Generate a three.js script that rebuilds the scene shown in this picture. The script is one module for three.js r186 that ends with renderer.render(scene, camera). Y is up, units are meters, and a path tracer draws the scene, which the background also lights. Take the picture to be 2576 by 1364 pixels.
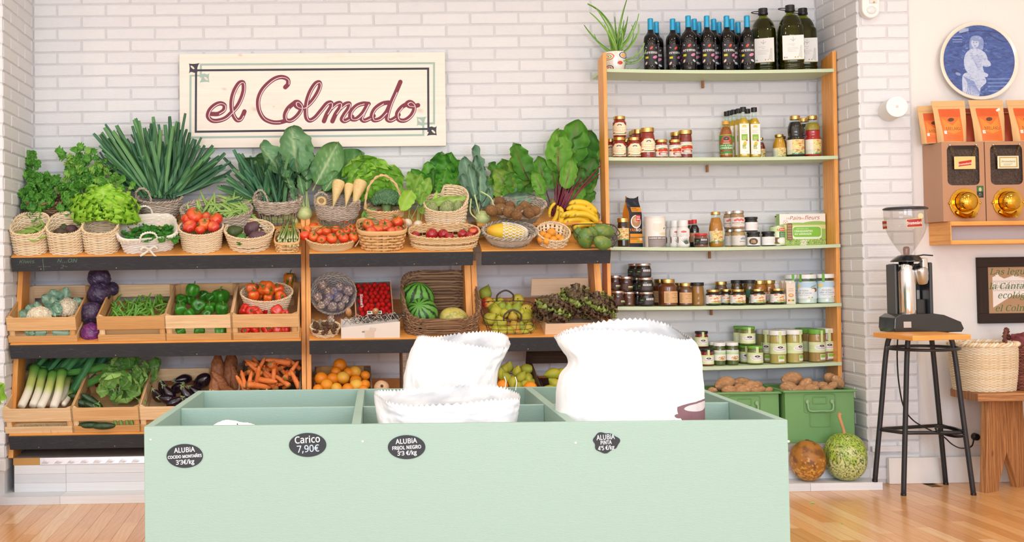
import * as THREE from 'three';
import { mergeGeometries } from 'three/addons/utils/BufferGeometryUtils.js';
import { RoundedBoxGeometry } from 'three/addons/geometries/RoundedBoxGeometry.js';
import { ImprovedNoise } from 'three/addons/math/ImprovedNoise.js';
import { RectAreaLightUniformsLib } from 'three/addons/lights/RectAreaLightUniformsLib.js';
// ---------------------------------------------------------------- camera, sky, lights, exposure
const scene = new THREE.Scene();
scene.name = 'grocery_shop';
const F = 2880, CX = 890, CY = 598;                       // focal length and lens centre in pixels of the 2576 x 1364 frame
const camera = new THREE.PerspectiveCamera(2 * Math.atan(682 / F) * 180 / Math.PI, 2576 / 1364, 0.05, 60);
camera.position.set(0, 1.16, 6.5);
camera.rotation.order = 'YXZ';
camera.rotation.set(0.0278, -0.0192, -0.0138);
camera.setViewOffset(2576, 1364, 1288 - CX, 682 - CY, 2576, 1364);
camera.updateMatrixWorld();
scene.add(camera);
const renderer = new THREE.WebGLRenderer({ antialias: true });
renderer.toneMapping = THREE.LinearToneMapping;
renderer.toneMappingExposure = 0.77;
renderer.shadowMap.enabled = true;
RectAreaLightUniformsLib.init();
scene.background = new THREE.Color(0.75, 0.87, 1.0);      // daylight sky outside the shop windows
function areaLight(name, hex, intensity, w, h, pos, look) {
const l = new THREE.RectAreaLight(hex, intensity, w, h); l.name = name;
l.position.set(...pos); l.lookAt(...look); scene.add(l); return l;
}
const ROOM = { L: -3.7, R: 4.6, back: 9.6, top: 3.35 };   // room: left, right, street side, ceiling height
// daylight in the two shop windows on the street side, behind the camera
const WINDOWS = [[-3.0, -0.35], [0.45, 3.9]];
for (const [a, b] of WINDOWS) areaLight('window_daylight', '#e3edff', 11.5, b - a, 2.1, [(a + b) / 2, 1.75, ROOM.back - 0.1], [(a + b) / 2, 1.4, 0]);
// ceiling lamps: [x, z]
const LAMPS = []; for (const z of [1.9, 3.7, 5.5]) for (const x of [-2.4, -0.9, 0.7, 2.3, 3.6]) LAMPS.push([x, z]);
for (const [x, z] of LAMPS) areaLight('ceiling_lamp', x > 3 ? '#ffe9cc' : '#fffcf5', 54, 0.22, 0.22, [x, ROOM.top - 0.135, z], [x, 0, z]);
// ---------------------------------------------------------------- helpers
let seed = 12345;
const rnd = () => { seed = (seed * 1664525 + 1013904223) >>> 0; return seed / 4294967296; };
const rr = (a, b) => a + (b - a) * rnd();
const V = (x, y, z) => new THREE.Vector3(x, y, z);
const PI = Math.PI, sin = Math.sin, cos = Math.cos, abs = Math.abs, pow = Math.pow, min = Math.min, max = Math.max;
const sg = (x, p) => Math.sign(x) * pow(abs(x), p);
const mixN = (a, b, t) => a + (b - a) * t;
const sstep = (a, b, x) => { const t = min(1, max(0, (x - a) / (b - a))); return t * t * (3 - 2 * t); };
const IN = new ImprovedNoise();
const noise = (x, y, z = 0) => IN.noise(x + 31.7, y + 17.3, z + 5.1);
const fbm = (x, y, z = 0) => noise(x, y, z) + 0.5 * noise(x * 2.1, y * 2.1, z * 2.1) + 0.25 * noise(x * 4.3, y * 4.3, z * 4.3);
const lin = {}; const L = h => lin[h] ??= new THREE.Color(h).toArray();
const mix = (a, b, t) => [mixN(a[0], b[0], t), mixN(a[1], b[1], t), mixN(a[2], b[2], t)];
const camQ = camera.quaternion.clone(), camQi = camQ.clone().invert();
const rayDir = (px, py) => V((px - CX) / F, -(py - CY) / F, -1).applyQuaternion(camQ);
function at(px, py, z) { const d = rayDir(px, py); return camera.position.clone().addScaledVector(d, (z - camera.position.z) / d.z); }
function onY(px, py, y) { const d = rayDir(px, py); return camera.position.clone().addScaledVector(d, (y - camera.position.y) / d.y); }
function proj(p) { const v = p.clone().sub(camera.position).applyQuaternion(camQi); return [CX - F * v.x / v.z, CY + F * v.y / v.z, -v.z]; }
function X(px, y, z) { let x = at(px, 650, z).x; for (let i = 0; i < 6; i++) { const q = proj(V(x, y, z)); x += (px - q[0]) * q[2] / F; } return x; }
const Yof = (px, py, z) => at(px, py, z).y;
const S = z => (6.5 - z) / F;                              // metres per pixel at plane z
const names = {};
function nm(n) { names[n] = (names[n] ?? -1) + 1; return names[n] ? n + '_' + String(names[n]).padStart(3, '0') : n; }
function tag(o, label, category, group) { if (label) o.userData.label = label; if (category) o.userData.category = category; if (group) o.userData.group = group; return o; }
function thing(name, label, category, p = [0, 0, 0], group) {
const o = new THREE.Group(); o.name = nm(name); scene.add(o);
p.isVector3 ? o.position.copy(p) : o.position.set(...p);
return tag(o, label, category, group);
}
function part(parent, name, geo, mat, label) {
const m = new THREE.Mesh(geo, mat); m.name = name; m.castShadow = m.receiveShadow = true; parent.add(m);
if (label) m.userData.label = label; return m;
}
function stuffPart(parent, name, geo, mat) { const m = part(parent, name, geo, mat); m.userData.kind = 'stuff'; return m; }
function solo(name, label, category, geo, mat, p, group) { const m = part(scene, nm(name), geo, mat); if (p) m.position.copy(p); return tag(m, label, category, group); }
function struct(name, geo, mat) { const m = part(scene, name, geo, mat); m.userData.kind = 'structure'; return m; }
function dup(o, label, group) { const c = o.clone(); c.name = nm(o.name.replace(/_\d{3}$/, '')); scene.add(c); c.userData = { ...o.userData }; if (label) c.userData.label = label; if (group) c.userData.group = group; return c; }
const ORD = ['first', 'second', 'third', 'fourth', 'fifth', 'sixth', 'seventh', 'eighth', 'ninth', 'tenth', 'eleventh', 'twelfth'];
const nth = (i, n) => n == 1 ? 'alone' : i == 0 ? 'leftmost' : i == n - 1 ? 'rightmost' : ORD[i] + ' from left';
function labelSet(objs, text, group) {                     // labels that tell alike things apart by row and by order from the left
const P = objs.map(o => { const q = proj(o.getWorldPosition(V(0, 0, 0))); return { o, x: q[0], y: q[1] }; }).sort((a, b) => a.y - b.y);
const rows = Math.ceil(P.length / 8), per = Math.ceil(P.length / rows);
for (let r = 0; r < rows; r++) {
const row = P.slice(r * per, r * per + per).sort((a, b) => a.x - b.x);
const rn = rows == 1 ? '' : r == 0 ? ' of the top row' : r == rows - 1 ? ' of the bottom row' : rows == 3 ? ' of the middle row' : ' of the ' + ORD[r] + ' row';
row.forEach((q, i) => { q.o.userData.label = text + ', ' + (row.length == 1 ? 'single one' : nth(i, row.length)) + rn; if (group) q.o.userData.group = group; });
}
}
// ---- materials
const mats = {};
function mat(color, rough = 0.7, o = {}) {
const k = color + rough + JSON.stringify(o, (k, v) => v?.isTexture ? v.uuid : v);
return mats[k] ??= new THREE.MeshPhysicalMaterial({ color, roughness: rough, side: THREE.DoubleSide, ...o });
}
const vcol = (rough, o = {}) => mat('#ffffff', rough, { vertexColors: true, ...o });
const pane = (color, rough = 0) => mat(color, rough, { transmission: 1, thickness: 0, ior: 1.45 });
function pix(w, h, fn, srgb = true) {
const d = new Uint8Array(w * h * 4);
for (let y = 0; y < h; y++) for (let x = 0; x < w; x++) { const c = fn(x / w, y / h), i = (y * w + x) * 4; d[i] = c[0]; d[i + 1] = c[1]; d[i + 2] = c[2]; d[i + 3] = 255; }
const t = new THREE.DataTexture(d, w, h); t.wrapS = t.wrapT = THREE.MirroredRepeatWrapping; t.magFilter = t.minFilter = THREE.LinearFilter;
if (srgb) t.colorSpace = THREE.SRGBColorSpace; t.needsUpdate = true; return t;
}
function canvas(w, h, draw) {
const c = document.createElement('canvas'); c.width = w; c.height = h; const g = c.getContext('2d'); draw(g, w, h);
const t = new THREE.CanvasTexture(c); t.colorSpace = THREE.SRGBColorSpace; return t;
}
const rep = (t, x, y) => { const c = t.clone(); c.repeat.set(x, y); c.needsUpdate = true; return c; };
const clamp8 = v => max(0, min(255, v));
const woodTex = (a, b, s, grain = 1) => pix(512, 128, (u, v) => {   // 1 m x 0.25 m of wood, grain along u
const w = v + 0.05 * fbm(u * 2.2, v * 3, s), rings = 0.5 + 0.5 * sin((w * 9 + 1.6 * fbm(u * 1.1, v * 2.4, s + 9)) * 6.28);
let t = 0.32 * rings + 0.34 * fbm(u * 4, v * 60, s) * grain + 0.25 * fbm(u * 14, v * 120, s + 3) * grain + 0.2;
const k = fbm(u * 5, v * 2.2, s + 40); if (k > 0.72) t += (k - 0.72) * 3;
return [0, 1, 2].map(i => clamp8(mixN(a[i], b[i], max(-0.2, min(1.3, t)))));
});
const grainTex = pix(256, 256, (u, v) => { const n = 128 + 70 * fbm(u * 9, v * 9) + 50 * noise(u * 60, v * 60); return [n, n, n].map(clamp8); }, false);
const fineTex = pix(256, 256, (u, v) => { const n = 128 + 90 * noise(u * 90, v * 90) + 40 * noise(u * 30, v * 30, 4); return [n, n, n].map(clamp8); }, false);
// ---- geometry
function planarUV(g) {                                      // uv in metres, the grain along the longest side
if (g.index) g = g.toNonIndexed();
g.computeBoundingBox(); const s = g.boundingBox.getSize(V(0, 0, 0)).toArray(), c = g.boundingBox.min.toArray();
const long = s.indexOf(max(...s)), p = g.attributes.position, uv = new Float32Array(p.count * 2), A = V(0, 0, 0), B = V(0, 0, 0), C = V(0, 0, 0);
for (let i = 0; i < p.count; i += 3) {
A.fromBufferAttribute(p, i); B.fromBufferAttribute(p, i + 1).sub(A); C.fromBufferAttribute(p, i + 2).sub(A); B.cross(C);
const n = [abs(B.x), abs(B.y), abs(B.z)], k = n.indexOf(max(...n)); let [a, b] = [0, 1, 2].filter(j => j != k); if (b == long) [a, b] = [b, a];
for (let j = 0; j < 3; j++) { const q = [p.getX(i + j), p.getY(i + j), p.getZ(i + j)]; uv[(i + j) * 2] = q[a] - c[a]; uv[(i + j) * 2 + 1] = (q[b] - c[b]) * 4; }
}
g.setAttribute('uv', new THREE.BufferAttribute(uv, 2)); return g;
}
function bx(w, h, d, x = 0, y = 0, z = 0, r = 0.002) { const g = planarUV(new RoundedBoxGeometry(w, h, d, 1, min(r, w / 2.1, h / 2.1, d / 2.1))); g.translate(x, y, z); return g; }
function uvShift(g, u, v) { const a = g.attributes.uv; for (let i = 0; i < a.count; i++) a.setXY(i, a.getX(i) + u, a.getY(i) + v); return g; }
function merge(gs) {
const any = gs.some(g => !g.index); if (any) gs = gs.map(g => g.index ? g.toNonIndexed() : g);
const keep = ['position', 'normal', 'uv', 'color'].filter(k => gs.every(g => g.attributes[k]));
gs.forEach(g => Object.keys(g.attributes).forEach(k => keep.includes(k) || g.deleteAttribute(k)));
return mergeGeometries(gs);
}
function smooth(g) {                                        // normals shared across uv seams
g.computeVertexNormals(); const p = g.attributes.position, n = g.attributes.normal, m = new Map();
const key = i => Math.round(p.getX(i) * 2e5) + ',' + Math.round(p.getY(i) * 2e5) + ',' + Math.round(p.getZ(i) * 2e5);
for (let i = 0; i < p.count; i++) { const k = key(i), a = m.get(k) ?? [0, 0, 0]; a[0] += n.getX(i); a[1] += n.getY(i); a[2] += n.getZ(i); m.set(k, a); }
for (let i = 0; i < p.count; i++) { const a = m.get(key(i)), l = Math.hypot(...a) || 1; n.setXYZ(i, a[0] / l, a[1] / l, a[2] / l); }
return g;
}
function orb(f, w = 24, h = 16, col) {                      // a ball whose points are moved by f(direction, azimuth, t) and coloured by col(direction, azimuth, t, position); t is 0 below, 1 on top
const g = new THREE.SphereGeometry(1, w, h), p = g.attributes.position, c = col && new Float32Array(p.count * 3), d = V(0, 0, 0);
for (let i = 0; i < p.count; i++) {
d.fromBufferAttribute(p, i); const az = Math.atan2(d.x, d.z), t = 1 - Math.acos(max(-1, min(1, d.y))) / PI, q = f(d, az, t);
p.setXYZ(i, ...q); if (col) c.set(col(d, az, t, q), i * 3);
}
if (col) g.setAttribute('color', new THREE.BufferAttribute(c, 3));
return smooth(g);
}
function tint(g, c) { const n = g.attributes.position.count, a = new Float32Array(n * 3), p = g.attributes.position; for (let i = 0; i < n; i++) a.set(typeof c == 'function' ? c(p.getX(i), p.getY(i), p.getZ(i)) : c, i * 3); g.setAttribute('color', new THREE.BufferAttribute(a, 3)); return g; }
const lathe = (pts, seg = 24) => new THREE.LatheGeometry(pts.map(p => new THREE.Vector2(p[0], p[1])), seg);
function sweep(pts, rad, sides = 6, closed = false, flat = 1) {     // a tube along points; rad is a number or a function of 0..1
const n = pts.length, pos = [], uv = [], idx = [], T = [], N = V(0, 0, 0), B = V(0, 0, 0); let len = 0;
for (let i = 0; i < n; i++) T.push((closed ? pts[(i + 1) % n].clone().sub(pts[(i + n - 1) % n]) : pts[min(n - 1, i + 1)].clone().sub(pts[max(0, i - 1)])).normalize());
N.set(0, 1, 0); if (abs(T[0].y) > 0.9) N.set(0, 0, 1);
const rings = closed ? n + 1 : n;
for (let i = 0; i < rings; i++) {
const k = i % n, t = T[k]; N.addScaledVector(t, -N.dot(t)).normalize(); B.crossVectors(t, N);
const r = typeof rad == 'function' ? rad(i / (rings - 1)) : rad; if (i) len += pts[k].distanceTo(pts[(i - 1) % n]);
for (let j = 0; j <= sides; j++) { const a = j / sides * 2 * PI; pos.push(pts[k].x + r * (cos(a) * N.x * flat + sin(a) * B.x), pts[k].y + r * (cos(a) * N.y * flat + sin(a) * B.y), pts[k].z + r * (cos(a) * N.z * flat + sin(a) * B.z)); uv.push(len, j / sides); }
}
for (let i = 0; i < rings - 1; i++) for (let j = 0; j < sides; j++) { const a = i * (sides + 1) + j, b = a + sides + 1; idx.push(a, b, a + 1, b, b + 1, a + 1); }
if (!closed) for (const e of [0, rings - 1]) { const c = pos.length / 3, b = e * (sides + 1), k = e % n; pos.push(pts[k].x, pts[k].y, pts[k].z); uv.push(e ? len : 0, 0.5); for (let j = 0; j < sides; j++) e ? idx.push(c, b + j + 1, b + j) : idx.push(c, b + j, b + j + 1); }
const g = new THREE.BufferGeometry(); g.setAttribute('position', new THREE.Float32BufferAttribute(pos, 3)); g.setAttribute('uv', new THREE.Float32BufferAttribute(uv, 2)); g.setIndex(idx);
return smooth(g);
}
const spline = (pts, n, closed = false) => new THREE.CatmullRomCurve3(pts.map(p => p.isVector3 ? p : V(...p)), closed).getPoints(n).slice(0, closed ? n : n + 1);
function grid(nu, nv, f, col) {                             // a sheet: f(u, v) -> [x, y, z]
const pos = [], uv = [], idx = [], c = [];
for (let j = 0; j <= nv; j++) for (let i = 0; i <= nu; i++) { const q = f(i / nu, j / nv); pos.push(...q); uv.push(i / nu, j / nv); if (col) c.push(...col(i / nu, j / nv, q)); }
for (let j = 0; j < nv; j++) for (let i = 0; i < nu; i++) { const a = j * (nu + 1) + i, b = a + nu + 1; idx.push(a, a + 1, b, b, a + 1, b + 1); }
const g = new THREE.BufferGeometry(); g.setAttribute('position', new THREE.Float32BufferAttribute(pos, 3)); g.setAttribute('uv', new THREE.Float32BufferAttribute(uv, 2)); g.setIndex(idx);
if (col) g.setAttribute('color', new THREE.Float32BufferAttribute(c, 3));
return smooth(g);
}
const move = (g, x, y, z, rx = 0, ry = 0, rz = 0) => { const m = new THREE.Matrix4().makeRotationFromEuler(new THREE.Euler(rx, ry, rz)); m.setPosition(x, y, z); return g.applyMatrix4(m); };
// ---- woods and paints
const wOrange = woodTex([246, 178, 92], [220, 134, 52], 1), wCrate = woodTex([244, 214, 170], [216, 176, 126], 2), wWhite = woodTex([250, 250, 250], [232, 234, 238], 7, 0.6), wOld = woodTex([196, 138, 84], [120, 72, 38], 3, 1.2), wPale = woodTex([250, 238, 222], [236, 214, 190], 4, 0.7), wFloor = woodTex([246, 206, 156], [222, 166, 106], 5, 0.8), wGrey = woodTex([150, 130, 112], [96, 78, 64], 6);
const M = {
orange: mat('#ffffff', 0.5, { map: wOrange, clearcoat: 0.25, clearcoatRoughness: 0.4 }), crate: mat('#ffffff', 0.8, { map: wCrate }), crateB: mat('#f2e2cc', 0.8, { map: wCrate }), crateC: mat('#e4cba8', 0.82, { map: wCrate }),
old: mat('#ffffff', 0.55, { map: wOld }), pale: mat('#ffffff', 0.7, { map: wPale }), grey: mat('#ffffff', 0.85, { map: wGrey }),
black: mat('#27282b', 0.75), metal: mat('#c9c9c9', 0.3, { metalness: 1 }), gold: mat('#d8b15a', 0.28, { metalness: 1 }), silver: mat('#d6cfc6', 0.32, { metalness: 1 }), wire: mat('#5a5650', 0.45, { metalness: 0.8 }),
blackPaint: mat('#232427', 0.38), plastic: mat('#111112', 0.35), white: mat('#f3f1ec', 0.6),
};
// ---------------------------------------------------------------- the room
const XL = X(84, 2.2, 0), XR = X(2058, 2.0, 0), ZL = 0.6, ZP = 0.51, XP = X(2293, 1.9, ZP), ZW = ZP - 0.012;
const COURSE = 0.0686, Y0 = Yof(84, 193.5, 0), BL = 0.277;
const paint = mat('#eceae8', 0.75, { bumpMap: rep(grainTex, 6, 6), bumpScale: 0.0016 });
const paints = ['#e9e9ea', '#e7e7e8', '#ebebeb', '#e8e8e9'].map(c => mat(c, 0.72, { bumpMap: rep(grainTex, 5, 5), bumpScale: 0.0022 }));
const mortar = mat('#e5e5e6', 0.8, { bumpMap: rep(grainTex, 8, 8), bumpScale: 0.003 });
const plaster = mat('#ece6e0', 0.8, { bumpMap: rep(fineTex, 1, 1), bumpScale: 0.0006 });
function brickGeo(w, h, s) {                                // front face proud at z = 0, worn chamfered edges, open behind
const b = 0.004, j = () => (rnd() - 0.5) * 0.002 * s, d = -0.013, ring = (m, z) => [[-w / 2 + m, -h / 2 + m], [w / 2 - m, -h / 2 + m], [w / 2 - m, h / 2 - m], [-w / 2 + m, h / 2 - m]].map(p => [p[0] + j(), p[1] + j(), z]);
const A = ring(b * 1.3, 0), B = ring(b * 0.35, -b * 0.55), C = ring(0, d), pos = [], q = (a, b, c, e) => pos.push(...a, ...b, ...c, ...a, ...c, ...e);
q(...A); for (let i = 0; i < 4; i++) { const k = (i + 1) % 4; q(B[i], B[k], A[k], A[i]); q(C[i], C[k], B[k], B[i]); }
const g = new THREE.BufferGeometry(); g.setAttribute('position', new THREE.Float32BufferAttribute(pos, 3)); g.computeVertexNormals(); return uvShift(planarUV(g), rnd(), rnd());
}
const brickKinds = {};
function brickOf(w) { const k = w.toFixed(3); brickKinds[k] ??= [0, 1, 2, 3, 4].map(() => brickGeo(w, COURSE - 0.0085, 1)); return brickKinds[k][Math.floor(rnd() * 5)]; }
function brickWall(wall, length, from, yTop, put, ry, visible, first = 0) {  // lays courses along 0..length; put(s) gives the world x, z of that place
const rest = [];
for (let k = Math.ceil((0.0 - Y0) / COURSE) + first; Y0 + (k + 1) * COURSE < yTop; k++) {
const y = Y0 + (k + 0.5) * COURSE, off = (((k % 2) + 2) % 2) ? from : from + BL / 2;
for (let s = off - BL * 2; s < length; s += BL) {
const a = max(0.003, s + 0.0045), b = min(length - 0.003, s + BL - 0.0045); if (b - a < 0.02) continue;
const [x, z] = put((a + b) / 2), out = (rnd() - 0.4) * 0.0025, geo = brickOf(b - a), px = x + sin(ry) * out, pz = z + cos(ry) * out;
if (visible(x, y, z)) { const m = part(wall, 'brick', geo, paints[Math.floor(rnd() * 4)]); m.position.set(px, y, pz); m.rotation.set(0, ry, (rnd() - 0.5) * 0.004); }
else { const g = geo.clone(); rest.push(move(g, px, y, pz, 0, ry, 0)); }
}
}
if (rest.length) stuffPart(wall, 'brick', merge(rest), paints[0]);
}
const TOP = ROOM.top, wallBox = (x0, x1, y0, y1, z0, z1) => { const g = planarUV(new THREE.BoxGeometry(x1 - x0, y1 - y0, z1 - z0)); g.translate((x0 + x1) / 2, (y0 + y1) / 2, (z0 + z1) / 2); return g; };
const rec = 0.0045;                                          // joints lie this deep
const wallBack = struct('wall_back', wallBox(XL - 0.2, XR + 0.2, 0, TOP, -0.2, -rec), mortar);
let shown = 0;
const firstJoint = X(145, 1.9, 0) - XL;
brickWall(wallBack, XR - XL, firstJoint, 2.78, s => [XL + s, 0], 0, (x, y, z) => {
const q = proj(V(x, y, z)); if (q[1] < -25) return false;
if (q[0] > 475 && q[0] < 1095 && q[1] > 160 && q[1] < 345) return false;
const inRight = q[0] > 1500 && q[1] < 960 && !(q[1] > 60 && q[1] < 175 && q[0] > 1640); const inTop = q[1] < 372 && q[0] < 1520;
return (inRight || inTop) && ++shown <= 298;
});
stuffPart(wallBack, 'upper_course', wallBox(XL, XR, 2.8, TOP, -rec - 0.001, 0), paints[1]);
const wallNiche = struct('wall_left', wallBox(ROOM.L - 0.15, XL + 0, 0, TOP, -0.2, ZL - rec), mortar);
wallNiche.position.x = -rec;
brickWall(wallNiche, ZL, 0.15, 2.9, s => [XL + rec, ZL - s], PI / 2, () => true, 2);
brickWall(wallNiche, 0.6, 0.0, 2.9, s => [XL + rec - 0.6 + s, ZL], 0, () => false, 2);
const pier = struct('wall_right', wallBox(XR + 0, XP, 0, TOP, -0.2, ZP - rec), mortar);
pier.position.x = rec;
brickWall(pier, ZP, 0.1, 2.9, s => [XR - rec, s], -PI / 2, () => true);
brickWall(pier, XP - XR - rec, 0.155, 2.9, s => [XR + s, ZP], 0, () => true);
struct('wall_plaster', wallBox(XP + rec, ROOM.R, 0, TOP, -0.2, ZW), plaster);
// floor of laminate planks laid slantwise
const floor = struct('floor', wallBox(ROOM.L - 0.2, ROOM.R + 0.2, -0.2, -0.006, -0.2, ROOM.back + 0.2), mat('#7a5230', 0.9));
{
const tones = ['#f6e4cc', '#ffffff', '#eed6b6', '#f9ead6', '#e6caa6'].map(c => mat(c, 0.3, { map: wFloor, clearcoat: 0.35, clearcoatRoughness: 0.16 }));
const PW = 0.07, PLn = 0.9, a = PI / 2 - 0.02, ca = cos(a), sa = sin(a), base = [0, 1, 2, 3].map(i => { const g = uvShift(planarUV(new THREE.BoxGeometry(PLn - 0.0012, 0.008, PW - 0.0012)), rnd() * 2, rnd()); g.translate(0, -0.004, 0); return g; }), far = [];
let n = 0;
for (let i = -75; i < 75; i++) for (let j = -8; j < 9; j++) {
const u = j * PLn + ((i * 0.37) % 1) * PLn, v = i * PW, x = u * ca - v * sa + 0.3, z = u * sa + v * ca + 4;
if (x < ROOM.L - 0.3 || x > ROOM.R + 0.3 || z < 0.2 || z > ROOM.back) continue;
const q = proj(V(x, 0, z)), near = z < 3.2 && (q[0] < 520 || q[0] > 1850) && q[0] > -260 && q[0] < 2850 && q[1] < 1500;
if (near && n < 296) { n++; const m = part(floor, 'plank', base[n % 4], tones[Math.floor(rnd() * 5)]); m.position.set(x, 0, z); m.rotation.y = -a; }
else { const g = base[0].clone(); far.push(move(g, x, 0, z, 0, -a, 0)); }
}
stuffPart(floor, 'plank', merge(far), tones[1]);
}
struct('ceiling', wallBox(ROOM.L - 0.2, ROOM.R + 0.2, TOP, TOP + 0.2, -0.2, ROOM.back + 0.2), mat('#efede9', 0.9));
struct('wall_side_left', wallBox(ROOM.L - 0.2, ROOM.L, 0, TOP, 0.3, ROOM.back + 0.2), plaster);
struct('wall_side_right', wallBox(ROOM.R, ROOM.R + 0.2, 0, TOP, -0.2, ROOM.back + 0.2), plaster);
{ // street wall with two shop windows
const [[a0, a1], [b0, b1]] = WINDOWS, z0 = ROOM.back, z1 = z0 + 0.2, y0 = 0.6, y1 = 2.9;
struct('wall_street', merge([wallBox(ROOM.L, ROOM.R, 0, y0, z0, z1), wallBox(ROOM.L, ROOM.R, y1, TOP, z0, z1), wallBox(ROOM.L, a0, y0, y1, z0, z1), wallBox(a1, b0, y0, y1, z0, z1), wallBox(b1, ROOM.R, y0, y1, z0, z1)]), plaster);
WINDOWS.forEach(([a, b], i) => {
const w = struct('window_' + (i + 1), merge([bx(b - a, 0.06, 0.06, (a + b) / 2, y0 + 0.03, z0 + 0.1), bx(b - a, 0.06, 0.06, (a + b) / 2, y1 - 0.03, z0 + 0.1), bx(0.06, y1 - y0, 0.06, a + 0.03, (y0 + y1) / 2, z0 + 0.1), bx(0.06, y1 - y0, 0.06, b - 0.03, (y0 + y1) / 2, z0 + 0.1), bx(0.05, y1 - y0, 0.06, (a + b) / 2, (y0 + y1) / 2, z0 + 0.1)]), mat('#5a5a5c', 0.5));
const p = part(w, 'pane', wallBox(a + 0.05, b - 0.05, y0 + 0.05, y1 - 0.05, z0 + 0.09, z0 + 0.096), pane('#f4fbff', 0.02));
});
}
// ceiling lamps, out of the picture, seen in the shiny things
{
const glow = mat('#ffffff', 0.6, { emissive: '#fff1dd', emissiveIntensity: 6 }), body = lathe([[0.001, 0], [0.15, 0], [0.16, -0.02], [0.15, -0.1], [0.135, -0.12], [0.13, -0.1], [0.001, -0.1]], 28), disc = new THREE.CircleGeometry(0.13, 28).rotateX(PI / 2);
LAMPS.forEach(([x, z], i) => { const t = thing('ceiling_lamp', `round white ceiling lamp, ${['row nearest the shelves', 'middle row', 'row nearest the windows'][Math.floor(i / 5)]}, ${nth(i % 5, 5)}`, 'lamp', [x, TOP, z], 'ceiling lamps of the shop'); part(t, 'housing', body, M.white); const d = part(t, 'diffuser', disc, glow); d.position.y = -0.118; });
}
// raised white step and the low plinth under the shelves
const ySTEP = 0.04, yDECK = 0.178, yTOPD = 0.215, zPL = 0.56;
{
const lam = [['#eef0f2', 0], ['#e4e7ea', 1], ['#f1f2f3', 2], ['#e9ebee', 3]].map(([c]) => mat(c, 0.45, { map: rep(wWhite, 0.7, 2) }));
const zs = 0.69, x1 = X(2221, 0.02, zs), x0 = ROOM.L;
const step = struct('trim_1', wallBox(x0, x1, 0, ySTEP - 0.001, 0.02, zs - 0.004), mat('#d9d7d4', 0.7));
let x = x0; const ws = [1.05, X(166, 0, zPL) - x0 - 1.05, 0.95, 0.95, 0.95, 0.95]; let i = 0;
for (const w of [...ws, 9]) { const e = min(x1, x + w); if (e - x > 0.02) part(step, 'board', bx(e - x - 0.001, ySTEP, zs - 0.02, (x + e) / 2, ySTEP / 2, (zs + 0.02) / 2, 0.0015), lam[i++ % 4]); x = e; }
const pl = struct('trim_2', wallBox(XL + 0.03, XR - 0.02, ySTEP, yDECK - 0.002, 0.02, zPL - 0.012), mat('#8b8985', 0.8));
const joints = [XL + 0.035, X(166, 0.1, zPL), X(800, 0.1, zPL), X(1500, 0.1, zPL), XR - 0.02];
for (let k = 0; k < 4; k++) for (let r = 0; r < 3; r++) { const h = (yDECK - ySTEP) / 3; part(pl, 'board', bx(joints[k + 1] - joints[k] - 0.001, h - 0.0005, 0.012, (joints[k] + joints[k + 1]) / 2, ySTEP + h * (r + 0.5), zPL - 0.006, 0.0008), lam[(k * 2 + r) % 4]); }
const dk = struct('trim_3', wallBox(XL + 0.03, XR - 0.02, yDECK, yTOPD, 0.02, zPL - 0.005), mat('#a9a49d', 0.8, { bumpMap: rep(grainTex, 2, 2), bumpScale: 0.001 }));
part(dk, 'raw_edge', bx(X(100, 0.2, zPL) - XL - 0.03, yTOPD - yDECK, 0.006, (X(100, 0.2, zPL) + XL + 0.03) / 2, (yTOPD + yDECK) / 2, zPL - 0.002), mat('#c9a468', 0.85, { map: wPale }));
const xa = X(100, 0.2, zPL), xb = X(1460, 0.2, zPL), ribs = [];
for (let s = xa + 0.03; s < xb; s += 0.066) for (let r = 0; r < 5; r++) { const c = []; for (let k = 0; k <= 6; k++) { const a = -0.2 + k / 6 * 1.5; c.push(V(s + 0.006 * r - 0.02 + 0.02 * sin(a), yDECK + 0.004 + 0.026 * (k / 6) * (1 - r * 0.12), zPL + 0.0035)); } ribs.push(sweep(c, t => 0.0022 * sin(PI * min(0.97, max(0.03, t))), 5)); }
const al = part(dk, 'tread_plate', bx(xb - xa, yTOPD - yDECK, 0.005, (xa + xb) / 2, (yTOPD + yDECK) / 2, zPL + 0.001), mat('#d6d9dd', 0.35, { metalness: 1 }));
stuffPart(al, 'tread_rib', merge(ribs), mat('#e6e8ea', 0.3, { metalness: 1 }));
// ledge course round the pier foot and white skirting on the plaster wall
struct('trim_4', bx(0.2, 0.03, 0.03, X(2235, 0.28, ZP) , Yof(2250, 1128, ZP), ZP + 0.012, 0.004), paints[2]);
const b0 = X(2236, 0.1, ZP + 0.03), bt = Yof(2400, 1150, ZP + 0.03);
struct('baseboard_right', bx(ROOM.R - b0, bt, 0.03, (ROOM.R + b0) / 2, bt / 2, ZP + 0.017, 0.003), mat('#f0ebe4', 0.5));
}
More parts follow.
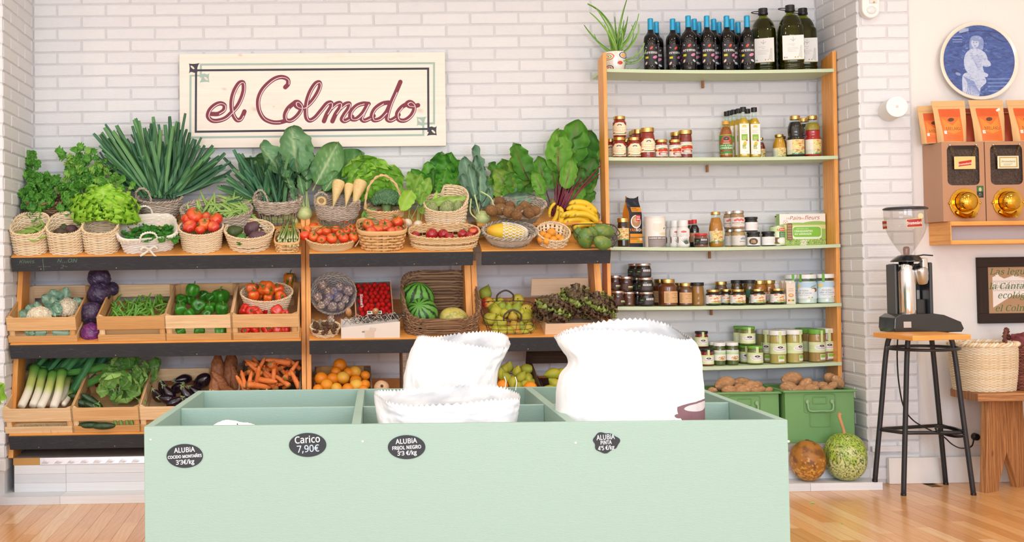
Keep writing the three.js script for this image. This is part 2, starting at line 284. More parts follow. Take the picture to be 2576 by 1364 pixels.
// ---------------------------------------------------------------- produce racks: three tiers that tip towards the shopper
const TH = 0.367;                                           // tilt of the trays, about 21 degrees
const TIER = [[30, 646, 0.5], [24, 866, 0.55], [20, 1095, 0.6]].map(([px, py, z]) => { const p = at(px, py, z); return { y: p.y, z }; });
const cT = cos(TH), sT = sin(TH);
const tP = (i, px, d, v = 0) => { const T = TIER[i], y = T.y + v * cT + d * sT, z = T.z + v * sT - d * cT; return V(X(px, y, z), y, z); };  // d back along the tray, v above it
function onT(i, px, py, v) { const T = TIER[i], d = rayDir(px, py), o = camera.position, n = V(0, cT, sT); const k = (n.y * (T.y - o.y) + n.z * (T.z - o.z) + v) / d.dot(n); return o.clone().addScaledVector(d, k); }  // the point above a tray that a pixel shows
const chalk = canvas(1024, 64, (g, w, h) => { g.fillStyle = '#303236'; g.fillRect(0, 0, w, h); for (let i = 0; i < 260; i++) { g.strokeStyle = `rgba(170,180,185,${0.02 + 0.05 * rnd()})`; g.lineWidth = 1 + 5 * rnd(); g.beginPath(); const x = rnd() * w, y = rnd() * h; g.moveTo(x, y); g.lineTo(x + rr(-40, 40), y + rr(-8, 8)); g.stroke(); } });
const chalkKiwi = canvas(1024, 64, (g, w, h) => { g.drawImage(chalk.image, 0, 0); g.strokeStyle = g.fillStyle = 'rgba(130,190,150,0.5)'; g.font = 'italic 24px sans-serif'; g.fillText('Kiwis', 26, 24); g.fillText('N…ON', 160, 22); g.fillText('~ ~~', 90, 50); g.fillText('2~', 170, 52); g.lineWidth = 2; g.beginPath(); g.moveTo(112, 4); g.lineTo(112, 60); g.stroke(); });
const rackLabels = ['long left wooden produce rack with black chalkboard rails', 'middle wooden produce rack with black rails and melons on it', 'right wooden produce rack with black rails beside the pale green shelves'];
const screwG = new THREE.CylinderGeometry(0.0032, 0.0032, 0.002, 8).rotateX(PI / 2);
function rack(k, x0, x1, posts) {
const T = TIER[0], xa = X(x0, T.y, T.z), xb = X(x1, T.y, T.z), t = thing('produce_rack', rackLabels[k], 'rack', [(xa + xb) / 2, yTOPD, 0.3], 'wooden produce racks');
const ox = (xa + xb) / 2, oy = yTOPD, oz = 0.3;
TIER.forEach((T, i) => {
const a = X([x0, x0 - 3, x0 - 6][k ? 0 : i], T.y, T.z) + (k ? 0.0 : 0), b = X(x1, T.y, T.z), w = b - a, D = [0.475, 0.53, 0.58][i];
const s = part(t, 'shelf_board', uvShift(bx(w, 0.018, D, 0, -0.009, -D / 2, 0.0015), rnd(), rnd()), M.orange); s.position.set((a + b) / 2 - ox, T.y - oy, T.z - oz); s.rotation.x = TH;
const m = i == 0 && k == 0 ? mat('#ffffff', 0.8, { map: chalkKiwi }) : mat('#ffffff', 0.8, { map: chalk }), g = new RoundedBoxGeometry(w, 0.073, 0.012, 1, 0.0015);
const r = part(t, 'rail', g, m, 'black chalkboard rail'); r.position.set((a + b) / 2 - ox, T.y - oy, T.z - oz); r.rotation.x = TH; r.translateY(-0.0425); r.translateZ(0.006);
for (const f of [0.1, 0.36, 0.64, 0.9]) part(r, 'screw', screwG, mat('#b8b0a0', 0.4, { metalness: 1 })).position.set(w * (f - 0.5), -0.024, 0.0065);
if (i == 0) { const st = part(t, 'back_step', uvShift(bx(w, 0.015, 0.26, 0, 0, 0, 0.0015), rnd(), rnd()), M.orange); st.position.set((a + b) / 2 - ox, T.y - oy, T.z - oz); st.rotation.x = TH; st.translateZ(-0.34); st.translateY(0.0665); }
});
const lean = 0.217, H = 1.44 - yTOPD;
posts.forEach(([p0, p1, top]) => {
const a = X(p0, 0.95, 0.39), b = X(p1, 0.95, 0.39), h = (top ?? 1.44) - yTOPD, D = 0.15;
const g = uvShift(bx(b - a, h / cos(lean), D, 0, h / 2 / cos(lean), -D / 2, 0.002), rnd(), rnd());
const s = part(t, 'upright', g, M.orange); s.position.set((a + b) / 2 - ox, 0, 0.555 - oz); s.rotation.x = -lean;
});
return t;
}
rack(0, 28, 757, [[40, 53, 1.22], [758, 769]]);
rack(1, 778, 1190, [[770, 782], [1172, 1188, 1.2]]);
rack(2, 1212, 1536, [[1189, 1203, 1.2], [1500, 1517, 1.43]]);
// ---------------------------------------------------------------- pale green wall shelves
const SHELF = [[1534, 173, 2098, 172.5, 0.008], [1534, 395.7, 2108, 391.7, 0.005], [1551, 621, 2114.5, 614, 0.009], [1545, 771.7, 2117, 762.5, 0.006], [1545, 927, 2117.6, 911, 0.006]];
const ZF = 0.28, ZB = 0.03, shelfAt = [];
const mint = mat('#c9d9b4', 0.5, { bumpMap: rep(fineTex, 2, 2), bumpScale: 0.0004 });
{
const xl = X(1511, 1.9, 0.3), xc = (xl + XR) / 2, t = thing('wall_shelving', 'tall wall shelving with five pale green boards between two pine uprights', 'shelf', [xc, yTOPD, ZB]);
const o = t.position;
SHELF.forEach(([x0, y0, x1, y1, sag], i) => {
const A = at(x0, y0, ZF), B = at(x1, y1, ZF), lx = min(A.x, xl + 0.02) + 0.0, w = B.x - lx, slope = (B.y - A.y) / (B.x - A.x);
const yTop = x => A.y + (x - A.x) * slope - sag * (1 - pow((x - (A.x + B.x) / 2) / ((B.x - A.x) / 2), 2));
shelfAt.push(yTop);
const g = planarUV(new THREE.BoxGeometry(w, 0.018, ZF - ZB, 30, 1, 1)), p = g.attributes.position;
for (let k = 0; k < p.count; k++) { const x = p.getX(k) + lx + w / 2; p.setXYZ(k, x - o.x, p.getY(k) - 0.009 + yTop(x) - o.y, p.getZ(k) + (ZF + ZB) / 2 - o.z); }
part(t, 'shelf_board', smoothFlat(g), mint);
for (const e of [0, 1]) { const x = e ? B.x - 0.006 : A.x + 0.03, br = part(t, 'bracket', bx(0.006, 0.075, 0.016, 0, 0, 0, 0.001), M.silver); br.position.set(e ? B.x - 0.035 : A.x + 0.015, yTop(x) - 0.06 - o.y, 0.17 - o.z); }
if (i < 4) { const q = [[1765, 207], [1776, 424], [1782, 640], [1786, 780]][i], c = at(q[0], q[1], 0.01), cl = part(t, 'cleat', bx(0.012, 0.04, 0.02, 0, 0, 0, 0.002), M.old); cl.position.set(c.x - o.x, yTop(c.x) - 0.04 - o.y, 0.018 - o.z + 0.012); }
});
function upright(pA, pB, yt, depth, z1, w) {              // leans a little, like the photograph's
const A = at(...pA, z1), B = at(...pB, z1), h = yt - yTOPD, sh = (A.x - B.x) / (A.y - B.y);
const g = uvShift(bx(w, h, depth, 0, h / 2, -depth / 2, 0.003), rnd(), rnd()), p = g.attributes.position;
for (let k = 0; k < p.count; k++) { let y = p.getY(k); if (y > h - 0.01) y -= (0.0 - p.getZ(k)) * 0.18; p.setXYZ(k, p.getX(k) + B.x + (y + yTOPD - B.y) * sh - o.x, y, p.getZ(k) + z1 - o.z); }
return part(t, 'upright', g, M.orange);
}
upright([1521, 140], [1531, 640], at(1512, 133, 0.3).y, 0.12, 0.305, 0.021);
upright([2099, 140], [2113, 900], at(2100, 128, 0.27).y, 0.15, 0.27, 0.022);
for (let k = 0; k < 25; k++) { const py = 156 + k * 32, c = at(2108.5 + (py - 156) * 0.0185, py, 0.24), q = part(t, 'peg', move(new THREE.CylinderGeometry(0.0045, 0.0045, 0.012, 8), 0, 0, 0, 0, 0, PI / 2), mat('#7a4a34', 0.6)); q.position.set(c.x - o.x + 0.004, c.y - o.y, c.z - o.z); }
}
function smoothFlat(g) { g.computeVertexNormals(); return g; }
const onShelf = (i, px, z) => { let x = X(px, shelfAt[i](1.5), z); x = X(px, shelfAt[i](x), z); return V(x, shelfAt[i](x), z); };
// ---------------------------------------------------------------- painted shop sign
{
const zc = 0.045, A = at(450, 135.5, zc), B = at(1119.5, 131, zc), C = at(1122.5, 367, zc), D = at(453, 373, zc);
const w = (A.distanceTo(B) + C.distanceTo(D)) / 2, h = (A.distanceTo(D) + B.distanceTo(C)) / 2, c = A.clone().add(B).add(C).add(D).multiplyScalar(0.25), rz = Math.atan2(B.y - A.y, B.x - A.x) * 0.5 + Math.atan2(C.y - D.y, C.x - D.x) * 0.5;
const tex = canvas(2048, 726, (g, cw, ch) => {
const img = g.createImageData(cw, ch);
for (let y = 0; y < ch; y++) for (let x = 0; x < cw; x++) {
const u = x / cw, v = y / ch, s = fbm(u * 3, v * 26, 2) * 0.5 + fbm(u * 8, v * 90, 5) * 0.3, k = max(0, fbm(u * 6, v * 4, 8) - 0.55);
const t = 0.4 + 0.5 * s + k * 1.2, i = (y * cw + x) * 4; img.data[i] = mixN(250, 238, t); img.data[i + 1] = mixN(241, 222, t); img.data[i + 2] = mixN(229, 204, t); img.data[i + 3] = 255;
}
g.putImageData(img, 0, 0);
const kx = 2048 / 2333, ky = 726 / 826, P = (x, y) => [(x - 107) * kx - (y - 122) * 0.01, (y - 122 + (x - 107) * 0.0070) * ky];
for (const [x, y, r] of [[600, 445, 26], [640, 130, 14], [770, 610, 20], [2220, 620, 22], [1530, 550, 12], [935, 585, 8], [500, 430, 14]]) { const [a, b] = P(x, y); for (let k = 5; k > 0; k--) { g.fillStyle = 'rgba(150,125,95,0.06)'; g.beginPath(); g.ellipse(a, b, r * k / 3, r * k / 5, 0.3, 0, 7); g.fill(); } }
const line = (pts, wd, col) => { g.strokeStyle = col; g.lineWidth = wd; g.lineJoin = 'miter'; g.beginPath(); pts.forEach((p, i) => i ? g.lineTo(...P(...p)) : g.moveTo(...P(...p))); g.stroke(); };
const GR = '#a5bdb0', BK = '#33343d';
line([[205, 305], [205, 857], [2250, 838], [2250, 735]], 16, GR); line([[295, 330], [295, 214], [2345, 202], [2345, 735], [2245, 738]], 16, GR); line([[205, 312], [330, 310]], 14, GR);
line([[253, 230], [253, 806], [2310, 784]], 16, BK); line([[235, 265], [2293, 250], [2295, 810]], 16, BK);
const orn = (x, y, s, col) => { g.fillStyle = col; g.beginPath(); const q = (a, b) => P(x + a * s, y + b * s); g.moveTo(...q(-45, -42)); g.quadraticCurveTo(...q(-5, -35), ...q(48, -46)); g.quadraticCurveTo(...q(20, -12), ...q(30, 34)); g.lineTo(...q(0, 40)); g.quadraticCurveTo(...q(-30, 22), ...q(-45, 46)); g.quadraticCurveTo(...q(-34, 0), ...q(-45, -42)); g.fill(); g.fillStyle = '#eddccb'; g.beginPath(); const [a, b] = q(-14, -8); g.ellipse(a, b, 19, 8, 0.75, 0, 7); g.fill(); };
orn(236, 247, 1, BK); orn(328, 330, -0.95, GR); orn(2326, 800, -0.95, BK); orn(2234, 718, 0.95, GR);
const strokes = [
[[392, 650], [450, 648], [500, 612], [502, 572], [468, 556], [420, 572], [372, 620], [360, 672], [392, 706], [442, 710], [510, 688], [562, 642], [612, 588], [652, 510], [672, 430], [664, 372], [638, 374], [602, 420], [572, 500], [566, 590], [582, 660], [616, 704], [642, 698], [664, 664], [678, 628]],
[[1036, 414], [1060, 386], [1056, 346], [1010, 325], [950, 336], [880, 386], [826, 452], [799, 530], [808, 620], [850, 690], [920, 722], [986, 724], [1040, 710]],
[[1125, 546], [1062, 600], [1034, 660], [1042, 702], [1080, 710], [1132, 676], [1172, 620], [1176, 580], [1148, 546], [1126, 548], [1128, 576], [1160, 596], [1200, 596], [1250, 560], [1310, 480], [1342, 400], [1334, 372], [1308, 378], [1262, 440], [1228, 530], [1216, 620], [1226, 690], [1250, 708], [1292, 688], [1350, 622], [1408, 556], [1438, 552], [1440, 582], [1402, 650], [1376, 714]],
[[1400, 655], [1440, 600], [1490, 560], [1518, 556], [1518, 590], [1480, 650], [1450, 715]],
[[1480, 650], [1520, 600], [1570, 562], [1598, 560], [1592, 600], [1552, 660], [1534, 700], [1552, 714], [1592, 698], [1624, 676]],
[[1768, 562], [1720, 560], [1660, 582], [1612, 640], [1612, 690], [1652, 698], [1712, 650], [1764, 562], [1722, 650], [1706, 694], [1726, 710], [1780, 690], [1812, 668]],
[[1944, 550], [1890, 560], [1822, 610], [1797, 670], [1812, 704], [1860, 698], [1922, 640], [1962, 556]],
[[2048, 368], [2010, 458], [1962, 570], [1936, 660], [1932, 698], [1956, 710], [2000, 690], [2032, 658]],
[[2112, 560], [2060, 592], [2020, 650], [2032, 700], [2080, 710], [2140, 670], [2170, 610], [2160, 562], [2130, 546], [2106, 560], [2122, 580], [2160, 585], [2204, 574]]];
const run = (pts, dx, dy) => { const c = spline(pts.map(p => V(p[0] + dx, p[1] + dy, 0)), pts.length * 8); g.beginPath(); c.forEach((p, i) => i ? g.lineTo(...P(p.x, p.y)) : g.moveTo(...P(p.x, p.y))); g.stroke(); };
g.lineCap = g.lineJoin = 'round';
for (const s of strokes) { g.strokeStyle = '#7c2a3a'; g.lineWidth = 34; run(s, 0, 0); }
for (const s of strokes) { g.strokeStyle = '#f4ecec'; g.lineWidth = 5.5; run(s.slice(1, -1), 9, 3); g.lineWidth = 2; g.strokeStyle = '#a9606c'; run(s.slice(1, -1), 14, 5); }
});
const t = thing('shop_sign', 'large pale wooden sign lettered "el Colmado" in maroon on the brick wall', 'sign', c); t.rotation.z = rz;
part(t, 'board', bx(w, h, 0.022, 0, 0, -0.0125, 0.002), M.pale);
const face = new THREE.PlaneGeometry(w - 0.003, h - 0.003); const f = part(t, 'painted_face', face, mat('#ffffff', 0.6, { map: tex })); f.position.z = -0.0007;
for (const s of [-1, 1]) { const b = part(t, 'hanger', bx(0.03, h * 0.7, 0.016, 0, 0, 0), M.pale); b.position.set(s * w * 0.4, 0, -0.0315); }
}
// ---------------------------------------------------------------- pale green bin counter in front
const YC = 0.74, mintC = mat('#9ab5a7', 0.55, { bumpMap: rep(fineTex, 1.5, 1.5), bumpScale: 0.0005 });
const CTR = {};
{
const A = onY(362, 1074, YC), B = onY(1981.5, 1056.5, YC), Lb = onY(490, 983, YC);
const W = A.distanceTo(B), D = abs(Lb.z - A.z), ry = Math.atan2(-(B.z - A.z), B.x - A.x), c = A.clone().add(B).multiplyScalar(0.5);
const t = thing('bin_counter', 'pale green wooden bin counter with open compartments across the foreground', 'counter', [c.x, 0, c.z]); t.rotation.y = ry; t.updateMatrixWorld();
const loc = (px, py) => t.worldToLocal(onY(px, py, YC)), th = 0.018;
CTR.t = t; CTR.W = W; CTR.D = D; CTR.loc = loc; CTR.floor = YC - 0.34;
const P = (n, w, h, d, x, y, z) => part(t, n, uvShift(bx(w, h, d, x, y, z, 0.002), rnd(), 0), mintC);
P('front_panel', W, YC, th, 0, YC / 2, -th / 2); P('back_panel', W, YC, th, 0, YC / 2, -D + th / 2);
P('side_panel', th + 0.006, YC, D - 2 * th, -W / 2 + th / 2 + 0.003, YC / 2, -D / 2); P('side_panel', th + 0.006, YC, D - 2 * th, W / 2 - th / 2 - 0.003, YC / 2, -D / 2);
const zl = loc(453, 1024).z, x1 = (loc(911, 1066).x + loc(897, 981).x) / 2, x2 = loc(1440, 1063).x;
CTR.zl = zl; CTR.x1 = x1; CTR.x2 = x2;
for (const x of [x1, x2]) P('divider', 0.025, 0.34, D - 2 * th, x, YC - 0.17, -D / 2);
const xs = [-W / 2 + th + 0.006, x1 - 0.0125, x1 + 0.0125, x2 - 0.0125, x2 + 0.0125, W / 2 - th - 0.006];
for (let k = 0; k < 3; k++) P('cross_divider', xs[2 * k + 1] - xs[2 * k], 0.335, th, (xs[2 * k] + xs[2 * k + 1]) / 2, YC - 0.172, zl);
P('bin_floor', W - 2 * th, 0.012, D - 2 * th, 0, YC - 0.346, -D / 2);
for (const [px, py] of [[372, 1112], [912, 1113], [1446, 1113], [1972, 1106]]) { const p = t.worldToLocal(at(px, py, c.z)), s = part(t, 'screw', lathe([[0.0005, 0.0012], [0.0016, 0.0008], [0.0032, 0.001], [0.0036, 0]], 12), mat('#c9d2c0', 0.4, { metalness: 0.7 })); s.rotation.x = PI / 2; s.position.set(p.x, p.y, 0.0002); }
}
// ---------------------------------------------------------------- baskets, crates, fruit and leaves
const weaveM = vcol(0.75), wickerTones = { straw: ['#e8c795', '#d8b07a', '#efd6ab'], pale: ['#f0d9b4', '#e4c79c', '#f6e6cb'], grey: ['#b9aa98', '#a39482', '#cdbfae'], brown: ['#8f6d4e', '#755640', '#a5825f'], white: ['#f3ece2', '#e8dfd2', '#faf5ee'], chip: ['#e3b57a', '#d9a668', '#ecc48d'], red: ['#7c4636', '#6a3a2e', '#93584a'] };
function basket(t, o) {
const { a, b, h, ab = a * 0.85, bb = b * 0.85, n = 2, rows = 15, stakes = 26, rim = () => 0, bulge = 0, tone = 'straw', kind = 'wicker', seg = 84, r = 0, braid = 2, y0 = 0, gap } = o, cols = wickerTones[tone].map(L);
const A = f => mixN(ab, a, f) + bulge * sin(PI * f), B = f => mixN(bb, b, f) + bulge * sin(PI * f), H = q => h + rim(q);
const at2 = (q, f, off = 0) => { const x = sg(sin(q), 2 / n), z = sg(cos(q), 2 / n); return V(x * (A(f) + off), f * H(q), z * (B(f) + off)); };
const gs = [], step = h / rows, R = r || step * 0.56, jit = kind == 'splint' ? 0.0004 : R * (o.rough ?? 0.12), amp = kind == 'coil' ? 0 : kind == 'splint' ? 0.003 : R * 0.75;
for (let i = 0; i < rows; i++) {
const f = y0 + (1 - y0) * (i + 0.5) / rows; if (gap && f > gap[0] && f < gap[1]) continue;
const pts = []; for (let k = 0; k < seg; k++) { const q = k / seg * 2 * PI; pts.push(at2(q, f, amp * cos(q * stakes / 2 + i * PI) + rr(-1, 1) * jit).add(V(0, rr(-1, 1) * jit, 0))); }
const c = mix(cols[Math.floor(rnd() * 3)], cols[0], 0.4);
gs.push(tint(kind == 'splint' ? sweep(pts, 0.0014, 4, true, step * 0.52 / 0.0014) : sweep(pts, t => R * H(t * 2 * PI) / h, 5, true), c));
}
if (kind == 'splint') for (let k = 0; k < stakes; k++) gs.push(tint(grid(2, 6, (u, v) => at2((k + 0.5 + (u - 0.5) * 0.66) / stakes * 2 * PI, v).toArray()), cols[k % 3])); else if (kind != 'coil') for (let k = 0; k < stakes; k++) { const q = (k + 0.5) / stakes * 2 * PI, c = []; for (let j = 0; j <= 5; j++) c.push(at2(q, j / 5, -R * 0.2)); gs.push(tint(sweep(c, R * 0.6, 4), cols[1])); }
for (let i = 0; i < gs.length; i++) gs[i].deleteAttribute('uv');
stuffPart(t, 'weave', merge(gs), weaveM);
const rims = [], rr0 = o.rimR ?? max(0.004, R * 1.1);
if (braid) { for (let s = 0; s < braid; s++) { const pts = [], m = Math.round(2 * PI * (a + b) / 2 / (rr0 * 7)); for (let k = 0; k < 132; k++) { const q = k / 132 * 2 * PI, w = m * q + s * 2 * PI / braid; pts.push(at2(q, 1, rr0 * 0.9 * cos(w)).add(V(0, rr0 * 0.9 * sin(w), 0))); } rims.push(tint(sweep(pts, rr0 * 0.85, 5, true), cols[s % 3])); } }
else { const pts = []; for (let k = 0; k < 72; k++) pts.push(at2(k / 72 * 2 * PI, 1, 0.001)); rims.push(tint(sweep(pts, 0.0026, 5, true, o.band ?? 4), cols[0])); }
part(t, 'rim', merge(rims), weaveM);
const fl = []; for (let k = 0; k < 40; k++) { const p = at2(k / 40 * 2 * PI, 0, -0.003); fl.push(new THREE.Vector2(p.x, -p.z)); }
part(t, 'base', tint(new THREE.ExtrudeGeometry(new THREE.Shape(fl), { depth: 0.004, bevelEnabled: false }).rotateX(-PI / 2), cols[1]), weaveM);
return { at2, H, cols };
}
function ropeHandle(t, pts, R, tone) { const c = wickerTones[tone].map(L), base = spline(pts, 40), gs = []; for (let s = 0; s < 2; s++) { const q = base.map((p, i) => { const w = i * 0.9 + s * PI; return p.clone().add(V(R * 0.6 * cos(w), R * 0.6 * sin(w), R * 0.4 * cos(w + 1))); }); gs.push(tint(sweep(q, R * 0.75, 5), c[s])); } return part(t, 'handle', merge(gs), weaveM); }
function onTier(t, i, px, d, ry = 0, v = 0) { t.position.copy(tP(i, px, d, v + 0.0005)); t.rotation.set(TH, ry, 0); t.updateMatrixWorld(); return t; }
function wireBasket(t, a, b, h, ab, bb, nx, nz, R = 0.0016, m = M.wire) {        // rectangular basket of bent wire
const gs = [], loop = (f, r) => { const A = mixN(ab, a, f), B = mixN(bb, b, f), y = f * h, p = []; for (let k = 0; k < 40; k++) { const q = k / 40 * 2 * PI; p.push(V(sg(sin(q), 0.45) * A, y, sg(cos(q), 0.45) * B)); } gs.push(sweep(p, r, 5, true)); };
loop(1, R * 1.6); loop(0.66, R); loop(0.33, R); loop(0.02, R);
for (let k = 0; k <= nx; k++) { const u = k / nx * 1.8 - 0.9; gs.push(sweep([V(u * a, h, -b), V(u * ab, 0.002, -bb), V(u * ab, 0.002, bb), V(u * a, h, b)], R * 0.8, 4)); }
for (let k = 0; k <= nz; k++) { const u = k / nz * 1.8 - 0.9; gs.push(sweep([V(-a, h, u * b), V(-ab, 0.003, u * bb), V(ab, 0.003, u * bb), V(a, h, u * b)], R * 0.8, 4)); }
stuffPart(t, 'wire_mesh', merge(gs), m);
}
function crate(i, px, d, label, w = 0.355, D = 0.45, H = 0.139, mats = [M.crate, M.crateB, M.crateC]) {
const t = onTier(thing('slatted_crate', label, 'crate', [0, 0, 0], 'wooden slatted produce crates'), i, px, d);
const th = 0.009, m = () => mats[Math.floor(rnd() * mats.length)], sl = (l, h, x, y, z, ry = 0) => { const g = uvShift(bx(l, h, th, 0, 0, 0, 0.0015), rnd() * 2, rnd()); const s = part(t, 'slat', g, m()); s.position.set(x, y, z); s.rotation.y = ry; };
for (const z of [-th / 2, -D + th / 2]) { sl(w, 0.072, 0, H - 0.036, z); sl(w, 0.036, 0, 0.018, z); }
for (const x of [-w / 2 + th / 2, w / 2 - th / 2]) { sl(D - 2 * th, 0.072, x, H - 0.036, -D / 2, PI / 2); sl(D - 2 * th, 0.036, x, 0.018, -D / 2, PI / 2); }
for (let k = 0; k < 5; k++) { const g = uvShift(bx(w - 2 * th, 0.006, (D - 0.03) / 5 - 0.006, 0, 0.004, -0.02 - (D - 0.03) / 5 * (k + 0.45), 0.001), rnd(), rnd()); part(t, 'slat', g, m()); }
const tri = new THREE.Shape([new THREE.Vector2(0, 0), new THREE.Vector2(0.028, 0), new THREE.Vector2(0, 0.028)]), pg = planarUV(new THREE.ExtrudeGeometry(tri, { depth: H, bevelEnabled: false }).rotateX(-PI / 2));
for (const [sx, sz] of [[-1, 1], [1, 1], [-1, -1], [1, -1]]) { const q = part(t, 'corner_post', pg, m()); q.position.set(sx * (w / 2 - th), 0, sz > 0 ? -th : -D + th); q.rotation.y = sz > 0 ? (sx < 0 ? 0 : PI / 2) : sx > 0 ? PI : -PI / 2; }
return t;
}
function fruit(name, cat, geo, m, p, r, e = [0, 0, 0], kids = []) {
const o = part(scene, nm(name), geo, m); o.position.copy(p); r.isVector3 ? o.scale.copy(r) : o.scale.setScalar(r); o.rotation.set(...e); o.userData.category = cat; kids.forEach(k => part(o, ...k)); return o;
}
const spin = () => [rr(-PI, PI), rr(-PI, PI), rr(-PI, PI)];
const sp = (d, s) => [d.x * s, d.y * s, d.z * s];
const FR = {};
// beefsteak and vine tomatoes
const tomatoGeo = (ribs, k, c1, c2, flat) => orb((d, az, t) => { const rho = Math.hypot(d.x, d.z), rb = 1 - k * pow(abs(sin(ribs * az / 2 + 0.7 * sin(az))), 0.6) * 0.5 * (1 - abs(d.y) * 0.4), R = rb * (1 + 0.06 * sin(2 * az + 1)); return [d.x * R, d.y * flat - 0.28 * Math.exp(-pow(rho / 0.3, 2)) * (d.y > 0 ? 1 : -0.35), d.z * R]; }, 40, 20, (d, az, t, q) => mix(mix(L(c1), L(c2), sstep(-0.1, 1, d.y + 0.5 * noise(d.x * 2, d.y * 2, d.z * 2))), L('#e0913a'), sstep(0.86, 1, d.y) * 0.6));
FR.beef = [tomatoGeo(9, 0.22, '#d8301c', '#e2622a', 0.76), tomatoGeo(7, 0.3, '#cc2a20', '#d9482a', 0.7), tomatoGeo(6, 0.25, '#dd3a1c', '#e5742e', 0.8)];
FR.cherry = [tomatoGeo(2, 0.02, '#e0361a', '#ea6024', 0.94), tomatoGeo(2, 0.02, '#e54a1e', '#f07a30', 0.92)];
const calyx = () => { const gs = []; for (let k = 0; k < 5; k++) { const a = k / 5 * 2 * PI + 0.2; gs.push(sweep([V(0, 0.9, 0), V(0.28 * sin(a), 0.97, 0.28 * cos(a)), V(0.5 * sin(a), 0.86 + 0.12 * (k % 2), 0.5 * cos(a))], t => 0.065 * (1.15 - t), 5)); } gs.push(sweep([V(0, 0.75, 0), V(0.02, 1.1, 0.03), V(0.1, 1.3, 0.02)], 0.07, 5)); return merge(gs); };
const calyxG = calyx(), stemGreen = mat('#5f7d3a', 0.7), stemBrown = mat('#5d4a30', 0.85);
const glossFruit = vcol(0.28, { clearcoat: 0.3, clearcoatRoughness: 0.2 }), mattFruit = vcol(0.6), skin = vcol(0.45);
// bell peppers
const pepperGeo = (lob, tall, ca, cb, patch) => orb((d, az) => { const rho = Math.hypot(d.x, d.z), lb = 1 - 0.2 * pow(abs(cos(lob * az / 2)), 3), sh = mixN(0.8, 1, sstep(-1, 0.5, d.y)), R = lb * sh * (1 + 0.04 * sin(az * 2)); return [sg(d.x, 0.85) * R, sg(d.y, 0.8) * tall - 0.3 * Math.exp(-pow(rho / 0.42, 2)) * (d.y > 0 ? 1 : -0.8), sg(d.z, 0.85) * R]; }, 40, 22, (d, az) => mix(L(ca), L(cb), sstep(patch - 0.15, patch + 0.15, fbm(d.x * 1.3, d.y * 1.3, d.z * 1.3 + lob))));
FR.pepG = [pepperGeo(4, 1.05, '#2f7d1e', '#3d9226', 0.1), pepperGeo(3, 1.15, '#28701c', '#37891f', 0.1)];
FR.pepR = [pepperGeo(4, 1.0, '#cf1c16', '#df4420', 0.5), pepperGeo(3, 1.1, '#d62a18', '#e8761e', 0.45)];
FR.pepO = [pepperGeo(4, 1.05, '#e0641c', '#3c6a20', 0.35), pepperGeo(3, 1.0, '#e45520', '#e88a24', 0.3), pepperGeo(3, 1.15, '#3a6b20', '#e07a24', 0.0)];
const pepStem = merge([sweep([V(0, 0.55, 0), V(0, 0.95, 0), V(0.06, 1.2, 0.05), V(0.16, 1.34, 0.1)], t => 0.12 - 0.05 * t, 7), move(new THREE.ConeGeometry(0.32, 0.16, 7), 0, 0.82, 0)]);
// oblong things
const lump = (ex, ey, ez, amp, f, col, w = 28, h = 18, s = 0) => orb((d) => { const k = 1 + amp * fbm(d.x * f + s, d.y * f, d.z * f); return [d.x * ex * k, d.y * ey * k, d.z * ez * k]; }, w, h, col);
const speck = (a, b, f, lo = 0.2, hi = 0.6) => (d) => mix(L(a), L(b), sstep(lo, hi, fbm(d.x * f, d.y * f, d.z * f) * 0.7 + 0.3));
FR.potato = [0, 1, 2].map(s => lump(1.35, 0.95, 0.9, 0.1, 1.4, (d) => mix(mix(L('#c29468'), L('#ab7b50'), sstep(0.1, 0.7, 0.4 + fbm(d.x * 4, d.y * 4, d.z * 4 + s) * 0.6)), L('#e0b88c'), sstep(0.55, 0.75, fbm(d.x * 1.5 + s * 3, d.y * 1.5, d.z * 1.5))), 28, 18, s * 7));
FR.kiwi = [lump(1.2, 0.95, 0.92, 0.03, 2, speck('#7a5630', '#936c42', 9), 32, 20), lump(1.12, 0.98, 0.95, 0.04, 2, speck('#6e4c2a', '#8c653c', 10), 32, 20, 5)];
FR.avo = [['#3a3126', '#5a4638'], ['#4a3038', '#6a4a50'], ['#33401e', '#4d5c2a']].map(([a, b], i) => orb((d, az, t) => { const k = 1 + 0.012 * noise(d.x * 14, d.y * 14, d.z * 14); const w = mixN(1, 0.62, sstep(-0.2, 1, d.y)); return [d.x * w * k, d.y * 1.28 * k, d.z * w * k]; }, 44, 32, (d) => mix(L(a), L(b), sstep(0, 0.7, 0.4 + 0.5 * fbm(d.x * 12, d.y * 12, d.z * 12)))));
FR.avoG = orb((d) => { const k = 1 + 0.014 * noise(d.x * 14, d.y * 14, d.z * 14), w = mixN(1, 0.72, sstep(-0.2, 1, d.y)); return [d.x * w * k, d.y * 1.2 * k, d.z * w * k]; }, 44, 32, speck('#2f6b22', '#4f8a34', 12));
FR.mango = [0, 1].map(s => orb((d) => { const k = 1 + 0.05 * noise(d.x + s * 4, d.y, d.z); return [(d.x + 0.16 * d.y * d.y) * 0.86 * k, d.y * 1.2 * k, d.z * 0.74 * k]; }, 32, 22, (d) => mix(mix(L('#5b7f3a'), L('#86933c'), sstep(-0.2, 0.8, 0.6 * d.x + fbm(d.x * 1.4, d.y * 1.4, d.z * 1.4 + s))), L('#a9b26a'), sstep(0.62, 0.7, fbm(d.x * 22, d.y * 22, d.z * 22)) * 0.6)));
FR.apricot = lump(1, 0.96, 1, 0.03, 1.4, (d) => mix(L('#f0921e'), L('#f4a93a'), 0.5 + 0.5 * noise(d.x, d.y * 2, d.z)));
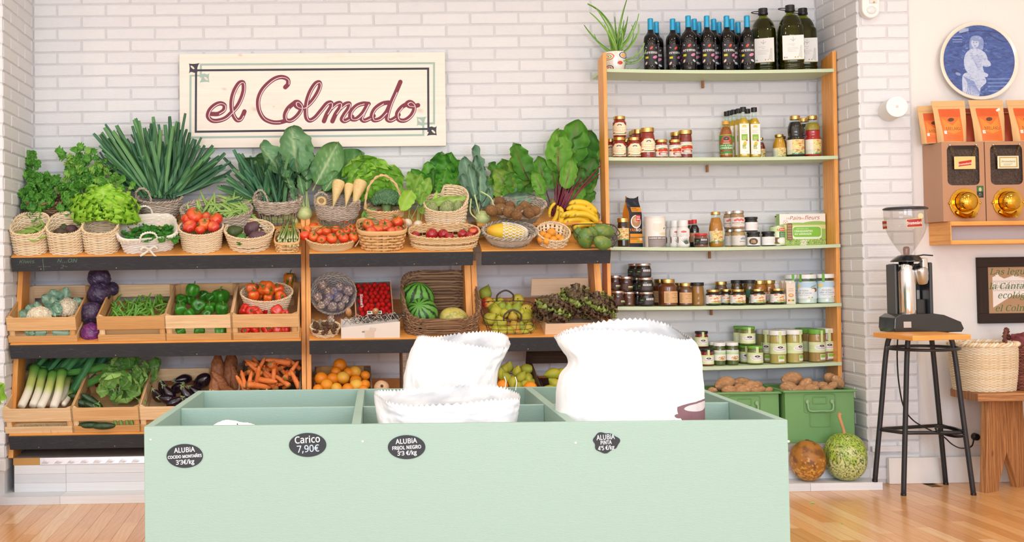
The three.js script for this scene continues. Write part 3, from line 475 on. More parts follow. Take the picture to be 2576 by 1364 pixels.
FR.nectarine = [0, 3].map(s => orb((d, az) => { const c = 1 - 0.09 * Math.exp(-pow(az / 0.16, 2)); return [d.x * c, d.y * 0.95 - 0.15 * Math.exp(-pow(Math.hypot(d.x, d.z) / 0.25, 2)) * (d.y > 0), d.z * c]; }, 28, 18, (d) => mix(mix(L('#8e1220'), L('#b81f24'), 0.5 + noise(d.x * 2, d.y * 2, d.z * 2 + s)), L('#e0702a'), sstep(0.25, 0.75, noise(d.x * 1.2 + s, d.y * 1.2 + s, d.z * 1.2) + 0.12 * noise(d.x * 9, d.y * 9, d.z * 9) + 0.1))));
FR.orange = [lump(1, 0.96, 1, 0.012, 8, speck('#f08a12', '#f59a24', 10), 32, 20), lump(1, 0.95, 1, 0.014, 8, (d) => mix(L('#f09a1e'), L('#eebc4a'), sstep(0.1, 0.8, 0.5 + d.y * 0.5)), 32, 20, 3)];
FR.lemon = orb((d) => { const e = 1 + 0.28 * pow(abs(d.y), 14), k = 1 + 0.01 * noise(d.x * 12, d.y * 12, d.z * 12), w = pow(max(0, 1 - d.y * d.y), 0.06); return [d.x * 0.92 * k, d.y * 1.2 * e * k, d.z * 0.92 * k]; }, 28, 24, (d) => mix(L('#c3b93a'), L('#a8b03a'), sstep(-0.3, 0.6, noise(d.x * 1.5, d.y, d.z) + d.y * 0.6)));
FR.pear = [['#c9bd3c', '#aab032'], ['#d2b640', '#b48e38'], ['#9fae3a', '#8a9a34']].map(([a, b], i) => orb((d) => { const t = (d.y + 1) / 2, w = mixN(1.0, 0.52, sstep(0.45, 0.95, t)); return [(d.x * w + 0.08 * d.y * d.y) * (1 + 0.03 * noise(d.x * 2, d.y * 2, i)), d.y * 1.22 + 0.1, d.z * w - (d.y < -0.9 ? 0 : 0)]; }, 28, 24, (d) => mix(mix(L(a), L(b), 0.5 + 0.7 * noise(d.x * 2, d.y * 2, d.z * 2)), L('#7d6a30'), sstep(0.5, 0.62, noise(d.x * 9, d.y * 9, d.z * 9 + i)) * 0.7)));
FR.apple = orb((d) => [d.x, d.y * 0.88 - 0.25 * Math.exp(-pow(Math.hypot(d.x, d.z) / 0.28, 2)) * Math.sign(d.y), d.z], 28, 20, (d) => mix(L('#d9a83a'), L('#c23024'), sstep(-0.1, 0.7, -d.x + 0.4 * noise(d.x * 4, d.y * 4, d.z * 4))));
FR.yapple = orb((d) => [d.x, d.y * 0.88 - 0.25 * Math.exp(-pow(Math.hypot(d.x, d.z) / 0.28, 2)) * Math.sign(d.y), d.z], 28, 20, (d) => mix(L('#d6bb46'), L('#b9b23c'), 0.5 + noise(d.x * 2, d.y * 2, d.z * 2)));
FR.parsnip = (() => { const P = [[0.001, 0], [0.07, 0.02], [0.2, 0.3], [0.42, 0.8], [0.78, 1.6], [0.98, 2.1], [1.0, 2.3], [0.9, 2.5], [0.5, 2.6], [0.42, 2.5], [0.2, 2.52], [0.001, 2.5]], g = lathe(spline(P.map(p => [p[0], p[1], 0]), 60).map(p => [max(0.001, p.x), p.y]), 26), p = g.attributes.position; for (let i = 0; i < p.count; i++) { const y = p.getY(i), x = p.getX(i), z = p.getZ(i), a = Math.atan2(x, z), k = 1 - 0.03 * pow(max(0, sin(y * 34 + 1.5 * sin(a * 2))), 6) + 0.04 * noise(sin(a), y, cos(a)); p.setXYZ(i, x * k, y, z * k); } return tint(smooth(g), (x, y, z) => mix(mix(L('#ecd49a'), L('#dcb670'), 0.5 + 0.6 * noise(x * 2, y * 9, z * 2)), L('#8a6430'), Math.hypot(x, z) < 0.52 && y > 2.42 ? 0.75 : sstep(0.55, 0.6, noise(x * 5, y * 5, z * 5)) * 0.6)); })();
FR.carrot = [0, 1, 2].map(s => { const n = 16, pts = []; for (let i = 0; i <= n; i++) { const t = i / n; pts.push(V(0.12 * sin(t * 2.4 + s * 2), t * 7 - 3.5, 0.1 * cos(t * 3 + s))); } const g = sweep(pts, t => (t < 0.06 ? 0.55 + 6 * t : 0.92 - 0.28 * t - 0.3 * sstep(0.82, 1, t)) * (1 + 0.03 * sin(t * 60)), 12); return tint(g, (x, y, z) => mix(mix(L('#e8752e'), L('#f0924c'), 0.5 + 0.6 * noise(x, y * 3, z + s)), L('#6e6a34'), sstep(-3.25, -3.5, y) * 0.8)); });
FR.melonStripe = orb((d) => [d.x, d.y * 0.93, d.z], 128, 72, (d, az) => { const w = az * 11 + 0.9 * fbm(d.x * 3, d.y * 3.4, d.z * 3), s = sin(w), dark = sstep(0.3, 0.55, s + 0.4 * fbm(d.x * 10, d.y * 10, d.z * 10)), fine = sstep(0.3, 0.7, fbm(d.x * 16, d.y * 16, d.z * 16)); return mix(mix(L('#5fa03c'), L('#4a8a34'), fine), L('#1f3c22'), dark * (1 - 0.6 * sstep(0.93, 1, abs(d.y)))); });
FR.pielsapo = orb((d) => [d.x * 0.9, d.y * 1.15, d.z * 0.9], 72, 48, (d, az) => mix(mix(L('#d4c24a'), L('#a3a33c'), sstep(-0.2, 0.6, fbm(d.x * 2, d.y * 2, d.z * 2))), L('#cbbf9a'), sstep(0.35, 0.55, abs(fbm(d.x * 9, d.y * 5, d.z * 9)) > 0.1 ? 0 : 0.6)));
FR.cabbage = [0, 1].map(s => orb((d, az) => { const k = 1 + 0.035 * fbm(d.x * 3 + s, d.y * 3, d.z * 3) + 0.05 * sstep(0.0, 0.1, sin(az * 1.5 + d.y * 2 + s)); return [d.x * k, d.y * 0.95 * k, d.z * k]; }, 72, 48, (d, az) => { const v = abs(sin(az * 9 + 3 * fbm(d.x * 2.5, d.y * 2.5, d.z * 2.5) * (1.2 + d.y))), w = abs(sin(d.y * 14 + 4 * noise(d.x * 3, d.y * 3, d.z * 3 + s))); return mix(mix(L(s ? '#7c2f78' : '#4b3856'), L(s ? '#5c2460' : '#2f2840'), 0.5 + fbm(d.x * 2, d.y * 2, d.z * 2)), L(s ? '#c58ac0' : '#9a8aa6'), max(sstep(0.1, 0.0, v), sstep(0.1, 0, w)) * 0.7); }));
FR.mushroom = (() => { const cap = lathe(spline([[0.001, 0.72, 0], [0.4, 0.68, 0], [0.8, 0.42, 0], [1, 0.02, 0], [0.95, -0.2, 0], [0.75, -0.28, 0], [0.4, -0.18, 0], [0.32, -0.5, 0], [0.36, -0.72, 0], [0.001, -0.75, 0]], 40).map(p => [max(0.001, p.x), p.y]), 24); return tint(smooth(cap), (x, y, z) => mix(L('#8a705e'), L('#e2d6c6'), max(sstep(-0.12, -0.25, y), sstep(0.1, 0.4, noise(x * 3, y * 3, z * 3)) * 0.8))); })();
FR.berry = orb((d, az, t) => { const k = 1 - 0.12 * pow(abs(sin(az * 4 + (Math.floor(t * 9) % 2) * PI / 2)), 2) * (1 - abs(d.y)) - 0.05 * cos(t * 56), w = mixN(0.9, 0.72, sstep(0, 1, -d.y)); return [d.x * k * w, d.y * 1.15 * k, d.z * k * w]; }, 32, 20, (d) => mix(L('#d8202a'), L('#ee4440'), 0.5 + 0.5 * noise(d.x * 6, d.y * 6, d.z * 6)));
FR.sweet = orb((d) => { const k = 1 + 0.16 * fbm(d.x * 1.6, d.y * 2.4, d.z * 1.6), t = 1 - 0.35 * sstep(0.3, 1, abs(d.y)); return [d.x * k * t + 0.18 * sin(d.y * 2.6), d.y * 3.4, d.z * k * t]; }, 28, 40, (d) => mix(L('#a0663e'), L('#84502f'), sstep(0.2, 0.8, 0.5 + fbm(d.x * 4, d.y * 9, d.z * 4))));
FR.eggplant = orb((d) => { const w = mixN(1, 0.62, sstep(-0.3, 1, d.y)); return [d.x * w, d.y * 1.75, d.z * w]; }, 28, 24, () => L('#1d1220'));
FR.zucchini = orb((d) => [d.x, d.y * 3.4, d.z], 20, 24, (d, az) => mix(L('#1f3a20'), L('#35552c'), sstep(0.4, 0.8, noise(d.x * 9, d.y * 14, d.z * 9) + 0.4)));
FR.squash = orb((d) => [d.x, d.y * 1.12, d.z], 96, 72, (d) => mix(mix(L('#a9702a'), L('#7a4c20'), sstep(-0.2, 0.5, fbm(d.x * 2.2, d.y * 2.2, d.z * 2.2))), L('#dca54e'), sstep(0.12, 0.5, fbm(d.x * 7, d.y * 7, d.z * 7) - 0.5 * d.y - 0.1)));
FR.gourd = orb((d, az) => { const k = 1 + 0.02 * cos(az * 10); return [sg(d.x, 0.88) * 0.86 * k, sg(d.y, 0.86) * 1.06, sg(d.z, 0.88) * 0.86 * k]; }, 150, 110, (d, az) => { const n = noise(d.x * 11, d.y * 8, d.z * 11) + 0.4 * noise(d.x * 22, d.y * 17, d.z * 22), m = sstep(0.05, 0.17, abs(n)); return mix(L('#2f4a22'), mix(L('#cdd389'), L('#a9c24a'), sstep(-0.2, 0.5, d.y + fbm(d.x * 2, d.y * 2, d.z * 2))), m); });
const podGeo = (Ln, w, th, bend, ca, cb, bumps) => { const n = 14, pts = []; for (let i = 0; i <= n; i++) { const t = i / n - 0.5; pts.push(V(t * Ln, bend * Ln * (0.25 - t * t) * 1.4, 0)); } return tint(sweep(pts, t => th * pow(max(0.02, sin(PI * min(0.98, max(0.02, t)))), 0.45) * (1 + bumps * cos(t * 34)), 8, false, w / th), (x, y, z) => mix(L(ca), L(cb), 0.5 + 0.6 * noise(x * 60, y * 60, z * 60))); };
FR.flatbean = [podGeo(0.17, 0.011, 0.0035, 0.2, '#8fb257', '#a5c46c', 0.05), podGeo(0.19, 0.010, 0.0035, -0.12, '#86a950', '#9cbd62', 0.05)];
FR.pea = [podGeo(0.085, 0.007, 0.0048, 0.2, '#5f9a30', '#76b03e', 0.1), podGeo(0.08, 0.0075, 0.005, -0.15, '#56902c', '#6ca838', 0.1)];
FR.fava = [podGeo(0.17, 0.011, 0.0095, 0.22, '#8fae48', '#7d9a3e', 0.08), podGeo(0.15, 0.01, 0.009, -0.2, '#9cb958', '#86a546', 0.08)];
FR.banana = (() => { const n = 18, pts = []; for (let i = 0; i <= n; i++) { const a = (i / n - 0.5) * 1.5; pts.push(V(sin(a) * 0.125, cos(a) * 0.125 - 0.105, 0)); } return tint(sweep(pts, t => 0.0185 * (t < 0.1 ? 0.3 + t * 4 : t > 0.88 ? max(0.28, 1 - (t - 0.88) * 6) : 0.7 + 0.3 * sin(PI * t)), 7), (x, y, z) => mix(mix(L('#e9bd22'), L('#f0cb34'), 0.5 + noise(x * 30, y * 30, z * 30)), L('#5a4a20'), max(sstep(0.083, 0.088, abs(x)), sstep(0.52, 0.6, noise(x * 70, y * 160, z * 90))) * 0.8)); })();
FR.artichoke = (() => { const gs = []; for (let r = 0; r < 8; r++) for (let k = 0; k < 8; k++) { const a = (k + (r % 2) / 2) / 8 * 2 * PI, u = r / 7, R = 0.95 * sin(0.5 + u * 2.2), y = -0.75 + u * 1.65; gs.push(tint(move(orb((d) => [d.x * 0.36, d.y * 0.42, d.z * 0.12], 10, 8), R * sin(a) * 0.92, y, R * cos(a) * 0.92, 0, a, 0), mix(L('#8d9d62'), L('#a5ac74'), rnd()))); } gs.push(tint(orb((d) => sp(d, 0.82), 16, 12), L('#7d8c56'))); return merge(gs); })();
FR.cauli = (() => { const gs = []; for (let k = 0; k < 150; k++) { const y = 1 - (k + 0.5) / 150 * 1.15, a = k * 2.39996, r = Math.sqrt(max(0, 1 - y * y)), q = rr(0.16, 0.24); gs.push(tint(move(orb((d) => sp(d, q * (1 + 0.3 * noise(d.x * 4 + k, d.y * 4, d.z * 4))), 9, 7), r * cos(a) * 0.9, y * 0.72 - 0.05, r * sin(a) * 0.9), mix(L('#f2e6cc'), L('#e2d2ae'), rnd()))); } return merge(gs); })();
FR.broccoli = (() => { const gs = []; for (let k = 0; k < 260; k++) { const y = 1 - (k + 0.5) / 260 * 1.25, a = k * 2.39996, r = Math.sqrt(max(0, 1 - y * y)), q = rr(0.11, 0.17), b = 1 + 0.12 * sin(a * 3) * r; gs.push(tint(move(orb((d) => sp(d, q * (1 + 0.4 * noise(d.x * 6 + k, d.y * 6, d.z * 6))), 9, 6), r * cos(a) * 0.88 * b, y * 0.72, r * sin(a) * 0.88 * b), mix(L('#3f6a44'), L('#587f56'), rnd()))); } return merge(gs); })();
FR.kohlrabi = orb((d) => [d.x, d.y * 0.92, d.z], 28, 18, (d) => mix(L('#d3dc9c'), L('#bccd82'), 0.5 + noise(d.x * 2, d.y * 4, d.z * 2)));
FR.turnip = orb((d) => [d.x, d.y * 0.92 - (d.y < -0.8 ? (-d.y - 0.8) * 1.2 : 0), d.z], 24, 18, (d) => mix(L('#f2e6d0'), L('#e3d0b0'), 0.5 + noise(d.x * 2, d.y * 2, d.z * 2)));
FR.netmelon = orb((d) => [d.x * 0.92, d.y * 1.3, d.z * 0.92], 32, 24, (d) => mix(L('#e9bf2e'), L('#e08a24'), sstep(0.5, 1, d.y) * 0.5 + 0.3 * noise(d.x * 3, d.y * 3, d.z * 3)));
// ---- leaves
function leaf(o) {
const { len = 0.2, W = 0.06, sh = t => pow(sin(PI * pow(t, 0.8)), 0.7), bend = 0.6, fold = 0.15, ruf = 0.12, rn = 4, lob = 0, stalk = 0, sr = 0.004, nu = 8, nv = 16, a = '#3f7a2c', b = '#5d9a3c', rib = '#a8c078', vein = 0.35, s = 0, back, lobN = 14 } = o;
const P = t => { const ph = bend * t; return abs(bend) < 0.01 ? [0, t * len, 0] : [0, len * sin(ph) / bend, len * (1 - cos(ph)) / bend]; }, cA = L(a).map(v => v * 1.2), cB = L(b).map(v => v * 1.2), cR = L(rib), cS = L(o.stalkCol ?? rib);
const end = w => 1 - pow(1 - w, o.round ?? 1.25), g = grid(nu, nv, (u, v0) => {
const v = end(v0), t = stalk + (1 - stalk) * v, q = u * 2 - 1, p = P(t), ph = bend * t, w = W * max(0.02, sh(v)) * (1 + lob * sin(v * lobN * 2 + s) * abs(q)) * (1 + 0.12 * noise(v * 3 + s, q > 0 ? 2 : 5));
const n = fold * W * abs(q) * abs(q) * 1.3 + ruf * W * q * q * sin(rn * v * 2 * PI + (q > 0 ? 1.7 : 0) + s) + ruf * 0.35 * W * noise(q * 2 + s, v * 5);
return [q * w, p[1] - n * sin(ph), p[2] + n * cos(ph)];
}, (u, v0) => { const v = end(v0), q = u * 2 - 1, k = abs(v * 7 - abs(q) * 1.6 - Math.round(v * 7 - abs(q) * 1.6)); let c = mix(cA, cB, min(1, max(0, 0.5 + 0.6 * noise(q * 3 + s, v * 6, s) + 0.25 * (v - 0.5)))); c = mix(c, cR, vein * sstep(0.16, 0.03, k) * (1 - abs(q)) * 0.7); return abs(q) < 0.13 ? mix(c, cR, 0.75 * (1 - v * 0.6)) : c; });
const gs = [g];
const pts = []; for (let i = 0; i <= 8; i++) pts.push(V(...P((stalk + 0.55 * (1 - stalk)) * i / 8)).add(V(0, 0, -sr * 0.5))); gs.push(tint(sweep(pts, t => sr * (1.1 - 0.85 * t), 6), cS));
const m = merge(gs); m.userData = { tip: V(...P(1)), len: V(...P(1)).length() }; return m;
}
const leafM = vcol(0.42, { transmission: 0.22, thickness: 0, ior: 1.3 }), leafMatt = vcol(0.55);
function setLeaf(m, base, tip, face = V(0, 0.25, 1), roll = 0) {   // stands a leaf mesh on base so that its tip lies at tip
const t0 = m.geometry.userData.tip, dir = tip.clone().sub(base), s = dir.length() / t0.length(); dir.normalize();
const y0 = t0.clone().normalize(), x0 = V(1, 0, 0), z0 = x0.clone().cross(y0), z1 = face.clone().addScaledVector(dir, -face.dot(dir)).normalize(); z1.applyAxisAngle(dir, roll); const x1 = dir.clone().cross(z1);
const A = new THREE.Matrix4().makeBasis(x0, y0, z0), Bm = new THREE.Matrix4().makeBasis(x1, dir, z1);
m.quaternion.setFromRotationMatrix(Bm.multiply(A.transpose())); m.position.copy(base); m.scale.setScalar(s); return m;
}
function leavesPx(t, list, vars, m = leafM, spread = 0.02, name = 'leaf') {     // list of [base px, py, tip px, py, z base, z tip, width factor]
list.forEach(([x0, y0, x1, y1, z0, z1, wf = 1, roll = 0], i) => { const l = part(t, name, vars[i % vars.length], m), o = t.position; setLeaf(l, at(x0, y0, z0).sub(o), at(x1, y1, z1).sub(o), V(rr(-0.5, 0.5), 0.3, 1), roll + rr(-0.4, 0.4)); l.scale.x *= wf; });
}
// ---------------------------------------------------------------- the top tier of the racks
const bk = (label, i, px, d, o, ry = 0, v = 0) => { const t = thing('basket', label, 'basket', [0, 0, 0]); basket(t, o); return onTier(t, i, px, d, ry, v); };
const VB = 0.075;                                           // the back row stands on a step this high
function heap(i, list, v, make, text, group) {              // list of [px, py, radius px, ...]
const os = list.map((q0, k) => { const q = Array.isArray(q0) ? q0 : Object.assign([q0[0], q0[1], q0[2]], { v: q0.v }); const p = onT(i, q[0], q[1], q.v ?? v); return make(p, q[2] * S(p.z), q, k); }); if (text) labelSet(os, text, group); return os;
}
const withCalyx = () => [['calyx', calyxG, stemGreen]];
const tomatoes = (i, list, v, geos, text, group, ca = 0.5) => heap(i, list, v, (p, r, q, k) => fruit('tomato', 'tomato', geos[k % geos.length], glossFruit, q[3] ? at(q[0], q[1], q[3]) : p, q[3] ? q[2] * S(q[3]) : r, [rr(0.1, 1.3), rr(-3, 3), rr(-0.6, 0.6)], rnd() < ca ? withCalyx() : []), text, group);
const slopeRim = k => q => k * (1 - cos(q)) / 2;
// three tall cut-away wicker baskets on the left
const cut = { a: 0.094, b: 0.1, ab: 0.085, bb: 0.09, n: 3, h: 0.118, rows: 17, stakes: 22, rim: slopeRim(0.055), tone: 'pale' };
bk('straw wicker basket of broad bean pods at the left end of the top tier', 0, 81, 0.1, cut);
bk('straw wicker basket of dark avocados, second from left on the top tier', 0, 171, 0.1, cut);
bk('straw wicker basket almost hidden under the bright green lettuce', 0, 259, 0.1, cut);
heap(0, [[58, 592, 0, 0.2], [70, 598, 0, -0.3], [80, 590, 0, 0.5], [92, 596, 0, 0.1], [104, 590, 0, -0.6], [66, 578, 0, 0.4], [110, 578, 0, -1.1], [86, 578, 0, 0.3], [98, 572, 0, 0.7], [74, 568, 0, -0.5], [78, 556, 0, -1.0], [100, 584, 0, 0.2], [64, 586, 0, 0.1], [90, 566, 0, 0.9], [84, 582, 0, -0.2]], 0.1,
(p, r, q, k) => fruit('broad_bean_pod', 'bean pod', FR.fava[k % 2], vcol(0.5), p, 0.78, [TH - 0.5 + rr(-0.3, 0.3), rr(-0.5, 0.5), q[3]]), 'green broad bean pod in the left wicker basket', 'broad bean pods in the left basket');
heap(0, [[165, 556, 15], [163, 574, 14], [154, 588, 15], [183, 580, 14], [190, 560, 14], [178, 598, 14]], 0.085, (p, r, q, k) => fruit('avocado', 'avocado', FR.avo[[2, 2, 0, 1, 0, 2][k]], mattFruit, p, r * 1.05, spin()), 'dark avocado in the second wicker basket', 'avocados in the second basket');
// bright curly lettuce
const lettuceLeaf = (n, a, b, rib, o = {}) => Array.from({ length: n }, (_, i) => leaf({ len: rr(0.09, 0.12), W: rr(0.045, 0.06), sh: t => pow(t, 0.5) * pow(max(0, 1 - pow(t, 3.5)), 0.42), bend: rr(0.9, 1.6), fold: 0.2, ruf: 0.2, rn: 4.2, lob: 0.05, lobN: 13, nu: 14, nv: 26, round: 1.6, a, b, rib, vein: 0.3, s: i * 7.3, sr: 0.003, ...o }));
function head(t, c, R, n, vars, m, o = {}) {                // leaves growing outward from a point
for (let k = 0; k < n; k++) {
const y = (o.y0 ?? 1) - (k + 0.5) / n * (o.range ?? 1.35), a = k * 2.39996 + rr(-0.2, 0.2), r = Math.sqrt(max(0, 1 - y * y)), d = V(r * sin(a), y, r * cos(a)).normalize(), l = part(t, 'leaf', vars[k % vars.length], m);
const tip = c.clone().add(V(d.x * R[0], d.y * R[1], d.z * R[2]).multiplyScalar(rr(0.85, 1.1))), base = c.clone().add(V(d.x * R[0], d.y * R[1], d.z * R[2]).multiplyScalar(o.inner ?? 0.25));
setLeaf(l, base, tip, d.clone().multiplyScalar(-1).add(V(0, 1.3, 0)), rr(-0.4, 0.4));
}
return t;
}
{ const p = at(262, 528, 0.42), t = thing('lettuce', 'large bright green curly lettuce spilling over its basket', 'lettuce', p); head(t, V(0, -0.02, -0.02), [0.185, 0.165, 0.12], 120, lettuceLeaf(7, '#7fb82a', '#a3d244', '#d6e8a0'), leafM, { inner: 0.3 }); }
// white basket with a cloth lining, spinach
{
const t = bk('white painted basket with a cream cloth lining full of spinach', 0, 372, 0.128, { a: 0.155, b: 0.125, ab: 0.125, bb: 0.1, n: 4.5, h: 0.082, rows: 12, stakes: 30, tone: 'white', rim: slopeRim(0.05), braid: 0, r: 0.0038 }, 0.22);
const at3 = (q, f, off) => { const n = 4.5, x = sg(sin(q), 2 / n), z = sg(cos(q), 2 / n), A = mixN(0.125, 0.155, f), B = mixN(0.1, 0.125, f); return [x * (A + off), f * (0.082 + slopeRim(0.05)(q)), z * (B + off)]; };
const cloth = grid(120, 10, (u, v) => { const q = u * 2 * PI, f = v < 0.45 ? mixN(0.45, 1.06, v / 0.45) : v < 0.6 ? 1.07 : mixN(1.06, 0.72 + 0.05 * sin(q * 9) - (abs(q - PI) > PI - 0.34 ? -0.28 : 0), (v - 0.6) / 0.4), off = v < 0.45 ? -0.006 : v < 0.6 ? 0.002 : 0.009 + 0.003 * sin(q * 26); return at3(q, f, off + 0.0015 * sin(q * 41 + v * 5)); });
part(t, 'lining', cloth, mat('#e9dcc8', 0.9, { bumpMap: rep(fineTex, 4, 1), bumpScale: 0.0006 }));
const yF = 0.083, yB = 0.134;
ropeHandle(t, [[-0.05, yF - 0.015, 0.13], [-0.035, yF + 0.03, 0.134], [0, yF + 0.042, 0.136], [0.035, yF + 0.03, 0.134], [0.05, yF - 0.015, 0.13]], 0.005, 'white');
ropeHandle(t, [[-0.045, yB - 0.01, -0.125], [-0.035, yB + 0.035, -0.13], [0, yB + 0.052, -0.132], [0.035, yB + 0.035, -0.13], [0.045, yB - 0.01, -0.125]], 0.005, 'white');
const rb = (pts) => sweep(spline(pts, 14), 0.0016, 5, false, 4), bow = merge([rb([[0, 0.03, 0.128], [-0.03, 0.045, 0.135], [-0.045, 0.03, 0.133], [0, 0.026, 0.13]]), rb([[0, 0.03, 0.128], [0.028, 0.044, 0.135], [0.042, 0.028, 0.133], [0, 0.026, 0.13]]), rb([[0, 0.028, 0.13], [0.02, 0.0, 0.139], [0.05, -0.03, 0.15]]), rb([[0, 0.028, 0.13], [-0.03, 0.01, 0.137], [-0.05, 0.002, 0.142]])]);
part(t, 'ribbon_bow', bow, mat('#efe4d2', 0.85));
const c = onT(0, 372, 588, 0.06), sT2 = thing('spinach', 'dark green spinach leaves heaped in the cloth-lined basket', 'spinach', c);
const vs = [0, 1, 2, 3].map(i => leaf({ len: 0.1, W: 0.028, sh: t => pow(sin(PI * pow(t, 0.75)), 0.8), bend: rr(0.5, 1.2), fold: 0.4, ruf: 0.12, a: '#2f6f22', b: '#4c9236', rib: '#9cc070', stalk: 0.25, sr: 0.0022, s: i * 3 }));
for (let k = 0; k < 85; k++) { const l = part(sT2, 'leaf', vs[k % 4], leafM), q = onT(0, rr(318, 448), 0, 0), px = rr(316, 446), py = rr(560, 612) - (px > 330 && px < 400 ? rr(0, 22) : 0), P = onT(0, px, py, 0.065 + rr(0, 0.02)).sub(c), a = rr(-PI, PI); setLeaf(l, P.clone().add(V(0.04 * sin(a), -0.012, 0.035 * cos(a))), P.clone().add(V(-0.04 * sin(a), 0.012, -0.035 * cos(a))), V(rr(-0.5, 0.5), 1, 0.6)); }
}
// round basket of ridged tomatoes, bowl of avocados, asparagus
bk('tall round straw wicker basket with a braided rim holding ridged tomatoes', 0, 508, 0.102, { a: 0.116, b: 0.112, ab: 0.1, bb: 0.097, h: 0.106, rows: 18, stakes: 34, tone: 'pale', rim: slopeRim(0.02) });
tomatoes(0, [[489, 543, 23, 0.43], [478, 569, 20, 0.47], [513, 564, 18, 0.46], [543, 552, 20, 0.43], [536, 570, 18, 0.47], [504, 578, 15, 0.485], [473, 552, 19, 0.42], [518, 548, 17, 0.39]], 0.115, FR.beef, 'ridged orange-red tomato in the tall round basket', 'tomatoes in the tall round basket');
bk('round pale wicker bowl with a beaded band holding avocados', 0, 628, 0.1, { a: 0.13, b: 0.118, ab: 0.1, bb: 0.09, h: 0.085, rows: 13, stakes: 28, tone: 'pale', rim: slopeRim(0.03), gap: [0.2, 0.34], braid: 2, rimR: 0.0042 });
heap(0, [[590, 560, 16, 3], [590, 584, 20, 2, -1.2], [635, 574, 20, 1, -0.9], [607, 603, 16, 3], [647, 599, 21, 1, -1.0], [622, 568, 14, 0], [663, 573, 14, 0]], 0.07, (p, r, q) => fruit('avocado', 'avocado', q[3] == 3 ? FR.avoG : FR.avo[q[3]], mat('#ffffff', 0.5, { vertexColors: true }), p, r * 0.93, [0.4, 0, q[4] ?? rr(-1, 1)]), 'ripe avocado in the round beaded bowl', 'avocados in the round bowl');
{
bk('small square chip basket holding green asparagus', 0, 723, 0.07, { a: 0.064, b: 0.072, ab: 0.057, bb: 0.065, n: 7, h: 0.052, rows: 5, stakes: 18, kind: 'splint', tone: 'chip', braid: 0, band: 3, rim: slopeRim(0.03) });
const vs = [0, 1, 2].map(i => { const n = 14, pts = []; for (let k = 0; k <= n; k++) { const t = k / n; pts.push(V(0.004 * sin(t * 3 + i), t * 0.16, 0.006 * t * t)); } const g = sweep(pts, t => 0.0052 * (1 - 0.25 * t) * (t > 0.86 ? max(0.25, 1.25 - (t - 0.86) * 7) : 1), 8); return tint(g, (x, y, z) => mix(mix(L('#ccd0a0'), L('#7f9448'), sstep(0, 0.05, y)), L('#5c6038'), sstep(0.1, 0.14, y) * 0.7 + 0.3 * (noise(x * 200, y * 60, z * 200) > 0.3))); });
const os = [];
for (let k = 0; k < 24; k++) { const row = Math.floor(k / 8), ex = 698 + (k % 8) * 7 + rr(-2, 2), ey = 618 - row * 9 + rr(-3, 3), A = onT(0, ex, ey, 0.04 + row * 0.012), B = onT(0, 718 + (k % 8) * 3.4 + rr(-4, 4), 556 + rr(-8, 12), 0.075 + row * 0.012), m = part(scene, nm('asparagus_spear'), vs[k % 3], vcol(0.55)); m.userData.category = 'asparagus'; const d = B.clone().sub(A); m.position.copy(A); m.quaternion.setFromUnitVectors(V(0, 1, 0), d.normalize()); os.push(m); }
labelSet(os, 'green asparagus spear in the small chip basket', 'asparagus spears in the chip basket');
}
// flat tray of vine tomatoes
{
const t = bk('shallow coiled straw tray heaped with vine tomatoes', 0, 833, 0.108, { a: 0.138, b: 0.118, ab: 0.115, bb: 0.1, n: 2.3, h: 0.045, rows: 7, kind: 'coil', tone: 'straw', braid: 2, rim: slopeRim(0.02), seg: 90 });
ropeHandle(t, [[0.125, 0.012, 0.06], [0.145, 0.04, 0.055], [0.16, 0.075, 0.02], [0.15, 0.05, -0.005]], 0.003, 'straw');
const l = [[768, 593, 14], [789, 597, 13], [809, 603, 12], [834, 601, 14], [864, 599, 14], [889, 597, 13], [789, 570, 12], [809, 562, 12], [828, 555, 13], [846, 550, 11], [866, 566, 15], [882, 574, 12], [844, 578, 12], [821, 583, 12], [803, 583, 11], [773, 578, 11], [872, 583, 11], [855, 590, 12], [896, 584, 10]];
tomatoes(0, l, 0.062, FR.cherry, 'small orange-red vine tomato on the shallow tray', 'vine tomatoes on the shallow tray', 0.8);
const vine = thing('tomato_vine', 'thin green tomato vine stalk lying over the small tomatoes', 'vine', onT(0, 830, 570, 0.1)), vp = (x, y, v) => onT(0, x, y, v).sub(vine.position), st = mat('#56703a', 0.8);
for (const q of [[[790, 588], [806, 574], [826, 566], [846, 568]], [[836, 574], [822, 560], [812, 556]], [[856, 590], [872, 586], [893, 586]], [[836, 572], [850, 574], [866, 560]], [[808, 566], [812, 548], [826, 534]]]) part(vine, 'stalk', sweep(spline(q.map((a, i) => vp(a[0], a[1], 0.098 + 0.004 * (i % 2))), 14), 0.0022, 5), st);
}
bk('square woven splint basket of large beefsteak tomatoes', 0, 960, 0.105, { a: 0.131, b: 0.12, ab: 0.112, bb: 0.1, n: 3.6, h: 0.105, rows: 6, stakes: 22, kind: 'splint', tone: 'chip', braid: 0, band: 5 });
tomatoes(0, [[927, 566, 16], [963, 546, 23], [967, 570, 21], [1000, 558, 17], [934, 582, 15], [1001, 580, 13], [950, 578, 15], [985, 582, 13]], 0.1, FR.beef.slice().reverse(), 'large ribbed beefsteak tomato in the square splint basket', 'tomatoes in the splint basket', 0.7);
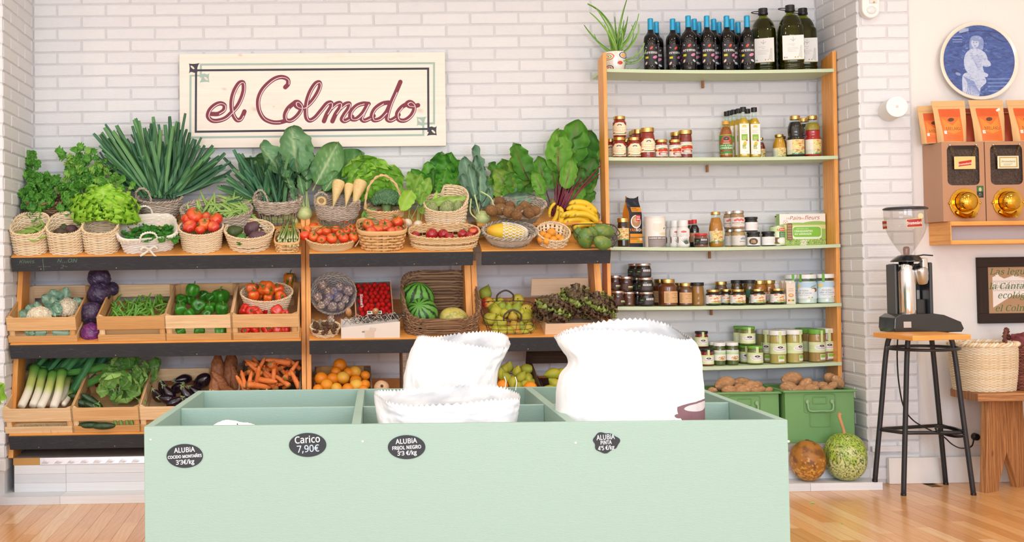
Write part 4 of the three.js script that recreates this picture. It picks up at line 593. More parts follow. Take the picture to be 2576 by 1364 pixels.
// oval basket of nectarines
bk('oval straw basket with an open beaded band holding nectarines', 0, 1116, 0.086, { a: 0.188, b: 0.094, ab: 0.17, bb: 0.082, n: 2.6, h: 0.07, rows: 12, stakes: 40, tone: 'straw', gap: [0.33, 0.46], seg: 120, rim: slopeRim(0.02) });
heap(0, [[1045, 593, 12], [1086, 590, 16], [1115, 590, 14], [1131, 598, 12], [1164, 590, 13], [1191, 584, 15], [1182, 596, 12]], 0.062, (p, r, q, k) => fruit('nectarine', 'nectarine', FR.nectarine[k % 2], glossFruit, p, r, spin()), 'dark red nectarine in the oval straw basket', 'nectarines in the oval basket');
// netted papaya in a grey basket
{
const t = bk('grey willow bowl with a wire foot holding a netted yellow papaya', 0, 1280, 0.092, { a: 0.143, b: 0.11, ab: 0.1, bb: 0.075, h: 0.06, rows: 11, stakes: 26, tone: 'grey', y0: 0.3, rough: 0.5, rimR: 0.006, rim: slopeRim(0.03) });
const gs = []; for (const f of [0.05, 0.22]) { const p = []; for (let k = 0; k < 30; k++) { const q = k / 30 * 2 * PI; p.push(V(sin(q) * mixN(0.1, 0.12, f), f * 0.085, cos(q) * mixN(0.075, 0.09, f))); } gs.push(sweep(p, 0.0012, 4, true)); } stuffPart(t, 'wire_mesh', merge(gs), M.wire);
const c = onT(0, 1276, 584, 0.058), r = 25 * S(c.z), f = fruit('papaya', 'papaya', FR.netmelon, skin, c, V(r, r * 1.65, r), [0.25, 0, 1.5]); f.userData.label = 'yellow papaya half wrapped in a white foam net';
const gs2 = []; for (const s of [-1, 1]) for (let k = 0; k < 18; k++) { const p = []; for (let j = 0; j <= 22; j++) { const v = j / 22, y = mixN(0.35, -1.25, v), w = Math.sqrt(max(0.02, 1 - pow(y / 1.3, 2))) * 0.965, q = k / 18 * 2 * PI + s * v * 1.25 + 0.05 * sin(v * 40); p.push(V(sin(q) * w, y, cos(q) * w)); } gs2.push(sweep(p, 0.035, 5)); }
const net = fruit('foam_net', 'net', merge(gs2), mat('#f6f3ea', 0.8), c, f.scale.clone(), [0.25, 0, 1.5]); net.userData.label = 'white foam fruit net pulled over the yellow papaya'; net.userData.kind = 'stuff';
}
bk('small round bamboo basket of apricots', 0, 1390, 0.08, { a: 0.087, b: 0.09, ab: 0.072, bb: 0.072, h: 0.048, rows: 5, stakes: 22, kind: 'splint', tone: 'pale', braid: 2, rimR: 0.004, rim: slopeRim(0.045) });
heap(0, [[1366, 592, 11], [1387, 586, 12], [1377, 597, 11], [1405, 599, 10], [1392, 604, 10], [1375, 607, 9], [1360, 602, 9], [1413, 604, 9]], 0.042, (p, r) => fruit('apricot', 'apricot', FR.apricot, vcol(0.5), p, r, spin()), 'small orange apricot in the bamboo basket', 'apricots in the bamboo basket');
{
const t = onTier(thing('wire_basket', 'square wire basket of green mangoes at the right end of the top tier', 'basket'), 0, 1496, 0.085); wireBasket(t, 0.118, 0.1, 0.075, 0.085, 0.075, 2, 2, 0.0016);
heap(0, [[1455, 590, 15, 0, 0.2], [1472, 600, 22, 0, 0.1], [1517, 584, 24, 1, 1.3], [1515, 612, 20, 1, 1.2], [1490, 588, 16, 0, 0.6]], 0.055, (p, r, q, k) => fruit('mango', 'mango', FR.mango[k % 2], vcol(0.38), p, r * 1.02, [0.3, rr(-0.4, 0.4), q[4]]), 'green mango in the square wire basket', 'mangoes in the wire basket');
}
// ---------------- back row
const greyB = (label, px, d, o, ry = 0) => bk(label, 0, px, d, { a: 0.118, b: 0.1, ab: 0.1, bb: 0.085, h: 0.11, rows: 13, stakes: 26, tone: 'grey', rough: 0.45, rimR: 0.005, ...o }, ry, o.v ?? VB);
// celery and parsley on the far left
{
bk('brown wicker basket half hidden behind celery leaves', 0, 120, 0.33, { a: 0.11, b: 0.08, ab: 0.095, bb: 0.07, n: 3, h: 0.13, rows: 12, stakes: 22, tone: 'brown', rough: 0.4 }, 0, VB);
const cl = [0, 1, 2, 3].map(i => leaf({ len: 0.05, W: 0.025, sh: t => sstep(0.04, 0.3, t) * pow(max(0, 1 - pow(t, 3)), 0.5), lob: 0.26, lobN: 7 + i, bend: rr(0.3, 1), fold: 0.3, ruf: 0.2, nu: 10, nv: 22, round: 1.5, a: ['#3a7426', '#4a8a2e', '#5a9a36', '#7aac44'][i], b: ['#4f9038', '#66a640', '#76b446', '#9cc45c'][i], rib: '#a8c878', sr: 0.0014, s: i * 5 }));
const bunch = (label, c0, tips, n, pick) => {
const o = at(c0[0], c0[1], 0.2), t = thing('celery', label, 'celery', o);
for (const [x, y, z] of tips) {
const b = at(c0[0] + rr(-22, 22), c0[1] + rr(-6, 6), z - 0.04).sub(o), e = at(x, y, z).sub(o), mid = b.clone().lerp(e, 0.55).add(V(0, 0.03, 0.015)), cu = spline([b, mid, e], 16);
part(t, 'stalk', sweep(cu, k => 0.0036 * (1.15 - 0.8 * k), 6), mat('#86ad52', 0.5));
for (let k = 0; k < n; k++) { const f = mixN(0.42, 1, k / (n - 1)), p = cu[Math.round(f * 16)], a = rr(-PI, PI), l = part(t, 'leaf', cl[pick()], leafM), tip = p.clone().add(V(0.045 * sin(a), 0.03 * cos(a) + 0.008, rr(0, 0.04))); setLeaf(l, p, tip, V(rr(-0.6, 0.6), 0.5, 1)); l.scale.multiplyScalar(rr(0.85, 1.25)); }
}
};
bunch('dark celery leaves rising at the far left wall', [100, 530], [[74, 378, 0.14], [84, 410, 0.16], [74, 440, 0.2], [66, 490, 0.3], [72, 520, 0.32], [92, 440, 0.14], [112, 440, 0.16], [122, 470, 0.2], [78, 480, 0.26], [98, 505, 0.3], [135, 455, 0.14], [118, 522, 0.34], [84, 548, 0.36], [132, 500, 0.24]], 9, () => Math.floor(rr(0, 2.6)));
bunch('leafy green celery bunch behind the bright lettuce', [200, 520], [[166, 388, 0.14], [188, 384, 0.16], [212, 374, 0.16], [238, 392, 0.18], [262, 400, 0.18], [284, 424, 0.2], [246, 428, 0.24], [210, 425, 0.22], [180, 440, 0.2], [300, 452, 0.24], [225, 452, 0.28], [160, 478, 0.22], [195, 470, 0.3], [178, 505, 0.33], [265, 460, 0.28], [150, 460, 0.16], [330, 470, 0.26], [160, 532, 0.36], [245, 480, 0.32]], 9, () => Math.floor(rr(0.6, 4)));
}
// leeks standing in a grey basket with a handle, and a second bunch to the right of it
const straps = [0, 1, 2, 3, 4].map(i => leaf({ len: 0.38, W: rr(0.009, 0.014), sh: t => (t > 0.97 ? 0.9 : 1) * mixN(0.8, 1, sin(PI * t)), bend: [0.15, 0.35, -0.2, 0.6, 0.1][i], fold: 0.7, ruf: 0.03, nu: 4, nv: 14, a: ['#2f5a3c', '#386848', '#41744a', '#2c5238', '#4d7c4c'][i], b: ['#3f7452', '#4c8460', '#5b8f58', '#3c6c4c', '#6c9c5c'][i], rib: '#7fa878', vein: 0, sr: 0.0008, s: i * 4 }));
function leekTops(label, base, z, fan, n, R, cat = 'leek') {
const o = at(base[0], base[1], z), t = thing('leek_bunch', label, cat, o);
for (let k = 0; k < n; k++) { const a = mixN(fan[0], fan[1], (k + rr(-0.4, 0.4)) / n), r = R(a) * (rnd() < 0.3 ? rr(0.5, 0.75) : rr(0.75, 1.06)) * (1 + 0.08 * sin(a * 7)), bx0 = base[0] + sin(a) * 40 + rr(-16, 16), by = base[1] + rr(-4, 8), ex = base[0] + sin(a) * r, ey = base[1] - cos(a) * r, l = part(t, 'leaf', straps[Math.floor(rnd() * 5)], leafMatt); setLeaf(l, at(bx0, by, z + rr(-0.04, 0.05)).sub(o), at(ex, ey, z + rr(-0.1, 0.12)).sub(o), V(rr(-1, 1), 0.3, 1), rr(-0.9, 0.9)); l.scale.x = l.scale.z = rr(0.85, 1.2); }
return t;
}
{
const t = greyB('grey willow basket with a rope handle holding leek tops', 404, 0.36, { a: 0.122, h: 0.1, v: 0.1 });
ropeHandle(t, [[-0.12, 0.09, 0.05], [-0.115, 0.15, 0.06], [-0.08, 0.175, 0.065], [-0.045, 0.15, 0.07], [-0.03, 0.08, 0.085]], 0.006, 'grey');
leekTops('wide fan of blue-green leek tops in a grey basket under the sign', [405, 492], 0.18, [-1.12, 1.32], 128, a => a < 0 ? 205 - 10 * a : 200 - 20 * a);
greyB('shallow grey oval basket of flat green beans', 546, 0.25, { a: 0.192, b: 0.115, ab: 0.17, bb: 0.1, h: 0.07, rows: 9, stakes: 40, seg: 110, rim: slopeRim(0.045) });
const os = []; for (let k = 0; k < 58; k++) { const px = rr(482, 630), py = mixN(505, px > 570 ? 544 : 566, rnd()), p = at(px, py, mixN(0.24, 0.36, (py - 500) / 65)); os.push(fruit('flat_bean', 'bean', FR.flatbean[k % 2], vcol(0.5), p, rr(0.72, 0.95), [TH - 0.9 + rr(-0.25, 0.25), rr(-0.5, 0.5), px < 540 ? rr(0.9, 2.2) : rr(-0.9, 1.3) * (rnd() < 0.5 ? 1 : 1)])); }
labelSet(os, 'pale flat green bean in the grey oval basket', 'flat beans in the oval basket');
}
{
const t = greyB('grey basket with a wire lower half holding fennel and leeks', 700, 0.3, { a: 0.13, b: 0.105, h: 0.135, rows: 12, y0: 0.5 });
const gs = []; for (const f of [0.04, 0.24, 0.44]) { const p = []; for (let k = 0; k < 36; k++) { const q = k / 36 * 2 * PI; p.push(V(sin(q) * mixN(0.1, 0.13, f), f * 0.135, cos(q) * mixN(0.085, 0.105, f))); } gs.push(sweep(p, 0.0011, 4, true)); } for (let k = 0; k < 22; k++) { const q = k / 22 * 2 * PI; gs.push(sweep([V(sin(q) * 0.1, 0, cos(q) * 0.085), V(sin(q) * 0.117, 0.075, cos(q) * 0.097)], 0.0011, 4)); } stuffPart(t, 'wire_mesh', merge(gs), M.wire);
ropeHandle(t, [[-0.125, 0.12, 0.03], [-0.12, 0.17, 0.04], [-0.085, 0.195, 0.05], [-0.06, 0.17, 0.06], [-0.045, 0.11, 0.085]], 0.005, 'grey');
leekTops('dark green leek tops leaning left out of a wire-footed grey basket', [690, 508], 0.2, [-1.42, 0.55], 72, a => a < -0.5 ? 150 : 118);
heap(0, [[722, 545, 13, 16], [690, 556, 11, 20], [668, 556, 10, 20], [706, 560, 10, 18], [740, 556, 10, 16]], VB + 0.045, (p, r, q) => fruit('fennel_bulb', 'fennel', FR.kohlrabi, mat('#f1f2dc', 0.5, { vertexColors: true }), at(q[0], q[1], 0.27), V(r, r * 1.3, r), [0.2, 0, rr(-0.7, 0.7)]), 'pale fennel bulb behind the wire of a grey basket', 'fennel bulbs in the wire-footed basket');
}
// kohlrabi with tall leaves and broad cabbage leaves
const kLeaf = [0, 1, 2].map(i => leaf({ len: 0.3, W: 0.055, sh: t => pow(sin(PI * pow(t, 0.85)), 0.55) * (0.75 + 0.35 * t), stalk: 0.42, bend: [0.35, -0.3, 0.5][i], fold: 0.4, ruf: 0.14, rn: 3, lob: 0.08, nu: 12, nv: 18, a: '#4c7a4e', b: '#6a9466', rib: '#c8d8a0', stalkCol: '#bccf8c', sr: 0.0042, vein: 0.6, s: i * 6 }));
const bLeaf = [0, 1].map(i => leaf({ len: 0.28, W: 0.075, sh: t => pow(sin(PI * pow(t, 0.9)), 0.5) * (0.7 + 0.4 * t), stalk: 0.12, bend: [0.3, 0.5][i], fold: 0.35, ruf: 0.1, rn: 2.4, nu: 14, nv: 20, a: ['#4e8048', '#3f7434'][i], b: ['#6d9a5e', '#5b8e48'][i], rib: '#cfdca4', sr: 0.004, vein: 0.8, s: i * 9 }));
const kBulb = (px, py, z, r, label) => { const p = at(px, py, z); const t = thing('kohlrabi', label, 'kohlrabi', p), b = part(t, 'bulb', FR.kohlrabi, skin); b.scale.setScalar(r * S(z)); return t; };
{
const t = kBulb(766, 537, 0.27, 20, 'pale green kohlrabi with tall leaves above the asparagus');
leavesPx(t, [[766, 528, 733, 318, 0.27, 0.2, 1.2], [762, 528, 655, 366, 0.27, 0.22, 0.9], [758, 528, 712, 400, 0.26, 0.26, 0.6], [764, 528, 700, 420, 0.27, 0.28, 0.6], [772, 528, 758, 370, 0.26, 0.16, 0.9], [778, 530, 740, 350, 0.26, 0.16, 1], [770, 528, 690, 395, 0.27, 0.25, 0.7], [756, 532, 735, 470, 0.27, 0.3, 0.6], [772, 530, 752, 440, 0.27, 0.3, 0.55], [762, 530, 720, 445, 0.27, 0.3, 0.5], [775, 530, 770, 420, 0.26, 0.2, 0.7]], kLeaf, leafMatt);
const o = at(800, 480, 0.16), c = thing('cabbage_greens', 'bunch of broad blue-green cabbage leaves standing behind the parsnips', 'greens', o);
leavesPx(c, [[786, 480, 852, 356, 0.16, 0.2, 1.1], [800, 480, 918, 386, 0.12, 0.12, 1.15], [770, 478, 600, 405, 0.12, 0.14, 0.8], [780, 480, 780, 380, 0.1, 0.1, 1], [810, 490, 850, 430, 0.18, 0.2, 0.9], [800, 490, 880, 440, 0.14, 0.14, 1], [760, 480, 640, 395, 0.1, 0.12, 0.9]], bLeaf, leafMatt);
}
{
const t = greyB('grey willow basket with two loop handles holding parsnips', 849, 0.27, { a: 0.12, b: 0.1, ab: 0.1, bb: 0.085, h: 0.115, rows: 14, y0: 0.3 });
ropeHandle(t, [[-0.12, 0.1, 0.03], [-0.118, 0.16, 0.03], [-0.085, 0.182, 0.03], [-0.055, 0.16, 0.03], [-0.05, 0.12, -0.0]], 0.0055, 'grey');
ropeHandle(t, [[0.05, 0.09, 0.09], [0.065, 0.125, 0.1], [0.09, 0.145, 0.1], [0.115, 0.13, 0.08], [0.12, 0.09, 0.06]], 0.0055, 'grey');
const os = [[853, 456, 838, 522, 16], [879, 464, 870, 520, 12.5], [908, 456, 888, 526, 17.5]].map(([x0, y0, x1, y1, r]) => { const A = at(x1, y1, 0.3), B = at(x0, y0, 0.27), d = B.clone().sub(A), f = fruit('parsnip', 'parsnip', FR.parsnip, mattFruit, A, 1); f.quaternion.setFromUnitVectors(V(0, 1, 0), d.clone().normalize()); f.scale.set(r * S(A.z), d.length() / 2.52, r * S(A.z)); return f; });
const A = at(811, 504, 0.33), f = fruit('parsnip', 'parsnip', FR.parsnip, mattFruit, A.clone().add(V(-0.01, -0.03, -0.085)), 1); f.quaternion.setFromUnitVectors(V(0, 1, 0), V(0.05, 0.3, 1).normalize()); f.scale.set(14 * S(A.z), 0.036, 14 * S(A.z)); os.push(f);
labelSet(os, 'thick cream parsnip in the grey basket with loop handles', 'parsnips in the grey basket');
}
// soft lettuce heads behind the handled basket
{
const o = at(950, 480, 0.14), t = thing('lettuce', 'soft pale green lettuce behind the basket with the arched handle', 'lettuce', o), vs = lettuceLeaf(4, '#6fae2c', '#97c84a', '#d8e6a0', { bend: 1, ruf: 0.2, W: 0.05, lob: 0.02 });
leavesPx(t, [[930, 500, 884, 400, 0.16, 0.16], [935, 500, 903, 390, 0.14, 0.14], [940, 500, 925, 392, 0.12, 0.12], [945, 500, 946, 396, 0.13, 0.16], [950, 500, 968, 412, 0.14, 0.18], [955, 500, 992, 414, 0.12, 0.12], [960, 500, 1006, 440, 0.14, 0.16], [930, 500, 880, 430, 0.18, 0.2], [935, 505, 900, 440, 0.2, 0.24], [945, 505, 935, 430, 0.2, 0.25], [955, 505, 960, 445, 0.2, 0.24], [965, 505, 1010, 470, 0.18, 0.22], [950, 505, 985, 450, 0.2, 0.24], [925, 505, 890, 470, 0.2, 0.24], [960, 508, 1000, 485, 0.2, 0.26], [940, 480, 915, 410, 0.16, 0.2], [945, 480, 945, 415, 0.16, 0.2]], vs, leafM);
}
{
const t = bk('wicker basket with a tall arched handle holding broccoli', 0, 966, 0.29, { a: 0.108, b: 0.09, ab: 0.09, bb: 0.075, h: 0.075, rows: 10, stakes: 22, tone: 'straw' }, 0, VB);
ropeHandle(t, [[-0.1, 0.02, 0.02], [-0.098, 0.14, 0.0], [-0.065, 0.22, -0.01], [-0.01, 0.255, -0.01], [0.05, 0.22, -0.01], [0.092, 0.13, 0.0], [0.1, 0.02, 0.02]], 0.006, 'straw');
const p = at(972, 507, 0.27), b = thing('broccoli', 'dark green broccoli head in the basket with the arched handle', 'broccoli', p), fl = part(b, 'florets', FR.broccoli, mattFruit), st = part(b, 'stalk', lathe([[0.001, 0], [0.022, 0.005], [0.03, 0.08], [0.001, 0.08]], 12), mat('#7fa05a', 0.6)); fl.scale.setScalar(37 * S(p.z)); st.position.set(0, -0.08, 0);
leavesPx(b, [[945, 535, 918, 548, 0.3, 0.34, 1.6], [960, 548, 905, 560, 0.3, 0.35, 1.6], [990, 545, 1015, 552, 0.28, 0.3, 1.4]], [leaf({ len: 0.1, W: 0.035, bend: 0.5, a: '#5d9440', b: '#7cae58', ruf: 0.1, s: 2 })], leafM);
}
// white turnips, big drooping leaves
{
const o = at(1040, 560, 0.3), t = thing('turnip_bunch', 'bunch of small white turnips with green tops', 'turnip', o);
for (const [x, y, r] of [[1025, 561, 12], [1052, 566, 12.5]]) { const p = at(x, y, 0.32), b = part(t, 'turnip', FR.turnip, skin); b.position.copy(p.sub(o)); b.scale.setScalar(r * S(0.32)); }
const vs = [0, 1].map(i => leaf({ len: 0.22, W: 0.045, sh: t => pow(sin(PI * pow(t, 0.9)), 0.6), stalk: 0.5, bend: [0.9, 0.6][i], a: '#6c9f38', b: '#93bf50', rib: '#c5d88c', stalkCol: '#b9d07c', sr: 0.0026, lob: 0.06, s: i * 4 + 1, vein: 0.4 }));
leavesPx(t, [[1028, 552, 1060, 436, 0.3, 0.3, 0.7], [1034, 552, 1082, 446, 0.3, 0.32, 0.7], [1050, 556, 1030, 430, 0.3, 0.24, 0.8], [1048, 556, 1058, 462, 0.3, 0.32, 0.6], [1055, 556, 1068, 480, 0.3, 0.34, 0.7], [1040, 556, 1000, 470, 0.3, 0.24, 0.8], [1058, 560, 1066, 520, 0.3, 0.36, 1.2]], vs, leafM);
leavesPx(t, [[1036, 478, 1008, 530, 0.36, 0.37, 1.15]], [leaf({ len: 0.13, W: 0.042, sh: t => pow(sin(PI * pow(t, 0.8)), 0.5), bend: 0.4, a: '#86b83a', b: '#a2cc50', rib: '#c8dc88', lob: 0.05, sr: 0.0018, s: 3 })], leafM);
}
// spinach beet bunch, artichokes
{
const o = at(1095, 490, 0.12), t = thing('chard_bunch', 'tall bunch of fresh green chard leaves behind the artichokes', 'chard', o), vs = [0, 1, 2].map(i => leaf({ len: 0.22, W: 0.05, sh: t => pow(sin(PI * pow(t, 0.85)), 0.55), stalk: 0.25, bend: [0.8, 0.5, 1.2][i], fold: 0.3, ruf: 0.22, lob: 0.04, nu: 12, nv: 18, a: ['#3d8226', '#4c942c', '#2f6c22'][i], b: ['#63a838', '#76b542', '#4c8c34'][i], rib: '#a8cc78', sr: 0.003, s: i * 5 + 2 }));
leavesPx(t, [[1090, 500, 1034, 424, 0.12, 0.1], [1092, 500, 1074, 406, 0.12, 0.1], [1100, 500, 1112, 380, 0.1, 0.1, 1.2], [1105, 500, 1136, 382, 0.12, 0.1, 1.1], [1110, 500, 1158, 402, 0.12, 0.1], [1095, 500, 1090, 420, 0.15, 0.18], [1105, 500, 1125, 420, 0.16, 0.2, 1.2], [1110, 500, 1160, 440, 0.14, 0.16], [1085, 500, 1045, 445, 0.14, 0.16], [1090, 505, 1062, 462, 0.18, 0.22], [1112, 505, 1140, 455, 0.2, 0.25, 1.1], [1080, 505, 1030, 470, 0.16, 0.18], [1115, 505, 1170, 465, 0.16, 0.18], [1100, 505, 1105, 450, 0.2, 0.24]], vs, leafM);
bk('straw wicker basket with a rising right rim holding artichokes', 0, 1120, 0.27, { a: 0.118, b: 0.1, ab: 0.105, bb: 0.09, n: 2.8, h: 0.082, rows: 13, stakes: 30, tone: 'pale', rim: q => 0.05 * sstep(0.1, 1.4, q > PI ? q - 2 * PI : q) + 0.02 * (1 - cos(q)) }, 0, VB);
heap(0, [[1088, 526, 14.5], [1123, 526, 18], [1152, 524, 15], [1084, 507, 11], [1146, 496, 12], [1110, 508, 12]], VB + 0.08, (p, r) => fruit('artichoke', 'artichoke', FR.artichoke, vcol(0.65), p, r, [0.4, rr(-2, 2), rr(-0.4, 0.4)]), 'grey-green artichoke in the straw basket', 'artichokes in the straw basket');
const lf = thing('turnip_leaf', 'pale green leaf lying across the artichokes', 'leaf', at(1120, 505, 0.32)); leavesPx(lf, [[1066, 515, 1182, 496, 0.33, 0.34, 0.7, 0.6], [1090, 520, 1100, 478, 0.33, 0.32, 0.9]], [leaf({ len: 0.22, W: 0.03, bend: 0.4, ruf: 0.2, a: '#86b045', b: '#a9c964', rib: '#cfe09a', sr: 0.002, s: 8 })], leafM);
}
// second kohlrabi with grey-green leaves, chard with brown veins
const gLeaf = [0, 1, 2].map(i => leaf({ len: 0.26, W: 0.04, sh: t => pow(sin(PI * pow(t, 0.85)), 0.5), stalk: 0.2, bend: [0.3, -0.4, 0.6][i], fold: 0.5, ruf: 0.2, lob: 0.07, nu: 12, nv: 18, a: '#557a60', b: '#7d9c80', rib: '#b4c9a4', sr: 0.003, vein: 0.4, s: i * 3 + 5 }));
{
const t = kBulb(1214, 548, 0.3, 20, 'pale kohlrabi with curling stalks left of the kiwi basket');
leavesPx(t, [[1200, 535, 1168, 398, 0.28, 0.14], [1203, 535, 1186, 374, 0.28, 0.12, 0.6], [1200, 535, 1196, 392, 0.27, 0.16, 0.55], [1206, 535, 1178, 415, 0.3, 0.24, 0.6], [1204, 535, 1206, 425, 0.3, 0.26, 0.6], [1206, 535, 1210, 408, 0.28, 0.16, 0.6], [1198, 538, 1160, 440, 0.28, 0.2], [1205, 536, 1215, 440, 0.28, 0.18, 0.8], [1196, 540, 1172, 470, 0.29, 0.24], [1208, 538, 1235, 465, 0.28, 0.24, 1.1], [1215, 570, 1150, 592, 0.33, 0.37, 0.8], [1225, 570, 1200, 598, 0.33, 0.37, 0.9]], gLeaf, leafMatt);
for (const q of [[[1228, 545], [1240, 530], [1236, 500], [1210, 482]], [[1200, 552], [1184, 535], [1185, 500]], [[1206, 540], [1200, 515], [1194, 490]]]) part(t, 'stalk', sweep(spline(q.map(a => at(a[0], a[1], 0.35).sub(t.position)), 14), 0.0042, 6), mat('#c3d292', 0.5));
const o = at(1280, 500, 0.12), c = thing('chard_bunch', 'dark green chard with brownish stalks behind the kiwis', 'chard', o), vs = [0, 1, 2].map(i => leaf({ len: 0.24, W: 0.055, sh: t => pow(sin(PI * pow(t, 0.85)), 0.5), stalk: 0.2, bend: [0.6, 0.9, -0.3][i], fold: 0.3, ruf: 0.24, lob: 0.05, nu: 12, nv: 18, a: ['#3f7c28', '#4b8a2a', '#6b9634'][i], b: ['#5f9c3c', '#72ab40', '#93b44c'][i], rib: '#7c4a3a', stalkCol: '#6e3a34', sr: 0.003, vein: 0.6, s: i * 7 + 1 }));
leavesPx(c, [[1300, 500, 1228, 410, 0.12, 0.1], [1300, 500, 1262, 398, 0.12, 0.1, 1.1], [1300, 500, 1300, 372, 0.12, 0.12, 1.1], [1345, 480, 1290, 358, 0.14, 0.18, 0.9], [1290, 505, 1212, 450, 0.18, 0.2, 1.1], [1295, 505, 1228, 475, 0.2, 0.24, 1.1], [1305, 505, 1280, 430, 0.18, 0.22, 1.2], [1310, 505, 1330, 430, 0.14, 0.14], [1300, 505, 1245, 425, 0.16, 0.18, 1.1], [1310, 508, 1340, 465, 0.16, 0.18], [1300, 508, 1265, 465, 0.22, 0.26, 1.2]], vs, leafM);
const g = thing('kohlrabi_greens', 'grey-green kohlrabi leaves drooping over the kiwi basket', 'greens', at(1280, 500, 0.24)); leavesPx(g, [[1232, 508, 1348, 492, 0.24, 0.26, 1.1, 0.5], [1240, 500, 1300, 480, 0.22, 0.2, 1.2], [1330, 530, 1270, 500, 0.2, 0.24, 1.2], [1345, 540, 1320, 490, 0.2, 0.2, 1.3], [1350, 530, 1300, 510, 0.22, 0.24, 1.2], [1230, 520, 1215, 470, 0.22, 0.22, 1.2]], gLeaf, leafMatt);
}
bk('shallow grey willow basket of brown kiwi fruit', 0, 1303, 0.25, { a: 0.145, b: 0.105, ab: 0.1, bb: 0.07, h: 0.09, rows: 12, stakes: 28, tone: 'grey', y0: 0.45, rough: 0.5, rimR: 0.006, rim: slopeRim(0.02) }, 0, VB);
heap(0, [[1237, 530, 15], [1256, 512, 17], [1260, 527, 16], [1283, 519, 13], [1282, 533, 17], [1307, 531, 14], [1322, 522, 16], [1330, 536, 14], [1344, 531, 14], [1300, 542, 13]], VB + 0.085, (p, r, q, k) => fruit('kiwi', 'kiwi', FR.kiwi[k % 2], vcol(0.85), p, r, [rr(-0.3, 0.3), rr(-1, 1), rr(-0.8, 0.8)]), 'brown kiwi fruit in the shallow grey basket', 'kiwis in the grey basket');
// beetroot leaves on red stalks
{
const o = at(1400, 530, 0.2), t = thing('beetroot_bunch', 'tall bunch of beetroot leaves on dark red stalks', 'beetroot', o), vs = [0, 1, 2, 3].map(i => leaf({ len: 0.4, W: 0.06, sh: t => pow(sin(PI * pow(t, 0.8)), 0.55), stalk: 0.48, bend: [0.5, -0.35, 0.8, 0.2][i], fold: 0.3, ruf: 0.22, lob: 0.06, nu: 12, nv: 18, a: ['#3f7a28', '#4e8a2c', '#356c2a', '#5d9434'][i], b: ['#62a03a', '#7bb044', '#4f8c38', '#8cba50'][i], rib: '#8a4a48', stalkCol: '#7c2438', sr: 0.0042, vein: 0.45, s: i * 5 + 3 }));
leavesPx(t, [[1398, 545, 1455, 300, 0.2, 0.16, 1.1], [1400, 545, 1405, 330, 0.2, 0.14, 1], [1402, 545, 1488, 326, 0.2, 0.16, 1.1], [1405, 545, 1503, 352, 0.2, 0.12, 1], [1395, 545, 1352, 392, 0.2, 0.18], [1392, 545, 1342, 432, 0.22, 0.2, 0.9], [1400, 548, 1500, 395, 0.22, 0.2, 1.1], [1405, 548, 1504, 440, 0.2, 0.16, 1], [1408, 548, 1500, 485, 0.2, 0.18, 1], [1400, 548, 1440, 400, 0.24, 0.24, 0.9], [1402, 548, 1470, 420, 0.24, 0.24, 0.9], [1410, 548, 1495, 520, 0.2, 0.2, 1.1], [1396, 548, 1385, 400, 0.22, 0.2, 0.9], [1393, 550, 1340, 470, 0.22, 0.22, 0.8], [1408, 550, 1460, 520, 0.2, 0.18, 1], [1400, 546, 1425, 360, 0.2, 0.14, 1.1], [1404, 546, 1480, 370, 0.2, 0.14, 1.2], [1406, 548, 1470, 470, 0.22, 0.2, 1]], vs, leafM);
const stl = mat('#7a2338', 0.45); for (let k = 0; k < 14; k++) part(t, 'stalk', sweep(spline([at(1388 + k * 2.4, 552, 0.22).sub(o), at(1402 + k * 4 + rr(-8, 8), 490, 0.24).sub(o), at(1400 + k * 8 + rr(-12, 12), 430 + rr(-15, 15), 0.22).sub(o)], 12), u => 0.005 * (1 - 0.4 * u), 6), stl);
}
// bananas
{
const bm = vcol(0.5), mk = (label, list, crown) => { const o = at(crown[0], crown[1], 0.26), t = thing('banana_bunch', label, 'bananas', o); list.forEach(([x, y, rz, v, s, ry = 0]) => { const p = at(x, y, 0.18 + v).sub(o), b = part(t, 'banana', FR.banana, bm); b.position.copy(p); b.rotation.set(0.15, ry, rz); b.scale.setScalar(s); }); const c = part(t, 'crown', lump(0.016, 0.026, 0.014, 0.2, 2, () => L('#7a6a38')), mattFruit); return t; };
mk('small hand of bananas hanging over the kiwi basket', [[1402, 556, -1.9, 0.12, 0.92], [1392, 545, -2.1, 0.1, 0.75], [1388, 528, 1.2, 0.12, 0.5]], [1390, 512]);
mk('large hand of ripe yellow bananas behind the apricots', [[1468, 520, -0.35, 0.13, 0.95], [1462, 532, -0.3, 0.14, 0.95], [1448, 545, -0.12, 0.14, 0.95], [1470, 548, -0.25, 0.15, 0.95], [1452, 560, -0.05, 0.13, 0.95], [1475, 572, 0.02, 0.14, 0.9], [1430, 575, 0.15, 0.1, 0.85], [1448, 582, 0.1, 0.1, 0.9], [1490, 545, -1.0, 0.12, 0.85, 0.5], [1405, 580, 0.25, 0.08, 0.8], [1470, 592, 0.05, 0.08, 0.9]], [1502, 545]);
}
